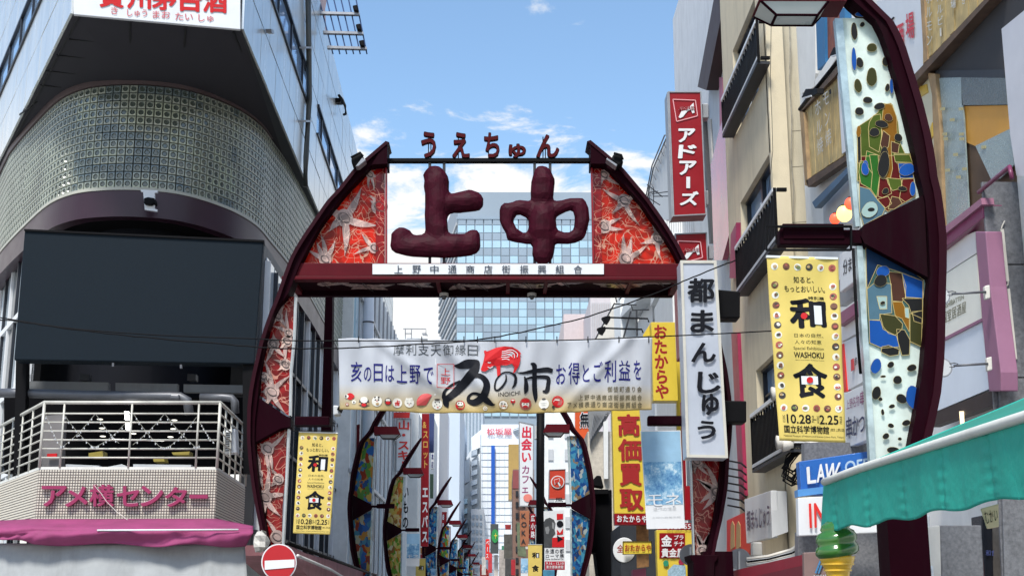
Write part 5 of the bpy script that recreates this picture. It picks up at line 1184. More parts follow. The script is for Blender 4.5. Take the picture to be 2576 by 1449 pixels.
# left side further buildings (beyond the silver corner building)
nb = T('ribbed_building', 'white ribbed facade with round column left of the banner', 'building', (-5, 52, 0))
Pn = PX(-4.6)
RIB = mat('white_rib', (.80, .81, .79), .5, var=.15, dirt=.2)
MB().box(-8, -4.72, 42, 66, 0, 13.6).build('wall', RIB, nb)
for i in range(26):
    y0 = 42.2+i*.9
    for z0, z1 in ((3, 5.8), (5.95, 8.8), (8.95, 11.6)):
        MB().box(-4.72, -4.66, y0, y0+.78, z0, z1).build('pane', GPALE if (i*3+int(z0)) % 4 else TL, nb)
    MB().box(-4.72, -4.62, y0+.80, y0+.88, 2.8, 13.5).build('mullion', WHITE if i % 2 else GREYM, nb)
for z in (5.82, 8.82, 11.64): MB().box(-4.74, -4.58, 42, 66, z, z+.12).build('transom', LGREY, nb)
rod('round_column', [(926, 700), (926, 1360)], PY(44), .19, mat('column_white', (.55, .58, .62), .35, var=.1), nb, n=18)
for v in (813, 1120, 1030, 1230): 
    c0 = PY(44).at(926, v); MB().tube([c0, c0+Vector((0, 0, .04))], .205, 18).build('column_band', DARKG, nb)
t = T('dark_column', 'thick dark square column standing behind the gate left leg', 'column', PY(33).at(815, 1060))
slab('column', [(820, 690), (837, 690), (830, 1300), (800, 1300)], PY(30), .35, DMAROON, t)
slab('red_pipe', Y1((955, 280), (978, 275), (960, 1170), (940, 1170)), PY(41), .1, MAROON, None).name = 'red_downpipe'
tag(bpy.data.objects['red_downpipe'], 'maroon downpipe beside the round white column', 'pipe')
MB().box(-8.2, -4.1, 66.5, 78, 0, 11.2).build('x', PALEW).name = 'narrow_building'; tag(bpy.data.objects['narrow_building'], 'plain pale building behind the white ski sign', 'building')
building('narrow_building', 'pale building with balconies behind the red slot parlour sign', (1010, 1020, 1075, 1500), 82, 10, PALEW, (2, 14, 4, 1050, 1470, .5, .4), LGREY)
building('narrow_building', 'white building with ribbed front beside the amber glass pillar', (965, 1010, 1012, 1500), 72, 8, OFFW, (3, 12, 2, 1060, 1440, .5, .6), LGREY)
# stall canopy along the left kerb
t = T('stall_canopy', 'dirty pink stall canopy running down the left kerb', 'awning', (-3.9, 28, 2.3))
slab('canopy', Y1((430, 1210), (560, 1270), (1110, 1430), (1110, 1510), (640, 1510), (430, 1290)), PX(-3.7), .9, mat('canopy_pink', (.38, .17, .19), .7, var=.35, scale=3, dirt=.5), t)
rod('white_pole', Y1((500, 1290), (760, 1400), (860, 1460)), PX(-3.6), .03, WHITE, t); rod('dark_pole', Y1((430, 1195), (800, 1330), (1100, 1440)), PX(-3.55), .035, BLACK, t)
# ---------------------------------------------------------------- left signs down the street
def vsign(name, label, q, y, text, face, ink, frame=None, off=.03, th=.25, fill=.85, pad=.12, cat='sign', group=None, v0=.02, v1=.98, lift=.02, edge=None):
    pl = PY(y); t = sign(name, label, q, pl, th, face, cat, frame, abs(q[1][0]-q[0][0])*.06 if frame else 0, group)
    if text:
        qq = [bil(q, pad, v0), bil(q, 1-pad, v0), bil(q, 1-pad, v1), bil(q, pad, v1)]
        if edge: cells(text, qq, pl, edge, t, vertical=True, lift=lift, off=off+.035, fill=fill)
        cells(text, qq, pl, ink, t, vertical=True, lift=lift+.01, off=off, fill=fill)
    return t
t = vsign('vertical_sign', 'white ski shop sign with bold red characters left of the street end', Y1((1265, 235), (1378, 235), (1370, 640), (1255, 640)), 58, '山・スキー', SIGNW, BRED, GREYM, off=.05, pad=.08, fill=1.0)
slab('top_board', Y1((1230, 185), (1365, 185), (1362, 225), (1232, 225)), PY(57.8), .2, BRED, t)
slab('post_box', Y1((1285, 650), (1340, 650), (1335, 1449), (1280, 1449)), PY(58.5), .4, PALEW, t)
cells('いもの', [Y1((1310, 740)), Y1((1360, 740)), Y1((1355, 1090)), Y1((1305, 1090))], PY(58.4), INK, t, vertical=True, off=.05)
t = vsign('vertical_sign', 'tall narrow dark red slot parlour sign with gold and white characters', Y2((493, 100), (553, 100), (548, 1030), (480, 1030)), 60, None, DRED, INK)
cells('&スロット', Y2((500, 150), (548, 150), (546, 560), (498, 560)), PY(60), mat('gold_ink', (.60, .34, .06), .5, var=0), t, vertical=True, off=.03)
cells('エスパス', Y2((496, 690), (546, 690), (542, 1180), (490, 1180)), PY(60), SIGNW, t, vertical=True, off=.05)
slab('lower_panel', Y2((480, 1030), (548, 1030), (545, 1200), (482, 1200)), PY(60.05), .2, DRED, t)
slab('lamp_strip', Y2((553, 100), (595, 100), (590, 420), (552, 420)), PY(61), .3, mat('dark_blue_panel', (.03, .05, .16), .5), t)
for i, (q_, y, s_, f_, k_, lab) in enumerate([(((660, 915), (700, 915), (690, 1210), (650, 1210)), 95, '88焼肉', DRED, SIGNW, 'small red vertical sign with white rings down the street on the left'),
    (((702, 1035), (732, 1035), (730, 1260), (698, 1260)), 100, 'パチンコ', mat('sign_pink', (.55, .2, .25), .5), SIGNW, 'thin pink vertical sign beside the small red ring sign'),
    (((570, 420), (595, 420), (590, 560), (568, 560)), 64, '本店', SIGNW, NAVY, 'small white sign with dark characters right of the slot parlour sign'),
    (((560, 600), (588, 600), (586, 800), (560, 800)), 66, None, mat('sign_dark_green', (.02, .05, .03), .5), INK, 'narrow dark green panel right of the slot parlour sign')]):
    vsign('vertical_sign', lab, Y2(*q_), y, s_, f_, k_)
vsign('vertical_sign', 'pink and navy vertical sign far down the left side of the street', Y2((660, 1220), (735, 1220), (732, 1449), (655, 1449)), 98, '酒場', mat('navy_panel', (.03, .04, .15), .5), mat('pinkish', (.6, .3, .35), .5))
for i, (u0, v0, u1, v1, y, c) in enumerate([(560, 1160, 600, 1230, 70, (.05, .35, .30)), (480, 1210, 535, 1260, 66, (.45, .18, .04)), (545, 1240, 600, 1449, 74, (.45, .30, .18)), (480, 1265, 530, 1300, 65, (.4, .03, .03)), (600, 1240, 650, 1449, 78, (.55, .5, .42))]):
    q_ = Y2((u0, v0), (u1, v0), (u1, v1), (u0, v1)); t = sign('shop_board', ['teal lit board', 'orange brown board', 'tan shop board', 'small red board', 'cream shop board'][i]+' low on the left side far down the street', q_, PY(y), .3, mat('board%d' % i, c, .5, var=.3, scale=2))
# distant second gate
t = T('far_gate', 'small distant street gate with maroon kanji seen in reverse at the street end', 'gate', PY(150).at(1190, 1449))
slab('name_board', Y2((805, 1375), (900, 1375), (900, 1470), (805, 1470)), PY(150), 1, SIGNW, t)
for ch, a_, b_ in (('中', 810, 880), ('上', 895, 950)): htext(ch, Y2((b_, 1385), (a_, 1385), (a_, 1440), (b_, 1440)), PY(149), MAROON, t, lift=.3, off=.05)
slab('side_panel', Y2((720, 1400), (800, 1345), (803, 1470), (720, 1470)), PY(150), .5, RGD, t); slab('side_panel', Y2((975, 1345), (1050, 1400), (1050, 1470), (975, 1470)), PY(150), .5, RGD, t)
# ---------------------------------------------------------------- right of the street end
t = vsign('vertical_sign', 'tall white sign with red and purple characters in front of the white store', Y3((222, 165), (350, 190), (345, 870), (225, 870)), 66, None, SIGNW, BRED, GREYM)
cells('出会い', Y3((245, 205), (335, 205), (330, 510), (240, 510)), PY(66), mat('sign_crimson', (.55, .01, .04), .4, var=0), t, vertical=True, off=.06, fill=1.0)
cells('カフェ', Y3((245, 525), (320, 525), (310, 765), (240, 765)), PY(66), mat('sign_purple', (.25, .04, .14), .4, var=0), t, vertical=True, off=.03, fill=1.0)
slab('round_print', ell(Y3((298, 800)), 11, 10, 20), PY(66), .01, mat('salmon', (.70, .20, .16), .5), t, lift=.03)
t = T('street_pole', 'dark vertical utility pole right of the tall white cafe sign', 'pole', PY(50).at(1367, 1449))
rod('pole', Y3((405, 60), (402, 500), (400, 1600)), PY(50), .15, BLACK, t, n=10)
slab('bracket', Y3((355, 200), (390, 200), (390, 310), (355, 310)), PY(50), .3, LGREY, t)
building('right_block', 'whitish building behind the red hammer sign', (1360, 1000, 1450, 1500), 80, 10, PALEW, (2, 6, 4, 1060, 1400, .3, .5), LGREY)
building('right_block', 'narrow brown building behind the cafe sign', (1290, 1180, 1345, 1500), 92, 10, mat('brown_wall', (.22, .13, .10), .7), (3, 10, 2, 1200, 1480, .4, .5), DARKG)
slab('x', Y3((175, 570), (222, 570), (222, 720), (172, 720)), PY(90), .8, mat('brick_red', (.25, .06, .06), .6), None).name = 'roof_box'; tag(bpy.data.objects['roof_box'], 'dull red rooftop box left of the tall white cafe sign', 'box')
# hammer sign, ROME banner etc
t = sign('square_sign', 'red sign with white ringed hammer emblem by the blue glass pillar', Y3((475, 565), (612, 560), (610, 810), (470, 810)), PY(44), .3, mat('sign_vermilion', (.50, .04, .015), .4, var=.1), frame=GREYM, fw=1.5)
c = Y3((545, 668)); PH = PY(43.98)
for r_, m_, l_ in ((17, SIGNW, .02), (14.5, mat('sign_vermilion', (0, 0, 0)), .03)): slab('ring', ell(c, r_, r_*.95, 24), PH, .01, m_, t, lift=l_)
slab('hammer', Y3((515, 650), (560, 635), (565, 665), (522, 690)), PH, .01, SIGNW, t, lift=.045); slab('hammer', Y3((518, 653), (557, 640), (561, 663), (525, 685)), PH, .01, mat('hammer_red', (.5, .03, .02), .5), t, lift=.055)
slab('hammer', Y3((540, 665), (552, 662), (572, 700), (560, 705)), PH, .01, SIGNW, t, lift=.05)
cells('風', Y3((520, 795), (595, 795), (595, 835), (520, 835)), PY(43.9), INK, t, lift=.05)
t = T('poster_banner', 'banner with dark stone face and red letters by the blue glass pillar', 'banner', PY(36.3).at(1410, 1430))
PO = PY(36.2)
slab('cloth', Y3((430, 910), (600, 900), (605, 1395), (440, 1395)), PO, .012, SIGNW, t)
face = mat('stone_face', (.045, .05, .055), .7, var=.5, scale=9)
slab('face_print', Y3((430, 1000), (445, 975), (480, 962), (515, 980), (528, 1010), (520, 1060), (528, 1095), (505, 1120), (500, 1210), (436, 1210)), PO, .004, face, t, lift=.01)
slab('face_light', Y3((440, 1045), (470, 1035), (478, 1060), (470, 1100), (450, 1095)), PO, .003, mat('stone_light', (.22, .23, .24), .7, var=.4, scale=12), t, lift=.015)
slab('face_light', Y3((500, 1000), (520, 1010), (515, 1060), (500, 1050)), PO, .003, mat('stone_light', (.2, .2, .2)), t, lift=.015)
for p in (((538, 930), (590, 930), (590, 975), (538, 980)), ((540, 1060), (565, 1090), (590, 1050), (590, 1100), (540, 1105)), ((500, 1130), (600, 1120), (600, 1208), (500, 1208))): slab('print', Y3(*p), PO, .003, INKR, t, lift=.012)
slab('print', ell(Y3((565, 1015)), 8.5, 8.5, 16), PO, .003, INK, t, lift=.013); slab('print', Y3((540, 1110), (590, 1140), (545, 1165)), PO, .003, INK, t, lift=.02)
cells('永遠の都', Y3((440, 1220), (600, 1220), (600, 1262), (440, 1262)), PO, DARKG, t); cells('ローマ展', Y3((440, 1265), (600, 1262), (600, 1295), (440, 1298)), PO, DARKG, t)
htext('Rome, the Eternal City', Y3((445, 1300), (595, 1298), (595, 1315), (445, 1318)), PO, DARKG, t)
slab('print', Y3((440, 1325), (605, 1325), (605, 1395), (440, 1395)), PO, .003, mat('print_crimson', (.40, .01, .03), .5), t, lift=.012)
cells('東京都美術館', Y3((450, 1358), (595, 1358), (595, 1385), (450, 1385)), PO, SIGNW, t, lift=.03)
htext('9.16 - 12.10', Y3((450, 1332), (595, 1332), (595, 1352), (450, 1352)), PO, SIGNW, t, lift=.03)
# small boards far right-centre
for i, (q_, y, s_, f_, k_, lab) in enumerate([(((1022, 1140), (1055, 1140), (1050, 1310), (1020, 1310)), 130, 'ベース', BRED, SIGNW, 'small bright red vertical board below the blue stripe'),]):
    vsign('vertical_sign', lab, Y2(*q_), y, s_, f_, k_)
t = sign('green_board', 'green round emblem board hanging below the blue stripe of the store', Y2((1062, 1015), (1128, 1015), (1128, 1260), (1062, 1260)), PY(125), .3, mat('board_dark', (.05, .06, .06), .5)); slab('emblem', ell(Y2((1100, 1115)), 9, 17, 18), PY(125), .05, mat('emblem_green', (.02, .25, .06), .5), t, lift=.1)
cells('十', Y2((1090, 1090), (1120, 1090), (1120, 1140), (1090, 1140)), PY(125), YEL, t, lift=.25, off=.05)
vsign('vertical_sign', 'brown vertical sign below the cafe sign', Y3((232, 905), (312, 905), (305, 1200), (235, 1200)), 64, 'KOKA', mat('sign_brown', (.36, .13, .06), .5), DARKG)
vsign('vertical_sign', 'dark red vertical sign with white characters left of the stone face banner', Y3((318, 930), (362, 930), (360, 1140), (318, 1140)), 56, '広小路', DRED, SIGNW)
for i, (q_, y, c, lab) in enumerate([(((205, 1000), (250, 1010), (290, 1290), (215, 1280)), 70, (.14, .17, .10), 'mottled green poster board behind the maroon lamp hoods'), (((110, 1020), (160, 1020), (158, 1060), (112, 1060)), 84, (.30, .02, .02), 'tiny red lamp board over the far right lamp hoods'), (((100, 1100), (200, 1100), (200, 1300), (100, 1300)), 100, (.10, .10, .09), 'dark mottled shop board far down on the right'),
    (((60, 1230), (110, 1230), (110, 1449), (60, 1449)), 112, (.45, .40, .36), 'cream shop board at the end of the right side'), (((110, 1300), (190, 1300), (190, 1449), (110, 1449)), 66, (.06, .06, .06), 'dark poster board low behind the small yellow banner'), (((160, 1310), (195, 1310), (195, 1440), (160, 1440)), 65, (.42, .02, .03), 'red lettered strip beside the dark low poster board'), (((425, 1395), (520, 1395), (520, 1500), (425, 1500)), 46, (.06, .25, .40), 'blue poster board under the stone face banner')]):
    sign('shop_board', lab, Y3(*q_), PY(y), .3, mat('rboard%d' % i, c, .5, var=.5, scale=3))
# orange banner with kanji behind blue pillar
t = T('vertical_flag', 'orange pointed flag with black kanji behind the blue glass pillar', 'flag', PY(46).at(1480, 1130))
slab('cloth', Y3((690, 60), (820, 60), (818, 330), (758, 408), (690, 250)), PY(46), .02, mat('flag_orange', (.75, .11, .02), .55, var=.1, transl=.3), t)
cells('無', Y3((728, 85), (808, 85), (808, 225), (728, 225)), PY(46), SIGNW, t, off=.09, lift=.02, fill=1); cells('無', Y3((730, 90), (805, 90), (805, 220), (730, 220)), PY(46), INK, t, off=.03, lift=.04, fill=1)
t = T('vertical_flag', 'orange flag with black kanji low behind the black box', 'flag', PY(46).at(1480, 1440)); slab('cloth', Y3((770, 1250), (830, 1250), (835, 1460), (755, 1460)), PY(46), .02, mat('flag_orange', (.7, .1, .02)), t)
cells('大', Y3((775, 1270), (828, 1270), (828, 1370), (775, 1370)), PY(46), INK, t, off=.05, lift=.04, fill=1)
# right-hand middle-distance buildings
b1 = building('beige_building', 'rough beige rendered building with grey metal roof beside the yellow buying sign', (1478, 1085, 1550, 1500), 40, 8, mat('rough_render', (.56, .52, .45), .9, var=.25, scale=8, bump=.4, bscale=30, dirt=.3))
for i in range(14):
    mb = MB(); strip(mb, Y3((812+i*13, 330-i*22)), Y3((850+i*13, 95)), PY(39.8), 1.6, .1, .05); mb.build('roof_rib', GREYM, b1)
slab('metal_roof', Y3((800, 60), (1000, 60), (940, 170), (830, 330), (815, 380)), PY(39.9), .3, mat('roof_grey', (.25, .26, .27), .5, .3), b1)
slab('side_pipe', Y3((925, 170), (965, 150), (965, 640), (930, 640)), PY(39.8), .15, PALEW, b1)
t = T('black_box', 'tall matt black box behind the blue glass pillar with ribbed lamp on top', 'cabinet', PY(38).at(1515, 1449))
slab('cabinet', Y3((818, 735), (995, 732), (1002, 1460), (885, 1460), (860, 1250), (818, 1250)), PY(37.6), 1.2, VBLACK, t, bev=.02)
slab('lamp_head', Y3((830, 660), (870, 612), (905, 615), (930, 715), (835, 700)), PY(37.5), .5, BLACK, t, bev=.03); slab('lamp_base', Y3((820, 728), (965, 728), (965, 765), (820, 768)), PY(37.4), .4, BLACK, t)
building('pink_block', 'pale pinkish flat roofed block right of the glass tower', (1418, 790, 1500, 1100), 120, 20, mat('pale_pink', (.55, .47, .47), .6, var=.1), None)
building('pink_block', 'pale ribbed block behind the utility frames', (1485, 745, 1540, 1000), 110, 12, mat('pale_pink2', (.52, .48, .50), .6, var=.1), (12, 1, 1, 760, 930, .3, .98), LGREY)
building('white_tower_block', 'slim white block with black handrail above the banner', (1560, 735, 1605, 1050), 70, 8, PALEW)
building('white_tower_block', 'grey louvred block right of the slim white block', (1640, 735, 1715, 1100), 62, 8, LGREY, (6, 2, 2, 800, 900, .7, .9), DARKG)
rr = T('roof_frame', 'dark steel stair frame on the roof above the banner right half', 'frame', PY(60).at(1600, 850))
for a_, b_, w_ in (((500, 380), (330, 700), 7), ((640, 450), (580, 670), 9), ((690, 440), (695, 660), 8), ((650, 440), (800, 435), 3), ((500, 385), (690, 395), 3), ((640, 390), (660, 440), 3), ((505, 310), (520, 370), 5), ((540, 350), (580, 310), 4)):
    mb = MB(); strip(mb, W3(a_), W3(b_), PY(60), w_*.5, .15); mb.build('bar', DARKG, rr)
slab('stair_panel', W3((400, 560), (490, 400), (500, 690), (330, 700)), PY(61), .2, OFFW, rr)
for y_, x0, x1 in ((505, 390, 795), (597, 350, 745)):
    t = T('spotlight', 'black spotlight on a long horizontal arm over the banner, ' + ('upper one' if y_ == 505 else 'lower one'), 'spotlight', PY(45).at(1530, 800), 'spotlights over the banner')
    rod('arm', W3((x0+70, y_), (x1-10, y_+10), (x1, y_+40)), PY(45), .03, BLACK, t); slab('lamp_head', W3((x0, y_), (x0+30, y_-10), (x0+70, y_-15), (x0+75, y_+10), (x0+50, y_+50), (x0+25, y_+40)), PY(45), .3, BLACK, t)
t = T('roof_rail', 'thin steel lamp frame on the roof left of the glass tower', 'frame', PY(90).at(1040, 850))
for pts in ([(1590, 415), (1590, 410), (1800, 412), (1800, 455)], [(1608, 415), (1608, 505)], [(1665, 415), (1665, 505)], [(1608, 455), (1665, 455)]): rod('rail', Z7(*pts), PY(90), .04, GREYM, t, n=5)
slab('lamp_head', Z7((1760, 450), (1800, 448), (1818, 470), (1770, 466)), PY(90), .3, GREYM, t); slab('lamp_head', Z7((1620, 498), (1815, 500), (1812, 512), (1620, 508)), PY(90), .3, GREYM, t)
building('low_block', 'low pale roof block behind the banner left half', (990, 846, 1105, 1100), 95, 15, PALEW)
# yellow signs
t = vsign('vertical_sign', 'yellow vertical sign with dark red hiragana right of the banner', W3((815, 545), (1020, 545), (1048, 1222), (835, 1222)), 30, None, YEL, DRED, th=.4)
cells('おたからや', W3((830, 565), (950, 565), (975, 1205), (850, 1205)), PY(30), mat('sign_dark_red', (.30, .01, .01), .4, var=0), t, vertical=True, off=.055, fill=1.05)
slab('side_face', W3((745, 655), (815, 545), (816, 660), (745, 668)), PY(30.4), .05, YEL, t)
t2 = vsign('vertical_sign', 'large yellow sign with four bold dark red kanji under the banner', Y3((997, 60), (1225, 60), (1290, 930), (1018, 930)), 29, None, YEL, DRED, th=.35)
DR2 = MATS['sign_dark_red']
for ch, (x0, y0, x1, y1) in zip('高価買取', [(1040, 105, 1225, 290), (1042, 310, 1240, 495), (1055, 515, 1240, 700), (1055, 725, 1255, 905)]): htext(ch, Y3((x0, y0), (x1, y0), (x1+5, y1), (x0+5, y1)), PY(29), DR2, t2, off=.06, lift=.02)
slab('red_band', Y3((1018, 931), (1290, 931), (1296, 1020), (1022, 1020)), PY(28.99), .35, DRED, t2); cells('おたからや', Y3((1030, 940), (1290, 945), (1292, 1005), (1032, 1002)), PY(28.98), SIGNW, t2, off=.05, lift=.02)
t = T('round_sign', 'round white sign with red kanji partly behind a small yellow board', 'sign', PY(28).at(1573, 1400)); slab('disc', ell(Y4((240, 1230)), 28.5, 31.5, 32), PY(28), .15, SIGNW, t, bev=.01)
slab('rim', ell(Y4((240, 1230)), 30, 33, 32), PY(28.05), .14, BLACK, t); htext('全', Y4((178, 1185), (235, 1185), (235, 1250), (178, 1250)), PY(28), DR2, t, off=.02)
t = sign('small_sign', 'small yellow horizontal board with dark red hiragana over the round sign', Y4((228, 1157), (465, 1157), (468, 1262), (228, 1268)), PY(27.7), .12, YEL, frame=BLACK, fw=1); cells('おたからや', Y4((240, 1180), (462, 1180), (462, 1245), (240, 1245)), PY(27.7), DR2, t, off=.03, lift=.02, fill=1)
t = sign('shop_sign', 'yellow gold buying sign with dark red box of white characters', Y4((505, 1065), (820, 1065), (830, 1460), (518, 1460)), PY(27), .3, YEL)
slab('red_box', Y4((530, 1090), (742, 1090), (742, 1298), (530, 1298)), PY(27), .01, DRED, t, lift=.015)
PG = PY(26.96)
htext('金', Y4((545, 1105), (635, 1105), (635, 1200), (545, 1200)), PG, SIGNW, t, off=.06); cells('プラ', Y4((648, 1105), (735, 1105), (735, 1148), (648, 1148)), PG, SIGNW, t, off=.03, fill=1); cells('チナ', Y4((648, 1155), (735, 1155), (735, 1200), (648, 1200)), PG, SIGNW, t, off=.03, fill=1)
cells('貴金属', Y4((545, 1215), (740, 1215), (740, 1292), (545, 1292)), PG, SIGNW, t, off=.04, fill=1)
for x, y, c in ((585, 1340, (.03, .25, .14)), (712, 1330, (.3, .02, .06)), (640, 1400, (.35, .5, .6))): slab('gem_print', ell(Y4((x, y)), 7, 8, 12), PG, .01, mat('gem%d' % x, c, .1, var=.3, scale=30), t)
slab('gem_print', Y4((600, 1400), (650, 1350), (745, 1360), (750, 1460), (600, 1460)), PY(26.95), .01, mat('gem_blue', (.30, .45, .55), .15, var=.5, scale=25), t)
slab('phone_board', Y4((520, 1010), (830, 1005), (830, 1062), (520, 1062)), PY(27), .25, DRED, t); htext('0120-555', Y4((590, 1035), (820, 1010), (820, 1055), (590, 1058)), PG, SIGNW, t)
t = sign('wood_board', 'brown streaked wooden board behind the small yellow board', Y4((340, 1025), (440, 1030), (445, 1370), (345, 1380)), PY(29.5), .1, mat('streaky_wood', (.34, .17, .06), .7, var=.6, scale=8))
slab('x', Y4((310, 1395), (420, 1380), (420, 1460), (310, 1460)), PY(28), .4, mat('plum_board', (.28, .06, .12), .5), None).name = 'plum_board'; tag(bpy.data.objects['plum_board'], 'plum coloured board at the bottom under the wooden board', 'board')
building('dark_shopfront', 'dark cluttered shopfront below the yellow signs', (1560, 1320, 1750, 1520), 34, 3, DARKG)
building('red_wall_building', 'white building with red edge trim behind the tall white sign', (1690, 690, 1735, 1500), 33, 4, PALEW)
slab('red_trim', Y4((712, 0), (735, 0), (760, 900), (740, 900)), PY(29.4), .2, DRED, None).name = 'red_trim_strip'; tag(bpy.data.objects['red_trim_strip'], 'dark red trim strip left of the tall white sign', 'trim')
slab('x', [(1700, 900), (1718, 900), (1722, 1150), (1705, 1150)], PY(31), .2, YEL, None).name = 'partial_sign'; tag(bpy.data.objects['partial_sign'], 'sliver of a yellow sign behind the tall white sign edge', 'sign')
slab('x', Y4((740, 700), (815, 700), (830, 980), (745, 980)), PY(27.5), .2, DRED, None).name = 'red_board'; tag(bpy.data.objects['red_board'], 'dark red board between the blue banner and gate leg', 'board')

random.seed(21)
for i, (u0, v0, u1, v1, y, c, nm) in enumerate([(1103, 1352, 1112, 1395, 105, (.50, .03, .03), 'red'), (1116, 1330, 1126, 1380, 118, (.62, .60, .55), 'white'), (1128, 1385, 1140, 1420, 122, (.60, .42, .05), 'yellow'), (1143, 1395, 1155, 1440, 128, (.05, .12, .35), 'blue'),
    (1160, 1408, 1172, 1450, 135, (.55, .10, .12), 'pink'), (1212, 1400, 1222, 1445, 138, (.62, .60, .56), 'cream'), (1228, 1388, 1238, 1440, 132, (.50, .04, .05), 'crimson'), (1243, 1395, 1253, 1450, 126, (.55, .50, .45), 'beige'), (1262, 1372, 1274, 1430, 116, (.05, .20, .12), 'green'),
    (1282, 1350, 1292, 1400, 108, (.55, .06, .04), 'scarlet'), (1297, 1375, 1307, 1440, 104, (.60, .45, .06), 'golden'), (1318, 1330, 1328, 1380, 90, (.60, .58, .56), 'pale')]):
    t = sign('hanging_sign', 'tiny %s sign board hanging over the far end of the street' % nm, rect(u0, v0, u1, v1), PY(y), .4, mat('tiny_board_'+nm, c, .5, var=.4, scale=2.5), bev=0)
# ================================================================ RIGHT SIDE, near to far
# white building behind the red katakana sign
wb = T('white_building', 'light grey walled building with dark sloping cornice behind the red katakana sign', 'building', (5, 30, 0))
P46 = PX(5.0)
LW = mat('light_wall', (.68, .70, .72), .6, var=.12, scale=2, dirt=.3)
MB().box(5.0, 9, 27.05, PX(5.0).at(1703, 400).y, 0, 18.5).build('wall', LW, wb)
slab('cornice', Y6((300, -10), (350, -10), (352, 130), (245, 665), (180, 640)), PX(4.72), .28, mat('cornice_brown', (.05, .028, .028), .6), wb)
for u in (2010, 2060): pass
slab('window_strip', Y5((575, 0), (600, 0), (615, 310), (580, 420)), PX(4.9), .09, mat('pink_trim', (.42, .10, .16), .5), wb)
mb = MB(); strip(mb, Y5((430, 230)), Y5((505, 1330)), PX(4.85), 5, .1); mb.build('pipe', DARKG, wb)
slab('window', Y5((360, 200), (380, 175), (385, 420), (362, 440)), PX(4.9), .09, GDARK, wb) if False else None
cb = T('sloping_roof_building', 'pale building with sloping parapet and safety rail left of the red sign', 'building', (8, 50, 0))
P5_ = PX(6.0)
slab('wall', [(1683, 330), (1700, 320), (1720, 640), (1560, 800), (1628, 500), (1642, 428)], PX(6.3), 3, mat('pale_grey_wall', (.55, .57, .58), .6, var=.1, dirt=.2), cb)
rod('rail', [(1624, 500), (1640, 418), (1672, 341), (1684, 339)], PX(6.2), .03, STEEL, cb, n=5)
rod('rail', [(1627, 506), (1643, 424), (1676, 349)], PX(6.2), .03, STEEL, cb, n=5)
for i in range(9):
    a_, b_ = lerp((1624, 500), (1675, 341), i/8), lerp((1630, 512), (1682, 352), i/8); rod('rail_post', [a_, b_], PX(6.2), .02, STEEL, cb, n=4)
an = T('tv_antenna', 'rooftop television antennas left of the red katakana sign', 'antenna', PY(45).at(1640, 540))
for pts in ([(1250, 540), (1262, 700)], [(1293, 570), (1293, 705)], [(1240, 545), (1365, 645)], [(1255, 610), (1330, 600)], [(1250, 650), (1345, 710)], [(1280, 620), (1430, 600)], [(1290, 640), (1420, 638)]): rod('rod', Z6(*pts), PY(45), .02, DARKG, an, n=4)
vb = T('balcony_block', 'white building with vertical railing and dark windows between the two red signs', 'building', PY(34).at(1740, 660))
slab('wall', Y5((90, 1140), (520, 1140), (520, 1700), (90, 1700)), PY(36), 2, PALEW, vb)
for i in range(14): mb = MB(); strip(mb, Y5((160+i*18, 1145)), Y5((160+i*18, 1235)), PY(33.8), .8, .04); mb.build('rail_bar', GREYM, vb)
slab('rail_top', Y5((155, 1133), (495, 1130), (495, 1142), (155, 1142)), PY(33.8), .06, GREYM, vb)
slab('window', Y5((335, 1200), (405, 1200), (405, 1235), (335, 1235)), PY(35.9), .06, VBLACK, vb); slab('window', Y5((430, 1160), (498, 1160), (498, 1235), (430, 1235)), PY(35.9), .06, VBLACK, vb)
slab('wall_panel', Y5((478, 330), (500, 330), (530, 900), (500, 900)), PX(4.95), .04, OFFW, wb)
# pink glossy board
slab('pink_board', Y5((612, 305), (640, 308), (667, 1140), (662, 1230), (600, 1460), (535, 1460), (530, 1340), (508, 700), (575, 420)), PX(4.75), .12, mat('pink_gloss', (.66, .10, .18), .18, var=.5, scale=.8, spec=.8), None).name = 'leaning_signboard'
tag(bpy.data.objects['leaning_signboard'], 'glossy pink panel leaning along the wall right of the red katakana sign', 'panel')
slab('x', [(1838, 590), (1852, 560), (1852, 700), (1835, 700)], PX(4.6), .1, mat('magenta_trim', (.30, .03, .09), .5), None).name = 'magenta_post'; tag(bpy.data.objects['magenta_post'], 'magenta trim below the pink panel by the iron balcony', 'post')
# ADORES signs
def adores(q, pl, label, texts=None):
    t = sign('vertical_sign', label, q, pl, .45, DRED, frame=GREYM, fw=3)
    u0, v0 = q[0]; 
    return t
t = adores([(1681, 231), (1764, 231), (1777, 541), (1693, 545)], PY(26.5), 'tall red box sign with white katakana and winged emblem high on the right', None)
slab('side_face', [(1681, 231), (1693, 545), (1690, 548), (1678, 233)], PY(26.5), .45, GREYM, t)
PA = PY(26.5)
def emblem(F, dx, dy, t, pl, kx=1.0):
    g = lambda pts: [F((x*kx+dx, y+dy)) for x, y in pts]
    sq_ = g([(205, 178), (385, 185), (402, 310), (235, 355)])
    mb = MB()
    for a_, b_ in zip(sq_, sq_[1:]+sq_[:1]): strip(mb, a_, b_, pl, 2, .006, .02)
    mb.build('emblem_frame', mat('emblem_pink', (.70, .35, .38), .4, var=0), t)
    slab('emblem_wing', g([(250, 320), (275, 270), (315, 265), (350, 225), (370, 205), (378, 285), (360, 290), (350, 262), (325, 268), (285, 318), (262, 328)]), pl, .006, SIGNW, t, lift=.02)
    htext('ADORES', g([(250, 235), (380, 235), (383, 262), (247, 265)]), pl, SIGNW, t, lift=.028, off=.05)
    htext('ADORES', g([(250, 235), (380, 235), (383, 262), (247, 265)]), pl, DRED, t, lift=.034, off=.012)
emblem(Y5, 0, 0, t, PA)
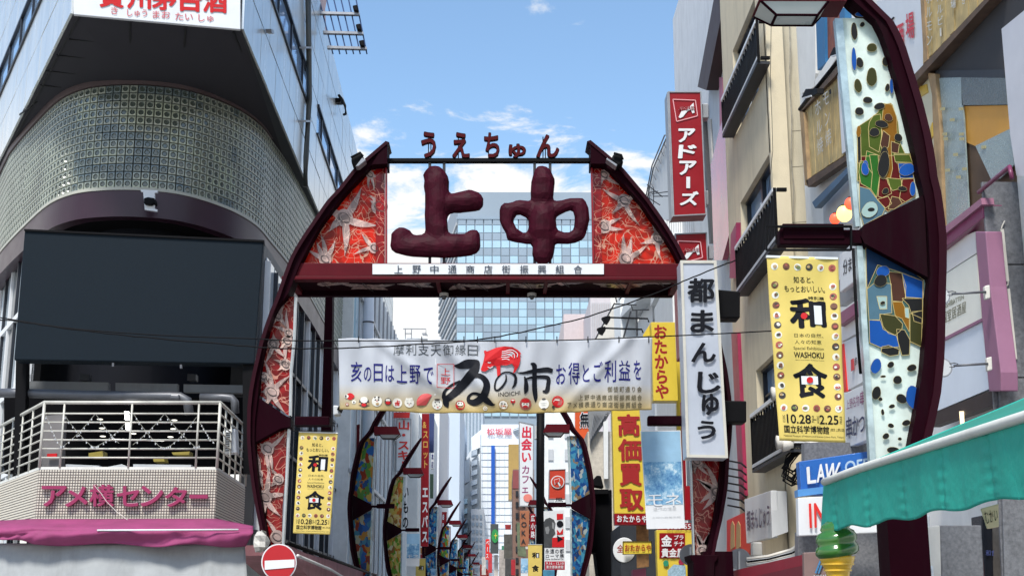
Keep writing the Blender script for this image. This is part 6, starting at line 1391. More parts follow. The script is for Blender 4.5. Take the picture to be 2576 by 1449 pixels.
for ch, (x0, y0, x1, y1) in zip('アドアズ', [(240, 410, 385, 522), (243, 540, 397, 650), (247, 668, 395, 782), (258, 912, 412, 1025)]):
    htext(ch, Y5((x0+10, y0), (x1, y0), (x1-5, y1), (x0, y1)), PA, SIGNW, t, off=.055, lift=.02)
slab('lettering', Y5((312, 797), (342, 797), (342, 888), (312, 888)), PA, .01, SIGNW, t, lift=.025)
for y_ in (265, 960): slab('bracket', Y5((440, y_-55), (490, y_-55), (492, y_+55), (442, y_+58)), PY(26.6), .25, GREYM, t, bev=.01)
t = adores([(1697, 588), (1778, 585), (1792, 900), (1709, 900)], PY(26.8), 'second red box sign with winged emblem just above the white hiragana sign', None)
emblem(Y5, 40, 1130, t, PY(26.8), 1.0)
slab('bracket', Y5((495, 1340), (528, 1340), (530, 1445), (497, 1445)), PY(26.8), .25, GREYM, t)
# tall white manju sign
t = sign('vertical_sign', 'tall white box sign with brushed black characters fixed to the gate right leg', [(1711, 656), (1802, 656), (1831, 1152), (1727, 1150)], PY(20.2), .42, mat('sign_cool_white', (.42, .46, .53), .35, var=.07, dirt=.15), frame=mat('sign_frame_cream', (.55, .54, .48), .4, dirt=.3), fw=7, bev=.01)
PMJ = PY(20.18)
chars = [('都', 1728, 700, 1800, 778), ('ま', 1737, 792, 1797, 866), ('ん', 1740, 873, 1803, 943), ('じ', 1752, 962, 1806, 1012), ('ゅ', 1762, 1018, 1806, 1060), ('う', 1768, 1052, 1812, 1108)]
chars = [('都', 1727, 700, 1797, 762), ('ま', 1735, 780, 1795, 838), ('ん', 1738, 862, 1800, 912), ('じ', 1752, 935, 1812, 990), ('ゅ', 1763, 990, 1808, 1045), ('う', 1752, 1058, 1800, 1105)]
for ch, x0, y0, x1, y1 in chars: htext(ch, [(x0+3, y0), (x1, y0), (x1+1, y1), (x0, y1)], PMJ, INK, t, off=.05, lift=.02)
for q_ in ([(1805, 728), (1862, 733), (1862, 800), (1812, 800)], [(1824, 1007), (1878, 1008), (1878, 1062), (1826, 1062)]): slab('mount', q_, PY(20.5), .35, BLACK, t, bev=.02)
# cream building
CREAM = mat('cream_wall', (.64, .56, .40), .75, var=.12, scale=1.5, bump=.2, bscale=50, dirt=.35)
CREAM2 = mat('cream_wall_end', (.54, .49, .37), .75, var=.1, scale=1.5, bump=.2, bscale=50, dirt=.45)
cbld = T('cream_building', 'cream rendered building with three black railed balconies', 'building', (5, 24, 0))
XC = 4.69; PC = PX(XC)
def wallrects(xf, y0, y1, z0, z1, holes, th, m, parent):
    ys = sorted(set([y0, y1]+[h[0] for h in holes]+[h[1] for h in holes])); zs = sorted(set([z0, z1]+[h[2] for h in holes]+[h[3] for h in holes])); mb = MB()
    for a_, b_ in zip(ys, ys[1:]):
        for c_, d_ in zip(zs, zs[1:]):
            if any(h[0] <= (a_+b_)/2 <= h[1] and h[2] <= (c_+d_)/2 <= h[3] for h in holes): continue
            mb.box(xf, xf+th, a_, b_, c_, d_)
    return mb.build('wall', m, parent)
def hole(u0, v0, u1, v1): a_, b_ = PC.at(u0, v0), PC.at(u1, v1); return (b_.y, a_.y, min(a_.z, b_.z), max(a_.z, b_.z))
ya, yb = PC.at(1950, 700).y, PC.at(1838, 700).y
hz = []
for (uf, un, vt, vb_) in ((1858, 1921, -60, 200), (1862, 1944, 372, 590), (1883, 1946, 890, 1030)):
    yf, yn = PC.at(uf, 500).y, PC.at(un, 500).y
    zt = PC.at(un, vt).z; zb = PC.at(un, vb_).z; hz.append((yn, yf, zb, zt))
wallrects(XC, ya, yb, .0, 15.5, hz, .3, CREAM, cbld)
MB().box(XC+.3, XC+4, ya+.3, yb, 0, 15.5).build('core', VBLACK, cbld)
for h in hz:
    yn, yf, zb, zt = h
    MB().box(XC+.2, XC+.23, yn, yf, zb, zt).build('pane', GLASS, cbld)
    for f in (0, .48, .5, .98): MB().box(XC+.12, XC+.2, yn+(yf-yn)*f, yn+(yf-yn)*f+.05, zb, zt).build('window_frame', FRAME if f else LGREY, cbld)
    MB().box(XC+.1, XC+.22, yn, yf, zb, zb+.05).build('window_sill', LGREY, cbld); MB().box(XC+.1, XC+.22, yn, yf, zt-.05, zt).build('window_frame', FRAME, cbld)
    MB().box(XC+.14, XC+.19, yn, yf, zb+(zt-zb)*.45, zb+(zt-zb)*.45+.04).build('window_frame', FRAME, cbld)
    c_ = PC.at(1900, 600)
# end wall facing the viewer, with pilaster
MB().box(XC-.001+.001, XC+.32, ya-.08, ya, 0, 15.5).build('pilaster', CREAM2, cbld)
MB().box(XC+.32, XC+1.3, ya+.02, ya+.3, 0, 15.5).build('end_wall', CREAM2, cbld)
random.seed(11)
for v in (330, 420, 560): 
    q_ = [(1992, v*.0+v), (2033, v-3), (2033, v-1.6), (1992, v+1.4)]; slab('crack', q_, PY(ya+.02), .01, mat('crack', (.20, .18, .14), .8, var=0), cbld, lift=.003)
mb = MB(); pts = [(1985, 40), (1988, 120), (1986, 200), (1992, 300), (1990, 400), (1997, 470), (1995, 540)]
for a_, b_ in zip(pts, pts[1:]): strip(mb, a_, b_, PY(ya-.09), 2.2, .004)
mb.build('stain_streak', mat('grey_streak', (.30, .28, .24), .8, var=.5, scale=9), cbld)
rod('wire', [(1946, 10), (1940, 60), (1938, 200), (1942, 300), (1944, 380), (1930, 520)], PX(XC-.03), .006, DARKG, cbld, n=4)
# balconies
def iron_balcony(label, un, uf, vt, vb_, proj=.20):
    t = T('iron_balcony', label, 'balcony railing', PC.at(un, vb_), 'iron balconies on the cream building')
    px = PX(XC-proj); yn = px.at(un, 500).y; yf = px.at(uf, 500).y; zt = px.at(un, vt).z; zb = px.at(un, vb_).z
    x = XC-proj
    for nm, z, r in (('top_rail', zt, .035), ('bottom_rail', zb+.08, .03)):
        MB().box(x-r, x+r, yn, yf, z-r, z+r).build(nm, WHITE if nm == 'top_rail' else LGREY, t, bev=.005)
        MB().box(x+.04, XC, yn-.03, yn+.03, z-r*.8, z+r*.8).build('end_rail', BLACK, t); MB().box(x+.04, XC, yf-.03, yf+.03, z-r*.8, z+r*.8).build('end_rail', BLACK, t)
    n = int((yf-yn)/.115)
    for i in range(n+1):
        y = yn+(yf-yn)*i/n; MB().box(x-.012, x+.012, y-.028, y+.028, zb+.115, zt-.12 if i % 2 else zt-.04).build('baluster', BLACK, t)
    for y in (yn, yf): MB().box(x-.025, x+.025, y-.02, y+.02, zb, zt+.03).build('post', BLACK, t)
    MB().box(x-.03, XC, yn, yf, zb-.03, zb+.02).build('deck', DARKG, t)
    return t
iron_balcony('topmost black iron balcony, cut by the upper edge, on the cream building', 1924, 1827, 8, 124)
iron_balcony('middle black iron balcony of the cream building, left of the yellow banner top', 1949, 1847, 476, 618)
iron_balcony('lowest black iron balcony of the cream building, beside the tall white sign foot', 1962, 1868, 992, 1148)
# things below the lowest balcony
t = T('wall_sign', 'small white box sign with brushed characters, seen edge on, on the cream wall', 'sign', PX(4.3).at(1900, 1350))
slab('panel', Y8((275, 985), (435, 930), (440, 1215), (288, 1250)), PX(4.35), .1, SIGNW, t, bev=.008)
slab('side_face', Y8((437, 930), (530, 935), (540, 1180), (442, 1215)), PY(PX(4.35).at(1940, 1300).y-.02), .3, LGREY, t)
cells('都まんじゅう', Y8((288, 1050), (432, 1005), (432, 1150), (292, 1180)), PX(4.33), mat('faded_ink', (.10, .07, .12), .5), t, off=.03, fill=1)
t = sign('red_poster', 'red poster with tall pale food pictures behind the gate right leg', Y8((168, 1110), (318, 1040), (322, 1260), (300, 1320), (168, 1320)), PX(4.5), .05, BRED)
for x in (205, 240): slab('print', Y8((x-10, 1140), (x, 1115), (x+12, 1140), (x+14, 1270), (x-12, 1290)), PX(4.5), .01, FOOD[1], t, lift=.01)
sp = T('magenta_pipe', 'magenta painted pipe running down beside the tall white sign', 'pipe', PX(4.6).at(1850, 1200)); slab('pipe', Y8((195, -20), (232, -20), (275, 960), (245, 990)), PX(4.62), .12, mat('pipe_magenta', (.30, .02, .07), .4), sp)
for i in range(7):
    t = T('wall_bracket', 'black iron bracket arm behind the gate right leg, %s of seven downwards' % ('first', 'second', 'third', 'fourth', 'fifth', 'sixth', 'last')[i], 'bracket', PX(4.5).at(1850, 1180+i*20), 'black bracket arms behind the gate leg'); rod('bar', Y8((175, 750+i*45), (255, 765+i*45), (285, 790+i*45)), PX(4.5), .018, BLACK, t, n=5)
# cable cluster and insulator
t = T('cable_bundle', 'tangled black cables and white insulators below the yellow banner', 'cables', PY(21).at(1975, 1190)); random.seed(4)
for i in range(16):
    a_ = (610+random.uniform(-30, 20), 660+random.uniform(0, 40)); b_ = (520+random.uniform(-20, 20), 770+random.uniform(-10, 110)); c_ = (610+random.uniform(-10, 10), 800+random.uniform(-40, 110))
    rod('cable', Y8(a_, ((a_[0]+b_[0])/2-25, (a_[1]+b_[1])/2), b_, ((b_[0]+c_[0])/2, b_[1]+30), c_), PY(21), .012, BLACK, t, n=5)
for x, y in ((470, 640), (505, 655), (655, 660), (440, 345)): c_ = PY(20.9).at(*Y8((x, y))); MB().tube([c_, c_+Vector((.08, 0, 0)), c_+Vector((.16, 0, .0))], .11, 12, .07).build('insulator', OFFW, t, smooth=True)
rod('pipe', Y8((505, 650), (650, 655)), PY(20.95), .05, LGREY, t)
t = T('conduit_pipe', 'bundled grey conduits bending along the bottom of the cream wall', 'pipes', PY(22).at(1950, 1380))
for i in range(5): rod('conduit', Y8((290, 1345+i*9), (420, 1330+i*8), (560, 1290+i*10), (640, 1235+i*14)), PY(21.8), .03, [OFFW, LGREY, BLACK][i % 3], t, n=6)
slab('white_duct', Y8((325, 1240), (385, 1240), (388, 1330), (325, 1330)), PY(22), .2, OFFW, t, bev=.03)
for u, lab in ((Y8((245, 1345)), 'grey round back of a traffic mirror near the red awning'), (Y4((790, 1270)), 'grey round back of a sign behind the gate right leg')):
    t = T('round_back_disc', lab, 'mirror', PY(22).at(*u)); slab('disc', ell(u, 28, 27, 28), PY(21.9), .03, GREYM, t); slab('post', rect(u[0]-2, u[1]-20, u[0]+2, u[1]+80), PY(21.85), .04, LGREY, t)  # plain discs: backs of one traffic mirror and one round sign
t = T('red_awning', 'dark red shop awning at the bottom right of the gate', 'awning', PY(17).at(1950, 1440)); slab('canopy', Y8((60, 1449), (640, 1315), (640, 1520), (60, 1520)), PX(3.6), .08, mat('awning_red', (.28, .012, .03), .6, var=.15, bump=.2, bscale=6), t)
slab('valance', Y8((240, 1470), (640, 1380), (640, 1520), (240, 1520)), PX(3.55), .03, mat('awning_red_dark', (.16, .008, .02), .6), t)
# ---------------------------------------------------------------- izakaya building
iz = T('izakaya_building', 'building with weathered wooden boards and red kanji panel above, at the right edge', 'building', (5.5, 17, 0))
XI = 5.0; PI_ = PX(XI)
WHW = mat('white_render', (.78, .78, .75), .6, var=.08, dirt=.2); WOOD = mat('weathered_wood', (.36, .24, .12), .7, var=.5, scale=4, dirt=.5); WOODD = mat('dark_wood', (.11, .07, .045), .7, var=.5, scale=6, dirt=.5)
PLK = mat('plank_yellow', (.50, .38, .17), .65, var=.35, scale=5, dirt=.4)
MB().box(XI, XI+6, 11.3, 21.3, 0, 12).build('wall', WHW, iz)
FW = mat('facade_grey', (.30, .31, .33), .6, var=.15)
slab('white_panel', Y6((915, 100), (1042, 100), (1045, 540), (1035, 640), (940, 690)), PX(XI-.05), .05, WHW, iz)
slab('blue_frame', Y6((1045, 60), (1112, 60), (1118, 460), (1060, 520)), PX(XI-.1), .1, mat('frame_blue', (.02, .14, .32), .5, var=.15), iz)
slab('blue_frame', Y6((1222, 60), (1258, 60), (1262, 240), (1225, 300)), PX(XI-.1), .1, MATS['frame_blue'], iz)
slab('red_wood', Y6((1112, 60), (1222, 60), (1222, 310), (1122, 450)), PX(XI-.06), .06, mat('red_wood', (.25, .07, .035), .6, var=.6, scale=6), iz)
slab('sloping_beam', Y6((1040, 590), (1262, 250), (1264, 330), (1045, 670)), PX(XI-.2), .2, WHW, iz, bev=.01)
slab('wood_trim', Y6((925, 790), (1180, 530), (1262, 420), (1262, 460), (1190, 560), (935, 825)), PX(XI-.22), .2, WOODD, iz)
# plank sign
ps = T('plank_sign', 'weathered yellow plank sign with faded brush lettering left of the glass pillar', 'sign', PX(4.8).at(2070, 440))
base = Y6((945, 830), (1215, 560), (1262, 500), (1300, 1120), (985, 1330), (975, 1320))
slab('backing', base, PX(4.86), .08, WOODD, ps)
for i in range(11):
    u0 = 950+i*25; u1 = u0+23
    tp = lambda u: 835-(u-945)*1.02; bt = lambda u: 1322-(u-980)*.66 if u > 960 else 1335
    slab('plank', Y6((u0, tp(u0)), (u1, tp(u1)), (u1+28, bt(u1+28)), (u0+28, bt(u0+28))), PX(4.84), .04, PLK, ps, lift=random.uniform(0, .012))
slab('white_panel', Y6((1205, 545), (1262, 480), (1300, 1090), (1240, 1130)), PX(4.8), .02, SIGNW, ps)
for ch, y in (('酒', 740), ('場', 830)): htext(ch, Y6((1252, y-30), (1282, y-45), (1284, y+28), (1254, y+42)), PX(4.79), mat('red_print', (.55, .04, .05), .5, var=0), ps, off=.03)
slab('wood_frame', Y6((975, 1325), (1300, 1120), (1302, 1160), (990, 1375)), PX(4.78), .12, WOODD, ps); slab('wood_frame', Y6((928, 815), (958, 830), (990, 1370), (968, 1360)), PX(4.78), .12, WOOD, ps)
FL = mat('faded_paint', (.60, .60, .56), .7, var=.5, scale=20)
for k_, (x, s_) in enumerate(((1075, 'ホル'), (1135, 'モン'))):
    cells(s_+'焼', Y6((x-26, 740-k_*70), (x+22, 700-k_*70), (x+45, 1120-k_*60), (x, 1160-k_*60)), PX(4.79), FL, ps, vertical=True, off=.0, lift=.03)
slab('lettering', Y6((1112, 705), (1118, 700), (1124, 716), (1110, 718)), PX(4.79), .004, INK, ps, lift=.03)
slab('lettering', Y6((1160, 665), (1172, 655), (1174, 690), (1162, 695)), PX(4.79), .004, INK, ps, lift=.03)
t = T('lamp_rail', 'black sloping lamp rail above the plank sign', 'rail', PX(4.6).at(2070, 200)); rod('rail', Y6((930, 805), (1010, 700), (1262, 390)), PX(4.55), .03, BLACK, t)
for x, y, lab in ((1000, 690, 'black floodlight on the rail above the plank sign, lower one'), (1205, 385, 'black floodlight on the rail above the plank sign, upper one by the glass pillar')):
    t = T('floodlight', lab, 'floodlight', PX(4.5).at(*Y6((x, y))), 'floodlights above the plank sign'); slab('lamp_housing', Y6((x-60, y+30), (x-30, y-35), (x+55, y-40), (x+60, y), (x+20, y+20)), PX(4.45), .1, BLACK, t, bev=.01); slab('lens', Y6((x-50, y+28), (x+10, y+10), (x+15, y+20), (x-40, y+36)), PX(4.44), .02, LGREY, t)
# upper right wooden boards and red kanji panel
slab('kanji_panel', Y6((1490, 10), (1560, 0), (1832, -60), (1835, 490), (1700, 610), (1640, 420)), PX(XI-.06), .05, SIGNW, iz)
P9 = PX(XI-.07)
KR = MATS['red_print']
htext('酒', Y6((1632, 190), (1692, 160), (1700, 350), (1642, 395)), P9, KR, iz, off=.03); htext('場', Y6((1706, 110), (1766, 80), (1775, 280), (1712, 300)), P9, KR, iz, off=.03)
mb = MB()
for a_, b_ in (((1565, 180), (1575, 140)), ((1590, 160), (1620, 130)), ((1600, 165), (1605, 185))): strip(mb, Y6(a_), Y6(b_), P9, 4, .004)
mb.build('brush_mark', INK, iz)
for i in range(14):
    u0 = 1836+i*34; u1 = u0+32; f = lambda u: 470-(u-1836)*1.02
    if u0 < 2330: slab('plank', Y6((u0, -60), (u1, -60), (u1, f(u1)), (u0, f(u0))), PX(XI-.06), .05, PLK, iz, lift=random.uniform(0, .015))
for x, s_, y1 in ((1885, 'ホルモン', 330), (1965, 'バルビー', 270)):
    cells(s_, Y6((x-26, -60), (x+20, -60), (x+28, y1), (x-20, y1+25)), PX(XI-.08), FL, iz, vertical=True, off=.01, lift=.01)
cells('酒場', Y6((2040, -80), (2080, -80), (2085, 60), (2045, 80)), PX(XI-.08), FL, iz, vertical=True, lift=.01); cells('き', Y6((2120, -20), (2155, -40), (2158, 30), (2124, 50)), PX(XI-.08), FL, iz, vertical=True, lift=.01)
slab('plank_edge', Y6((1812, -60), (1838, -60), (1866, 440), (1840, 465)), PX(XI-.09), .08, WOOD, iz)
slab('bottom_beam', Y6((1712, 610), (2320, -40), (2360, -40), (1722, 665)), PX(XI-.16), .18, WOODD, iz)
# recessed window bay: soffit, posts, wired glass, amber-lit interior
slab('soffit', Y6((1905, 530), (2360, -20), (2640, -20), (2640, 100), (2425, 200), (2425, 520)), PX(XI-.03), .03, mat('soffit_grey', (.03, .03, .034), .7, var=.2), iz)
slab('side_poster', Y6((1728, 670), (1870, 535), (1900, 640), (1945, 1800), (1800, 1800)), PX(XI-.04), .04, mat('poster_cream', (.64, .60, .42), .5, var=.15, scale=1), iz)
for pts in ([(1740, 700), (1800, 640), (1860, 620), (1870, 680), (1790, 730), (1770, 800)], [(1800, 1080), (1860, 1020), (1900, 900), (1905, 1000), (1850, 1140), (1810, 1180)]): slab('swirl', Y6(*pts), PX(XI-.05), .01, mat('swirl_yellow', (.62, .42, .06), .5), iz)
slab('wood_post', Y6((1868, 535), (1925, 545), (1960, 1000), (1985, 1750), (1935, 1750), (1900, 700)), PX(XI-.1), .12, WOOD, iz)
slab('window_band', Y6((1925, 520), (2430, 512), (2430, 575), (1930, 575)), PX(XI-.05), .05, DARKG, iz)
amber = mat('amber_lit_interior', (.40, .20, .03), .6, var=.3, scale=.8, emit=(1, .55, .12, .04));  # amber room light put into the wall colour, with a faint glow
slab('interior', Y6((1935, 575), (2480, 570), (2520, 1600), (1980, 1750)), PX(XI-.02), .03, mat('brown_interior', (.09, .055, .03), .7, var=.3), iz)
slab('interior_wall', Y6((2125, 782), (2458, 775), (2472, 950), (2220, 1075), (2140, 1040)), PX(XI-.03), .02, amber, iz)
WG = mat('wired_glass', (.30, .38, .38), .25, .1, var=.12, scale=30, bump=.3, bscale=80)
slab('wired_pane', Y6((1940, 575), (2110, 570), (2135, 900), (2175, 1650), (1980, 1750)), PX(XI-.06), .015, WG, iz)
slab('wired_pane', Y6((2112, 570), (2440, 575), (2450, 770), (2120, 775)), PX(XI-.06), .015, mat('wired_glass_dark', (.10, .12, .12), .25, var=.2, scale=20, bump=.3, bscale=80), iz)
slab('wired_pane', Y6((2218, 1072), (2475, 945), (2500, 1210), (2400, 1310), (2340, 1330)), PX(XI-.09), .015, WG, iz)
TAPE = mat('tape_tan', (.42, .38, .20), .6)
for x, y in ((1975, 800), (2110, 800), (2045, 880), (1995, 1020), (2115, 1020), (2070, 1135), (2010, 1250), (2135, 1240), (2090, 1300), (2275, 1080), (1990, 985), (2112, 985)): slab('tape', Y6((x-14, y-9), (x+14, y-11), (x+14, y+11), (x-14, y+13)), PX(XI-.1), .01, TAPE, iz)
slab('white_column', Y6((2410, 215), (2600, 60), (2700, 60), (2700, 1300), (2520, 1290), (2475, 1000)), PX(XI-.3), .25, mat('column_white2', (.60, .60, .64), .4, var=.08), iz)
rod('plum_rail', [(2462, 484), (2540, 420), (2546, 450)], PX(XI-.35), .022, mat('rail_plum', (.16, .025, .08), .4), iz)
# grey-blue slanted beam under the plank sign and lantern bar
slab('blue_beam', Y7((430, 330), (700, 60), (702, 100), (450, 372)), PX(4.75), .1, mat('beam_blue', (.04, .10, .18), .5, var=.3), iz)
slab('under_board', Y7((505, 350), (720, 120), (740, 430), (740, 480), (510, 480)), PX(4.95), .05, LGREY, iz)
LRED = mat('lantern_red', (.60, .04, .02), .5, var=.15, emit=(1, .10, .04, .55)); LYEL = mat('lantern_yellow', (.75, .50, .10), .5, var=.15, emit=(1, .70, .2, .75))
for x, y, r, m_, lab in ((590, 445, 38, LRED, 'glowing red paper lantern left of the glass pillar, leftmost'), (655, 410, 56, LYEL, 'glowing yellow paper lantern between two red ones'), (700, 340, 44, LRED, 'glowing red paper lantern against the glass pillar edge, uppermost')):
    c_ = PX(4.6).at(*Y7((x, y))); k_ = r*.3595*c_.y/3400; t = T('paper_lantern', lab, 'lantern', c_, 'paper lanterns beside the glass pillar'); mb = MB(); n = 14
    for j in range(n+1):
        a_ = math.pi*j/n
        for i in range(16): b_ = 2*math.pi*i/16; rr2 = k_*math.sin(a_)*(1+.03*(j % 2)); mb.v.append((c_.x+rr2*math.cos(b_), c_.y+rr2*math.sin(b_), c_.z+k_*1.1*math.cos(a_)))
    for j in range(n):
        for i in range(16): mb.f.append((j*16+i, j*16+(i+1) % 16, (j+1)*16+(i+1) % 16, (j+1)*16+i))
    mb.build('paper_shade', m_, t, smooth=True); MB().tube([c_+Vector((0, 0, k_*1.0)), c_+Vector((0, 0, k_*1.2))], k_*.35, 10).build('cap', BLACK, t)
# signs seen between banner and pillar
t = sign('wall_sign', 'white sign with red and dark characters just right of the yellow banner top', Y7((620, 690), (745, 640), (755, 860), (625, 960)), PX(4.6), .08, SIGNW); cells('分まで', Y7((645, 730), (745, 690), (745, 790), (648, 845)), PX(4.6), DARKG, t, off=.02, fill=1)
slab('x', Y7((612, 880), (760, 760), (765, 960), (620, 1060)), PX(4.75), .1, GREYM, None).name = 'grey_ledge'; tag(bpy.data.objects['grey_ledge'], 'grey ledge under the small white sign beside the glass pillar', 'ledge')
PLUM = mat('plum_beam', (.22, .035, .11), .35, var=.15); PLUM2 = mat('plum_pale', (.27, .12, .20), .45, var=.1)
kb = T('kushi_signboard', 'plum framed white signboard bank with kanji on the right behind the glass pillar', 'signboard', PX(4.7).at(2400, 1000))
XK = 4.7; PK = PX(XK)
slab('beam', Y7((610, 1110), (755, 1010), (1285, 608), (1620, 343), (1625, 440), (1290, 700), (755, 1100), (615, 1200)), PX(XK-.06), .2, PLUM, kb, bev=.01)
slab('beam_flange', Y7((1283, 560), (1612, 300), (1618, 345), (1286, 610)), PX(XK-.09), .12, mat('flange_pale', (.30, .13, .20), .4), kb)
slab('frame_post', Y7((1575, 520), (1640, 520), (1700, 1000), (1740, 1500), (1810, 1849)), PX(XK-.1), .15, PLUM2, kb) if False else None
slab('frame_post', W4((1288, -10), (1365, -10), (1400, 400), (1480, 1040), (1482, 1180), (1392, 1182), (1338, 640)), PX(XK-.12), .16, PLUM2, kb, bev=.01)
slab('board', W4((985, 120), (1290, -10), (1296, 150), (990, 350)), PX(XK), .06, mat('board_white', (.76, .73, .71), .5, var=.05), kb)
slab('board', W4((985, 360), (1296, 162), (1336, 636), (980, 820)), PX(XK), .06, mat('board_cream', (.76, .76, .68), .5, var=.05), kb)
slab('board', W4((980, 845), (1338, 660), (1390, 1165), (915, 1365)), PX(XK), .06, mat('board_blue_white', (.68, .74, .82), .4, var=.05), kb)
slab('board_gap', W4((980, 820), (1337, 637), (1338, 658), (980, 843)), PX(XK-.02), .06, PLUM2, kb)
slab('lower_edge', W4((915, 1365), (1390, 1182), (1480, 1182), (1490, 1260), (960, 1449), (900, 1449)), PX(XK-.02), .1, mat('under_edge', (.035, .022, .02), .6), kb)
cells('個室居酒屋', W4((1042, 590), (1225, 500), (1225, 595), (1045, 690)), PK, mat('olive_ink', (.14, .14, .08), .5), kb, off=.0, fill=1.0)
htext('KUSHIBATTEN', W4((1038, 530), (1205, 462), (1207, 492), (1040, 578)), PK, mat('olive_ink', (.14, .14, .08)), kb, off=-.01)
slab('seal', W4((1008, 640), (1030, 632), (1032, 705), (1010, 718)), PK, .006, KR, kb, lift=.015)
# lower left part of the same bank, left of the pillar
slab('board', W4((285, 640), (440, 560), (440, 730), (285, 815)), PX(XK+.02), .06, MATS['board_white'], kb)
slab('board', W4((300, 820), (462, 740), (465, 1100), (325, 1180)), PX(XK+.02), .06, SIGNW, kb)
slab('red_edge', W4((275, 835), (302, 825), (330, 1180), (305, 1190)), PX(XK), .06, BRED, kb)
slab('seal', W4((360, 945), (380, 935), (382, 1020), (362, 1032)), PX(XK-.01), .006, KR, kb); cells('串', W4((388, 930), (412, 915), (415, 985), (390, 1005)), PX(XK-.01), DARKG, kb)
ks = sign('kushikatsu_sign', 'white sign with purple and navy brush characters behind the banner foot', Y8((885, 340), (1028, 280), (1030, 620), (830, 700), (840, 640), (892, 640)), PX(4.55), .1, SIGNW)
cells('上野名物', Y8((890, 385), (972, 345), (974, 420), (895, 445)), PX(4.54), mat('purple_ink', (.22, .05, .14), .5), ks, off=.0, fill=1); cells('串', Y8((972, 330), (1008, 318), (1008, 410), (974, 420)), PX(4.54), MATS['purple_ink'], ks, off=.02, fill=1)
cells('串かつ', Y8((888, 490), (1005, 445), (1008, 590), (892, 625)), PX(4.54), mat('navy_brush', (.02, .03, .09), .5), ks, off=.02, fill=1.1)
# swing-arm lamps
for (x, y), ym, lab in (((1030, 470), 440, 'upper'), ((1045, 1005), 970, 'lower')):
    t = T('swing_arm_lamp', 'round grey lamp on a horizontal arm over the white signboards, %s one' % lab, 'lamp', PX(4.3).at(*W4((x, y))), 'round arm lamps by the granite wall')
    pl = PY(PX(4.55).at(*W4((1380, 445))).y-.1)
    c_ = pl.at(*W4((x, y))); MB().tube([c_, c_+Vector((0, .05, 0))], .092, 20, .075).build('lamp_head', GREYM, t)
    MB().tube([c_+Vector((0, -.004, 0)), c_+Vector((0, .01, 0))], .078, 20).build('lens', LGREY, t)
    slab('bracket', W4((x+65, ym-10 if lab == 'upper' else ym+5), (x+120, ym-8 if lab == 'upper' else ym+8), (x+118, ym+28), (x+75, ym+30)), pl, .02, STEEL, t) if False else rod('bracket', W4((x+50, y-30), (x+85, y-35), (x+115, y-30), (x+85, y-5), (x+50, y-5)), pl, .006, STEEL, t)
    rod('arm', W4((x+85, y-15), (x+340, y-30)), pl, .011, STEEL, t); slab('mount', W4((x+330, y-75), (x+370, y-85), (x+375, y+15), (x+338, y+25)), pl, .06, OFFW, t, bev=.01)
# granite wall
GRAN = mat('granite', (.15, .155, .17), .45, var=.5, scale=28, bump=.05)
gy = PX(4.7).at(2478, 700).y-.25
gw = T('granite_wall', 'speckled grey granite clad wall at the right edge above the green awning', 'wall', (5.5, gy, 0))
PGW = PY(gy)
edge = [(2468, 455), (2478, 600), (2490, 750), (2505, 900), (2518, 1060), (2520, 1449)]
for i, (v0, v1, xl0, xl1) in enumerate(((458, 664, 2470, 2488), (667, 948, 2488, 2512), (951, 1250, 2513, 2522), (1253, 1560, 2522, 2530))):
    for j in range(3):
        u0 = xl0 if j == 0 else 2600+(j-1)*260; u1 = 2598+j*260 if j else 2598; ub0 = xl1 if j == 0 else u0
        slab('granite_slab', [(u0, v0), (u1, v0), (u1, v1), (ub0, v1)], PY(gy), .04, GRAN, gw, bev=.004)
slab('backing', [(2474, 460), (3100, 460), (3100, 1600), (2528, 1600)], PY(gy+.042), .03, GRAN, gw)
t = T('cable_cover', 'white plastic cable trunking running down the granite wall', 'cable cover', PGW.at(2530, 700)); pl = PY(gy-.02)
slab('trunking', W4((1480, -30), (1505, -30), (1545, 360), (1522, 362)), pl, .02, OFFW, t, bev=.004); slab('trunking', W4((1530, 415), (1550, 415), (1605, 940), (1585, 942)), pl, .02, OFFW, t, bev=.004)
for pts in ([(1535, 362), (1535, 385), (1500, 415), (1440, 430), (1405, 450)], [(1590, 940), (1585, 965), (1540, 985), (1460, 1010)], [(1486, -30), (1490, -50), (1510, -90)]): rod('wire', W4(*pts), pl, .006, OFFW, t, n=5)
# granite and shop front below the awning
lo = T('lower_shopfront', 'granite shopfront with blue law office sign and red lettered board below the banner', 'shopfront', (5, 17, 0))
slab('granite_slab', Y8((640, 640), (1040, 640), (1040, 760), (640, 760)), PY(17.6), .2, GRAN, lo)
slab('granite_slab', Y8((600, 1180), (1100, 1180), (1100, 1520), (600, 1520)), PY(17.6), .2, GRAN, lo)
t = sign('law_sign', 'blue sign with white serif LAW lettering left of the green awning', Y8((606, 755), (1045, 690), (1048, 860), (760, 960), (620, 960)), PY(17.2), .2, mat('sign_blue', (.02, .12, .42), .3, var=.1))
slab('lower_band', Y8((598, 925), (770, 905), (770, 945), (600, 968)), PY(17.15), .2, mat('sign_mid_blue', (.08, .25, .55), .3), t)
htext('L', Y8((648, 790), (705, 780), (708, 885), (655, 893)), PY(17.18), SIGNW, t, off=.04, depth=.02, lift=.03); htext('AW', Y8((705, 775), (855, 760), (830, 870), (712, 884)), PY(17.18), SIGNW, t, off=.04, depth=.02, lift=.03)
htext('OFFICE', Y8((880, 755), (1150, 715), (1150, 790), (882, 830)), PY(17.18), mat('sign_pale_blue', (.35, .48, .62), .4), t, off=.03, lift=.02)
t = sign('letter_board', 'white board with large red letters under the blue law sign', Y8((600, 975), (770, 965), (780, 1110), (1080, 1120), (1080, 1185), (605, 1205)), PY(17.1), .15, SIGNW, frame=None)
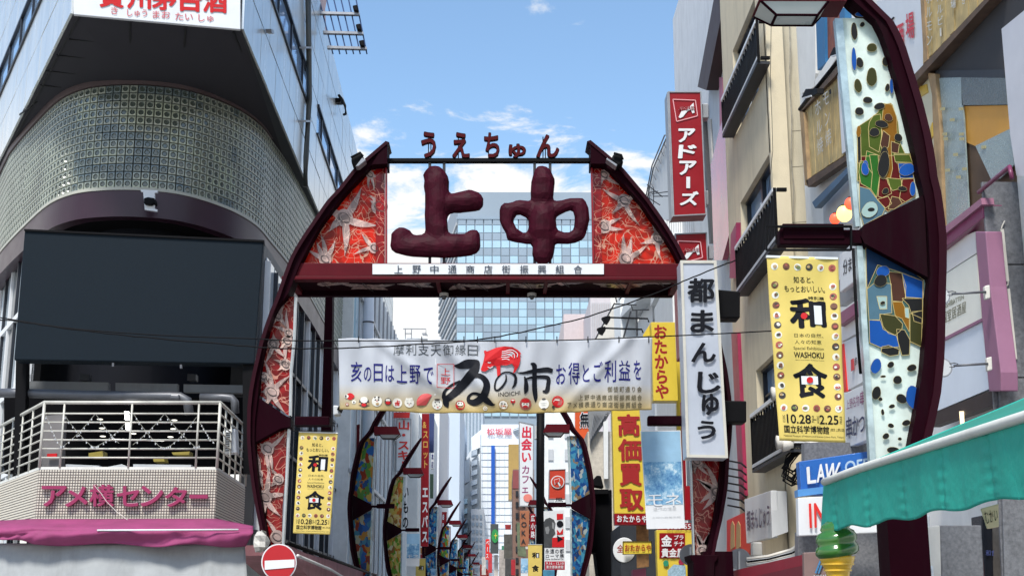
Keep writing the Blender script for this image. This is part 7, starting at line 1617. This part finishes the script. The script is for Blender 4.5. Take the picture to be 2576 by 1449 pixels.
htext('IN', Y8((662, 1010), (775, 1000), (775, 1150), (668, 1158)), PY(17.08), BRED, t, off=.02, lift=.02)
t = sign('brown_plaque', 'brown board with blue and pink stroke emblem left of the ice cream cone', Y8((635, 1305), (800, 1297), (805, 1520), (640, 1520)), PY(15.5), .1, mat('plaque_brown', (.20, .13, .12), .6, var=.15))
for a_, b_, m_ in (((705, 1430), (738, 1345), 'b'), ((722, 1432), (752, 1350), 'b'), ((745, 1345), (785, 1428), 'p'), ((762, 1340), (800, 1420), 'p')):
    mb = MB(); strip(mb, Y8(a_), Y8(b_), PY(15.48), 4.2, .006, .01); mb.build('emblem', mat('emblem_blue', (.05, .18, .35), .5) if m_ == 'b' else mat('emblem_rose', (.50, .20, .30), .5), t)
htext('NAGAFUJI', Y8((695, 1440), (800, 1438), (800, 1462), (697, 1464)), PY(15.48), LGREY, t)
for q_, y, m_, nm, lab in ((((1305, 1080), (1400, 1080), (1400, 1180), (1305, 1180)), 12.5, LGREY, 'grey_plate', 'light grey plate hanging under the green awning'), (((1360, 1150), (1460, 1140), (1470, 1520), (1370, 1520)), 12.2, OFFW, 'white_cabinet', 'tall white narrow cabinet under the green awning'), (((1455, 1140), (1710, 1140), (1730, 1520), (1475, 1520)), 12.6, GRAN, 'granite_pier', 'grey granite pier right of the white cabinet'),
    (((1710, 1080), (1850, 1080), (1850, 1480), (1735, 1480)), 13, mat('dark_door', (.01, .012, .018), .2), 'dark_window', 'dark shop window with faint blue writing under the awning'), (((1820, 1080), (1980, 1060), (1980, 1520), (1830, 1520)), 12.8, mat('brown_stone', (.17, .15, .13), .5, var=.4, scale=20), 'stone_pier', 'brown stone pier at the bottom right corner'), (((1180, 1100), (1310, 1080), (1320, 1520), (1190, 1520)), 13.2, VBLACK, 'dark_recess', 'black recess behind the pillar under the green awning')):
    tag(slab(nm, Y8(*q_), PY(y), .3, m_, None, bev=.01), lab, nm.split('_')[-1])
htext('和食', Y8((1735, 1290), (1800, 1288), (1800, 1325), (1735, 1325)), PY(12.98), mat('faint_blue', (.05, .07, .22), .5), bpy.data.objects['dark_window'])
t = sign('notice', 'cream paper notice with brush writing hanging from the green awning', Y8((1705, 1040), (1815, 1010), (1818, 1150), (1745, 1163)), PY(7.2), .01, mat('paper_cream', (.62, .54, .36), .7)); cells('むかい', Y8((1718, 1050), (1808, 1030), (1812, 1120), (1735, 1140)), PY(7.2), INK, t, off=.0)
t = T('meter_box', 'small white meter box low under the green awning', 'box', PY(12).at(2340, 1430)); slab('case', Y8((1368, 1388), (1420, 1385), (1425, 1470), (1372, 1470)), PY(12.0), .1, SIGNW, t, bev=.01); slab('dial', Y8((1376, 1405), (1410, 1403), (1412, 1425), (1378, 1427)), PY(11.98), .01, LGREY, t)
# fluorescent glint in the dark eave
tag(slab('eave_lamp', W4((1170, 1330), (1190, 1330), (1195, 1440), (1178, 1430)), PX(4.66), .02, mat('warm_lamp', (.8, .7, .5), .5, var=0, emit=(1, .75, .4, .5))), 'small warm lamp glowing under the signboard eave', 'lamp')
# ---------------------------------------------------------------- green awning
GREEN = mat('awning_green', (.03, .50, .40), .6, var=.12, scale=2.5, bump=.5, bscale=9, transl=.35, dirt=.2)
ga = T('awning', 'turquoise green fabric awning with white edge in the right foreground', 'awning', (2.3, 7.5, 2.1))
XG = 2.2; PG_ = PX(XG)
fa = [(2074, 1212), (2160, 1179), (2576, 1048), (2700, 1008)]
fb = [(2066, 1333), (2180, 1322), (2576, 1250), (2760, 1215)]
def seg(row, s):
    x = s*(len(row)-1); i = min(int(x), len(row)-2); return lerp(row[i], row[i+1], x-i)
def lin(row, s):   # smooth along u
    u = row[0][0]+(row[-1][0]-row[0][0])*s
    for a_, b_ in zip(row, row[1:]):
        if u <= b_[0]: return lerp(a_, b_, (u-a_[0])/(b_[0]-a_[0]))
    return row[-1]
def valf(s, t_):
    a_, b_ = lin(fa, s), lin(fb, s); p = PG_.at(*lerp(a_, b_, t_)); u = a_[0]
    y = p.y
    p.x -= .007*math.sin(y*4)*t_+.003*math.sin(y*17+t_*2)*t_
    for ys in (9.0, 8.15, 7.45, 6.75, 6.1, 5.5): p.x += .013*math.exp(-((y-ys)/.03)**2)*(.6+.4*t_)+.003*math.sin(t_*34+ys)*math.exp(-((y-ys)/.08)**2)
    p.z += .012*math.sin(y*7.5)*t_
    return p
grid('valance', valf, 220, 24, GREEN, ga, th=.006)
def topf(s, t_):
    a_ = lin(fa, s); p = PG_.at(*a_); q_ = Vector((4.3, p.y+.0, p.z+.84))
    r_ = p+(q_-p)*t_; r_.z -= .006*math.sin(p.y*6)*math.sin(math.pi*t_); return r_
for ys in (8.9, 8.1, 7.3, 6.5, 5.9):
    s_ = None; mbs = MB()
    us = [s2/400 for s2 in range(401)]; sb = min(us, key=lambda q2: abs(PG_.at(*lin(fa, q2)).y-ys)); n_ = 12
    for j in range(n_):
        a1, b1 = valf(sb, j/n_), valf(sb, (j+1)/n_); mbs.prism([a1+Vector((-.006, -.008, 0)), a1+Vector((-.006, .008, 0)), b1+Vector((-.006, .008, 0)), b1+Vector((-.006, -.008, 0))], Vector((.004, 0, 0)))
    mbs.build('seam', mat('seam_green', (.015, .40, .31), .7), ga)
grid('canopy', topf, 60, 20, mat('canopy_teal', (.05, .38, .30), .55, var=.2, scale=1.5, transl=.4), ga, th=.006)
rod('edge_roll', [lin(fa, s/20) for s in range(21)], PX(XG-.01), .026, mat('edge_white', (.66, .67, .62), .5, dirt=.4), ga, n=10)
e0 = PG_.at(*fa[0]); MB().tube([e0, Vector((4.3, e0.y, e0.z+.84))], .012, 6).build('side_bar', GREEN, ga)
# ---------------------------------------------------------------- ice cream cone
c0 = PY(9.0).at(2117, 1352); ic = T('cone_display', 'giant soft ice cream cone model with green swirl under the green awning', 'display model', c0-Vector((0, 0, .4)))
kk = 9.0/3400
def lathe(name, prof, m, parent, n=36, swirl=0, smooth=True, waffle=0):
    vs = []; fs = []
    for j, (r, z) in enumerate(prof):
        for i in range(n):
            a_ = 2*math.pi*i/n; rr_ = r*(1+swirl*math.sin(3*a_+j*.45)); vs.append((c0.x+rr_*math.cos(a_), 9.15+rr_*math.sin(a_), c0.z+z+(.018*math.sin(a_+1.2) if swirl else 0)))
    for j in range(len(prof)-1):
        for i in range(n): fs.append((j*n+i, j*n+(i+1) % n, (j+1)*n+(i+1) % n, (j+1)*n+i))
    fs.append(tuple(range(n))); fs.append(tuple((len(prof)-1)*n+i for i in range(n)))
    return obj(name, vs, fs, m, parent, smooth=smooth)
prof = [(.02, .13), (.06, .125), (.09, .10), (.10, .075), (.092, .058), (.118, .045), (.132, .02), (.135, -.01), (.122, -.03), (.135, -.045), (.142, -.065), (.142, -.09), (.125, -.11), (.10, -.12), (.05, -.12)]
lathe('ice_cream', prof[::-1], mat('cream_green', (.03, .13, .015), .14, var=.2, spec=.8), ic, swirl=.025)
lathe('cone', [(.04, -.62), (.065, -.40), (.075, -.24), (.083, -.20), (.10, -.17), (.112, -.14), (.118, -.115), (.10, -.112)], mat('cone_yellow', (.70, .42, .02), .25, var=.1, spec=.7), ic)
for z, r in ((-.165, .103), (-.205, .086)): MB().tube([(c0.x, 9.15, c0.z+z-.006), (c0.x, 9.15, c0.z+z+.006)], r+.006, 30).build('cone_rib', MATS['cone_yellow'], ic, smooth=False)
# ---------------------------------------------------------------- no-entry sign
c_ = Y1((355, 1340)); ne = T('no_entry_sign', 'round red no entry sign with white bar in front of the gate left foot', 'road sign', PY(20.3).at(c_[0], 1449))
slab('disc', ell(c_, 44.5, 46.5, 48), PY(20.3), .02, SIGNW, ne); slab('red_face', ell(c_, 41.5, 43.5, 48), PY(20.29), .006, mat('road_red', (.40, .006, .012), .35, var=.06), ne)
slab('white_bar', Y1((245, 1328), (475, 1318), (475, 1378), (245, 1398)), PY(20.28), .004, SIGNW, ne)
MB().tube([PY(20.36).at(c_[0], 1400), PY(20.36).at(c_[0], 1400)-Vector((0, 0, 2.4))], .03, 10).build('pole', GREYM, ne)
t = T('crumpled_bag', 'crumpled pale plastic tied to the gate left foot', 'bag', PY(20.6).at(656, 1360)); random.seed(2)
mb = MB(); cc = PY(20.6).at(656, 1362)
for i in range(9):
    for j in range(7):
        a_ = 2*math.pi*i/8; b_ = math.pi*j/6; r_ = .13*random.uniform(.6, 1.15); mb.v.append((cc.x+r_*math.sin(b_)*math.cos(a_), cc.y+r_*math.sin(b_)*math.sin(a_), cc.z+1.2*r_*math.cos(b_)))
for i in range(8):
    for j in range(6): mb.f.append((i*7+j, i*7+j+1, (i+1)*7+j+1, (i+1)*7+j))
mb.build('plastic', mat('plastic_pale', (.5, .48, .44), .5, var=.3, scale=20), t)
# ---------------------------------------------------------------- rooftop steel frame, top left of the sky
sf = T('roof_sign_frame', 'steel lattice frame of blue bars projecting from the silver roof edge', 'frame', PY(34).at(850, 60))
BLU = mat('bar_blue', (.015, .04, .12), .4, .3); PSF = PY(34)
for x0, x1 in ((480, 590), (540, 645), (597, 700), (655, 755), (715, 808), (775, 862)):
    mb = MB(); strip(mb, W1((x0, -10)), W1((x1, 425)), PSF, 3.2, .1); mb.build('bar', BLU, sf)
for y0, x0, x1 in ((100, 470, 805), (255, 512, 835), (375, 545, 862)):
    slab('cross_beam', W1((x0, y0-8), (x1, y0+2), (x1, y0+20), (x0, y0+12)), PY(33.9), .12, GREYM, sf)
for x, y in ((775, 65), (800, 215), (825, 345)): slab('lamp_head', W1((x-28, y-20), (x+12, y-28), (x+22, y+28), (x-15, y+22)), PY(33.8), .3, BLACK, sf, bev=.03)
slab('pink_board', W1((440, -10), (545, -10), (530, 80), (540, 250), (500, 200), (470, 100)), PX(-4.95), .05, mat('board_pink', (.55, .38, .36), .6), sf)
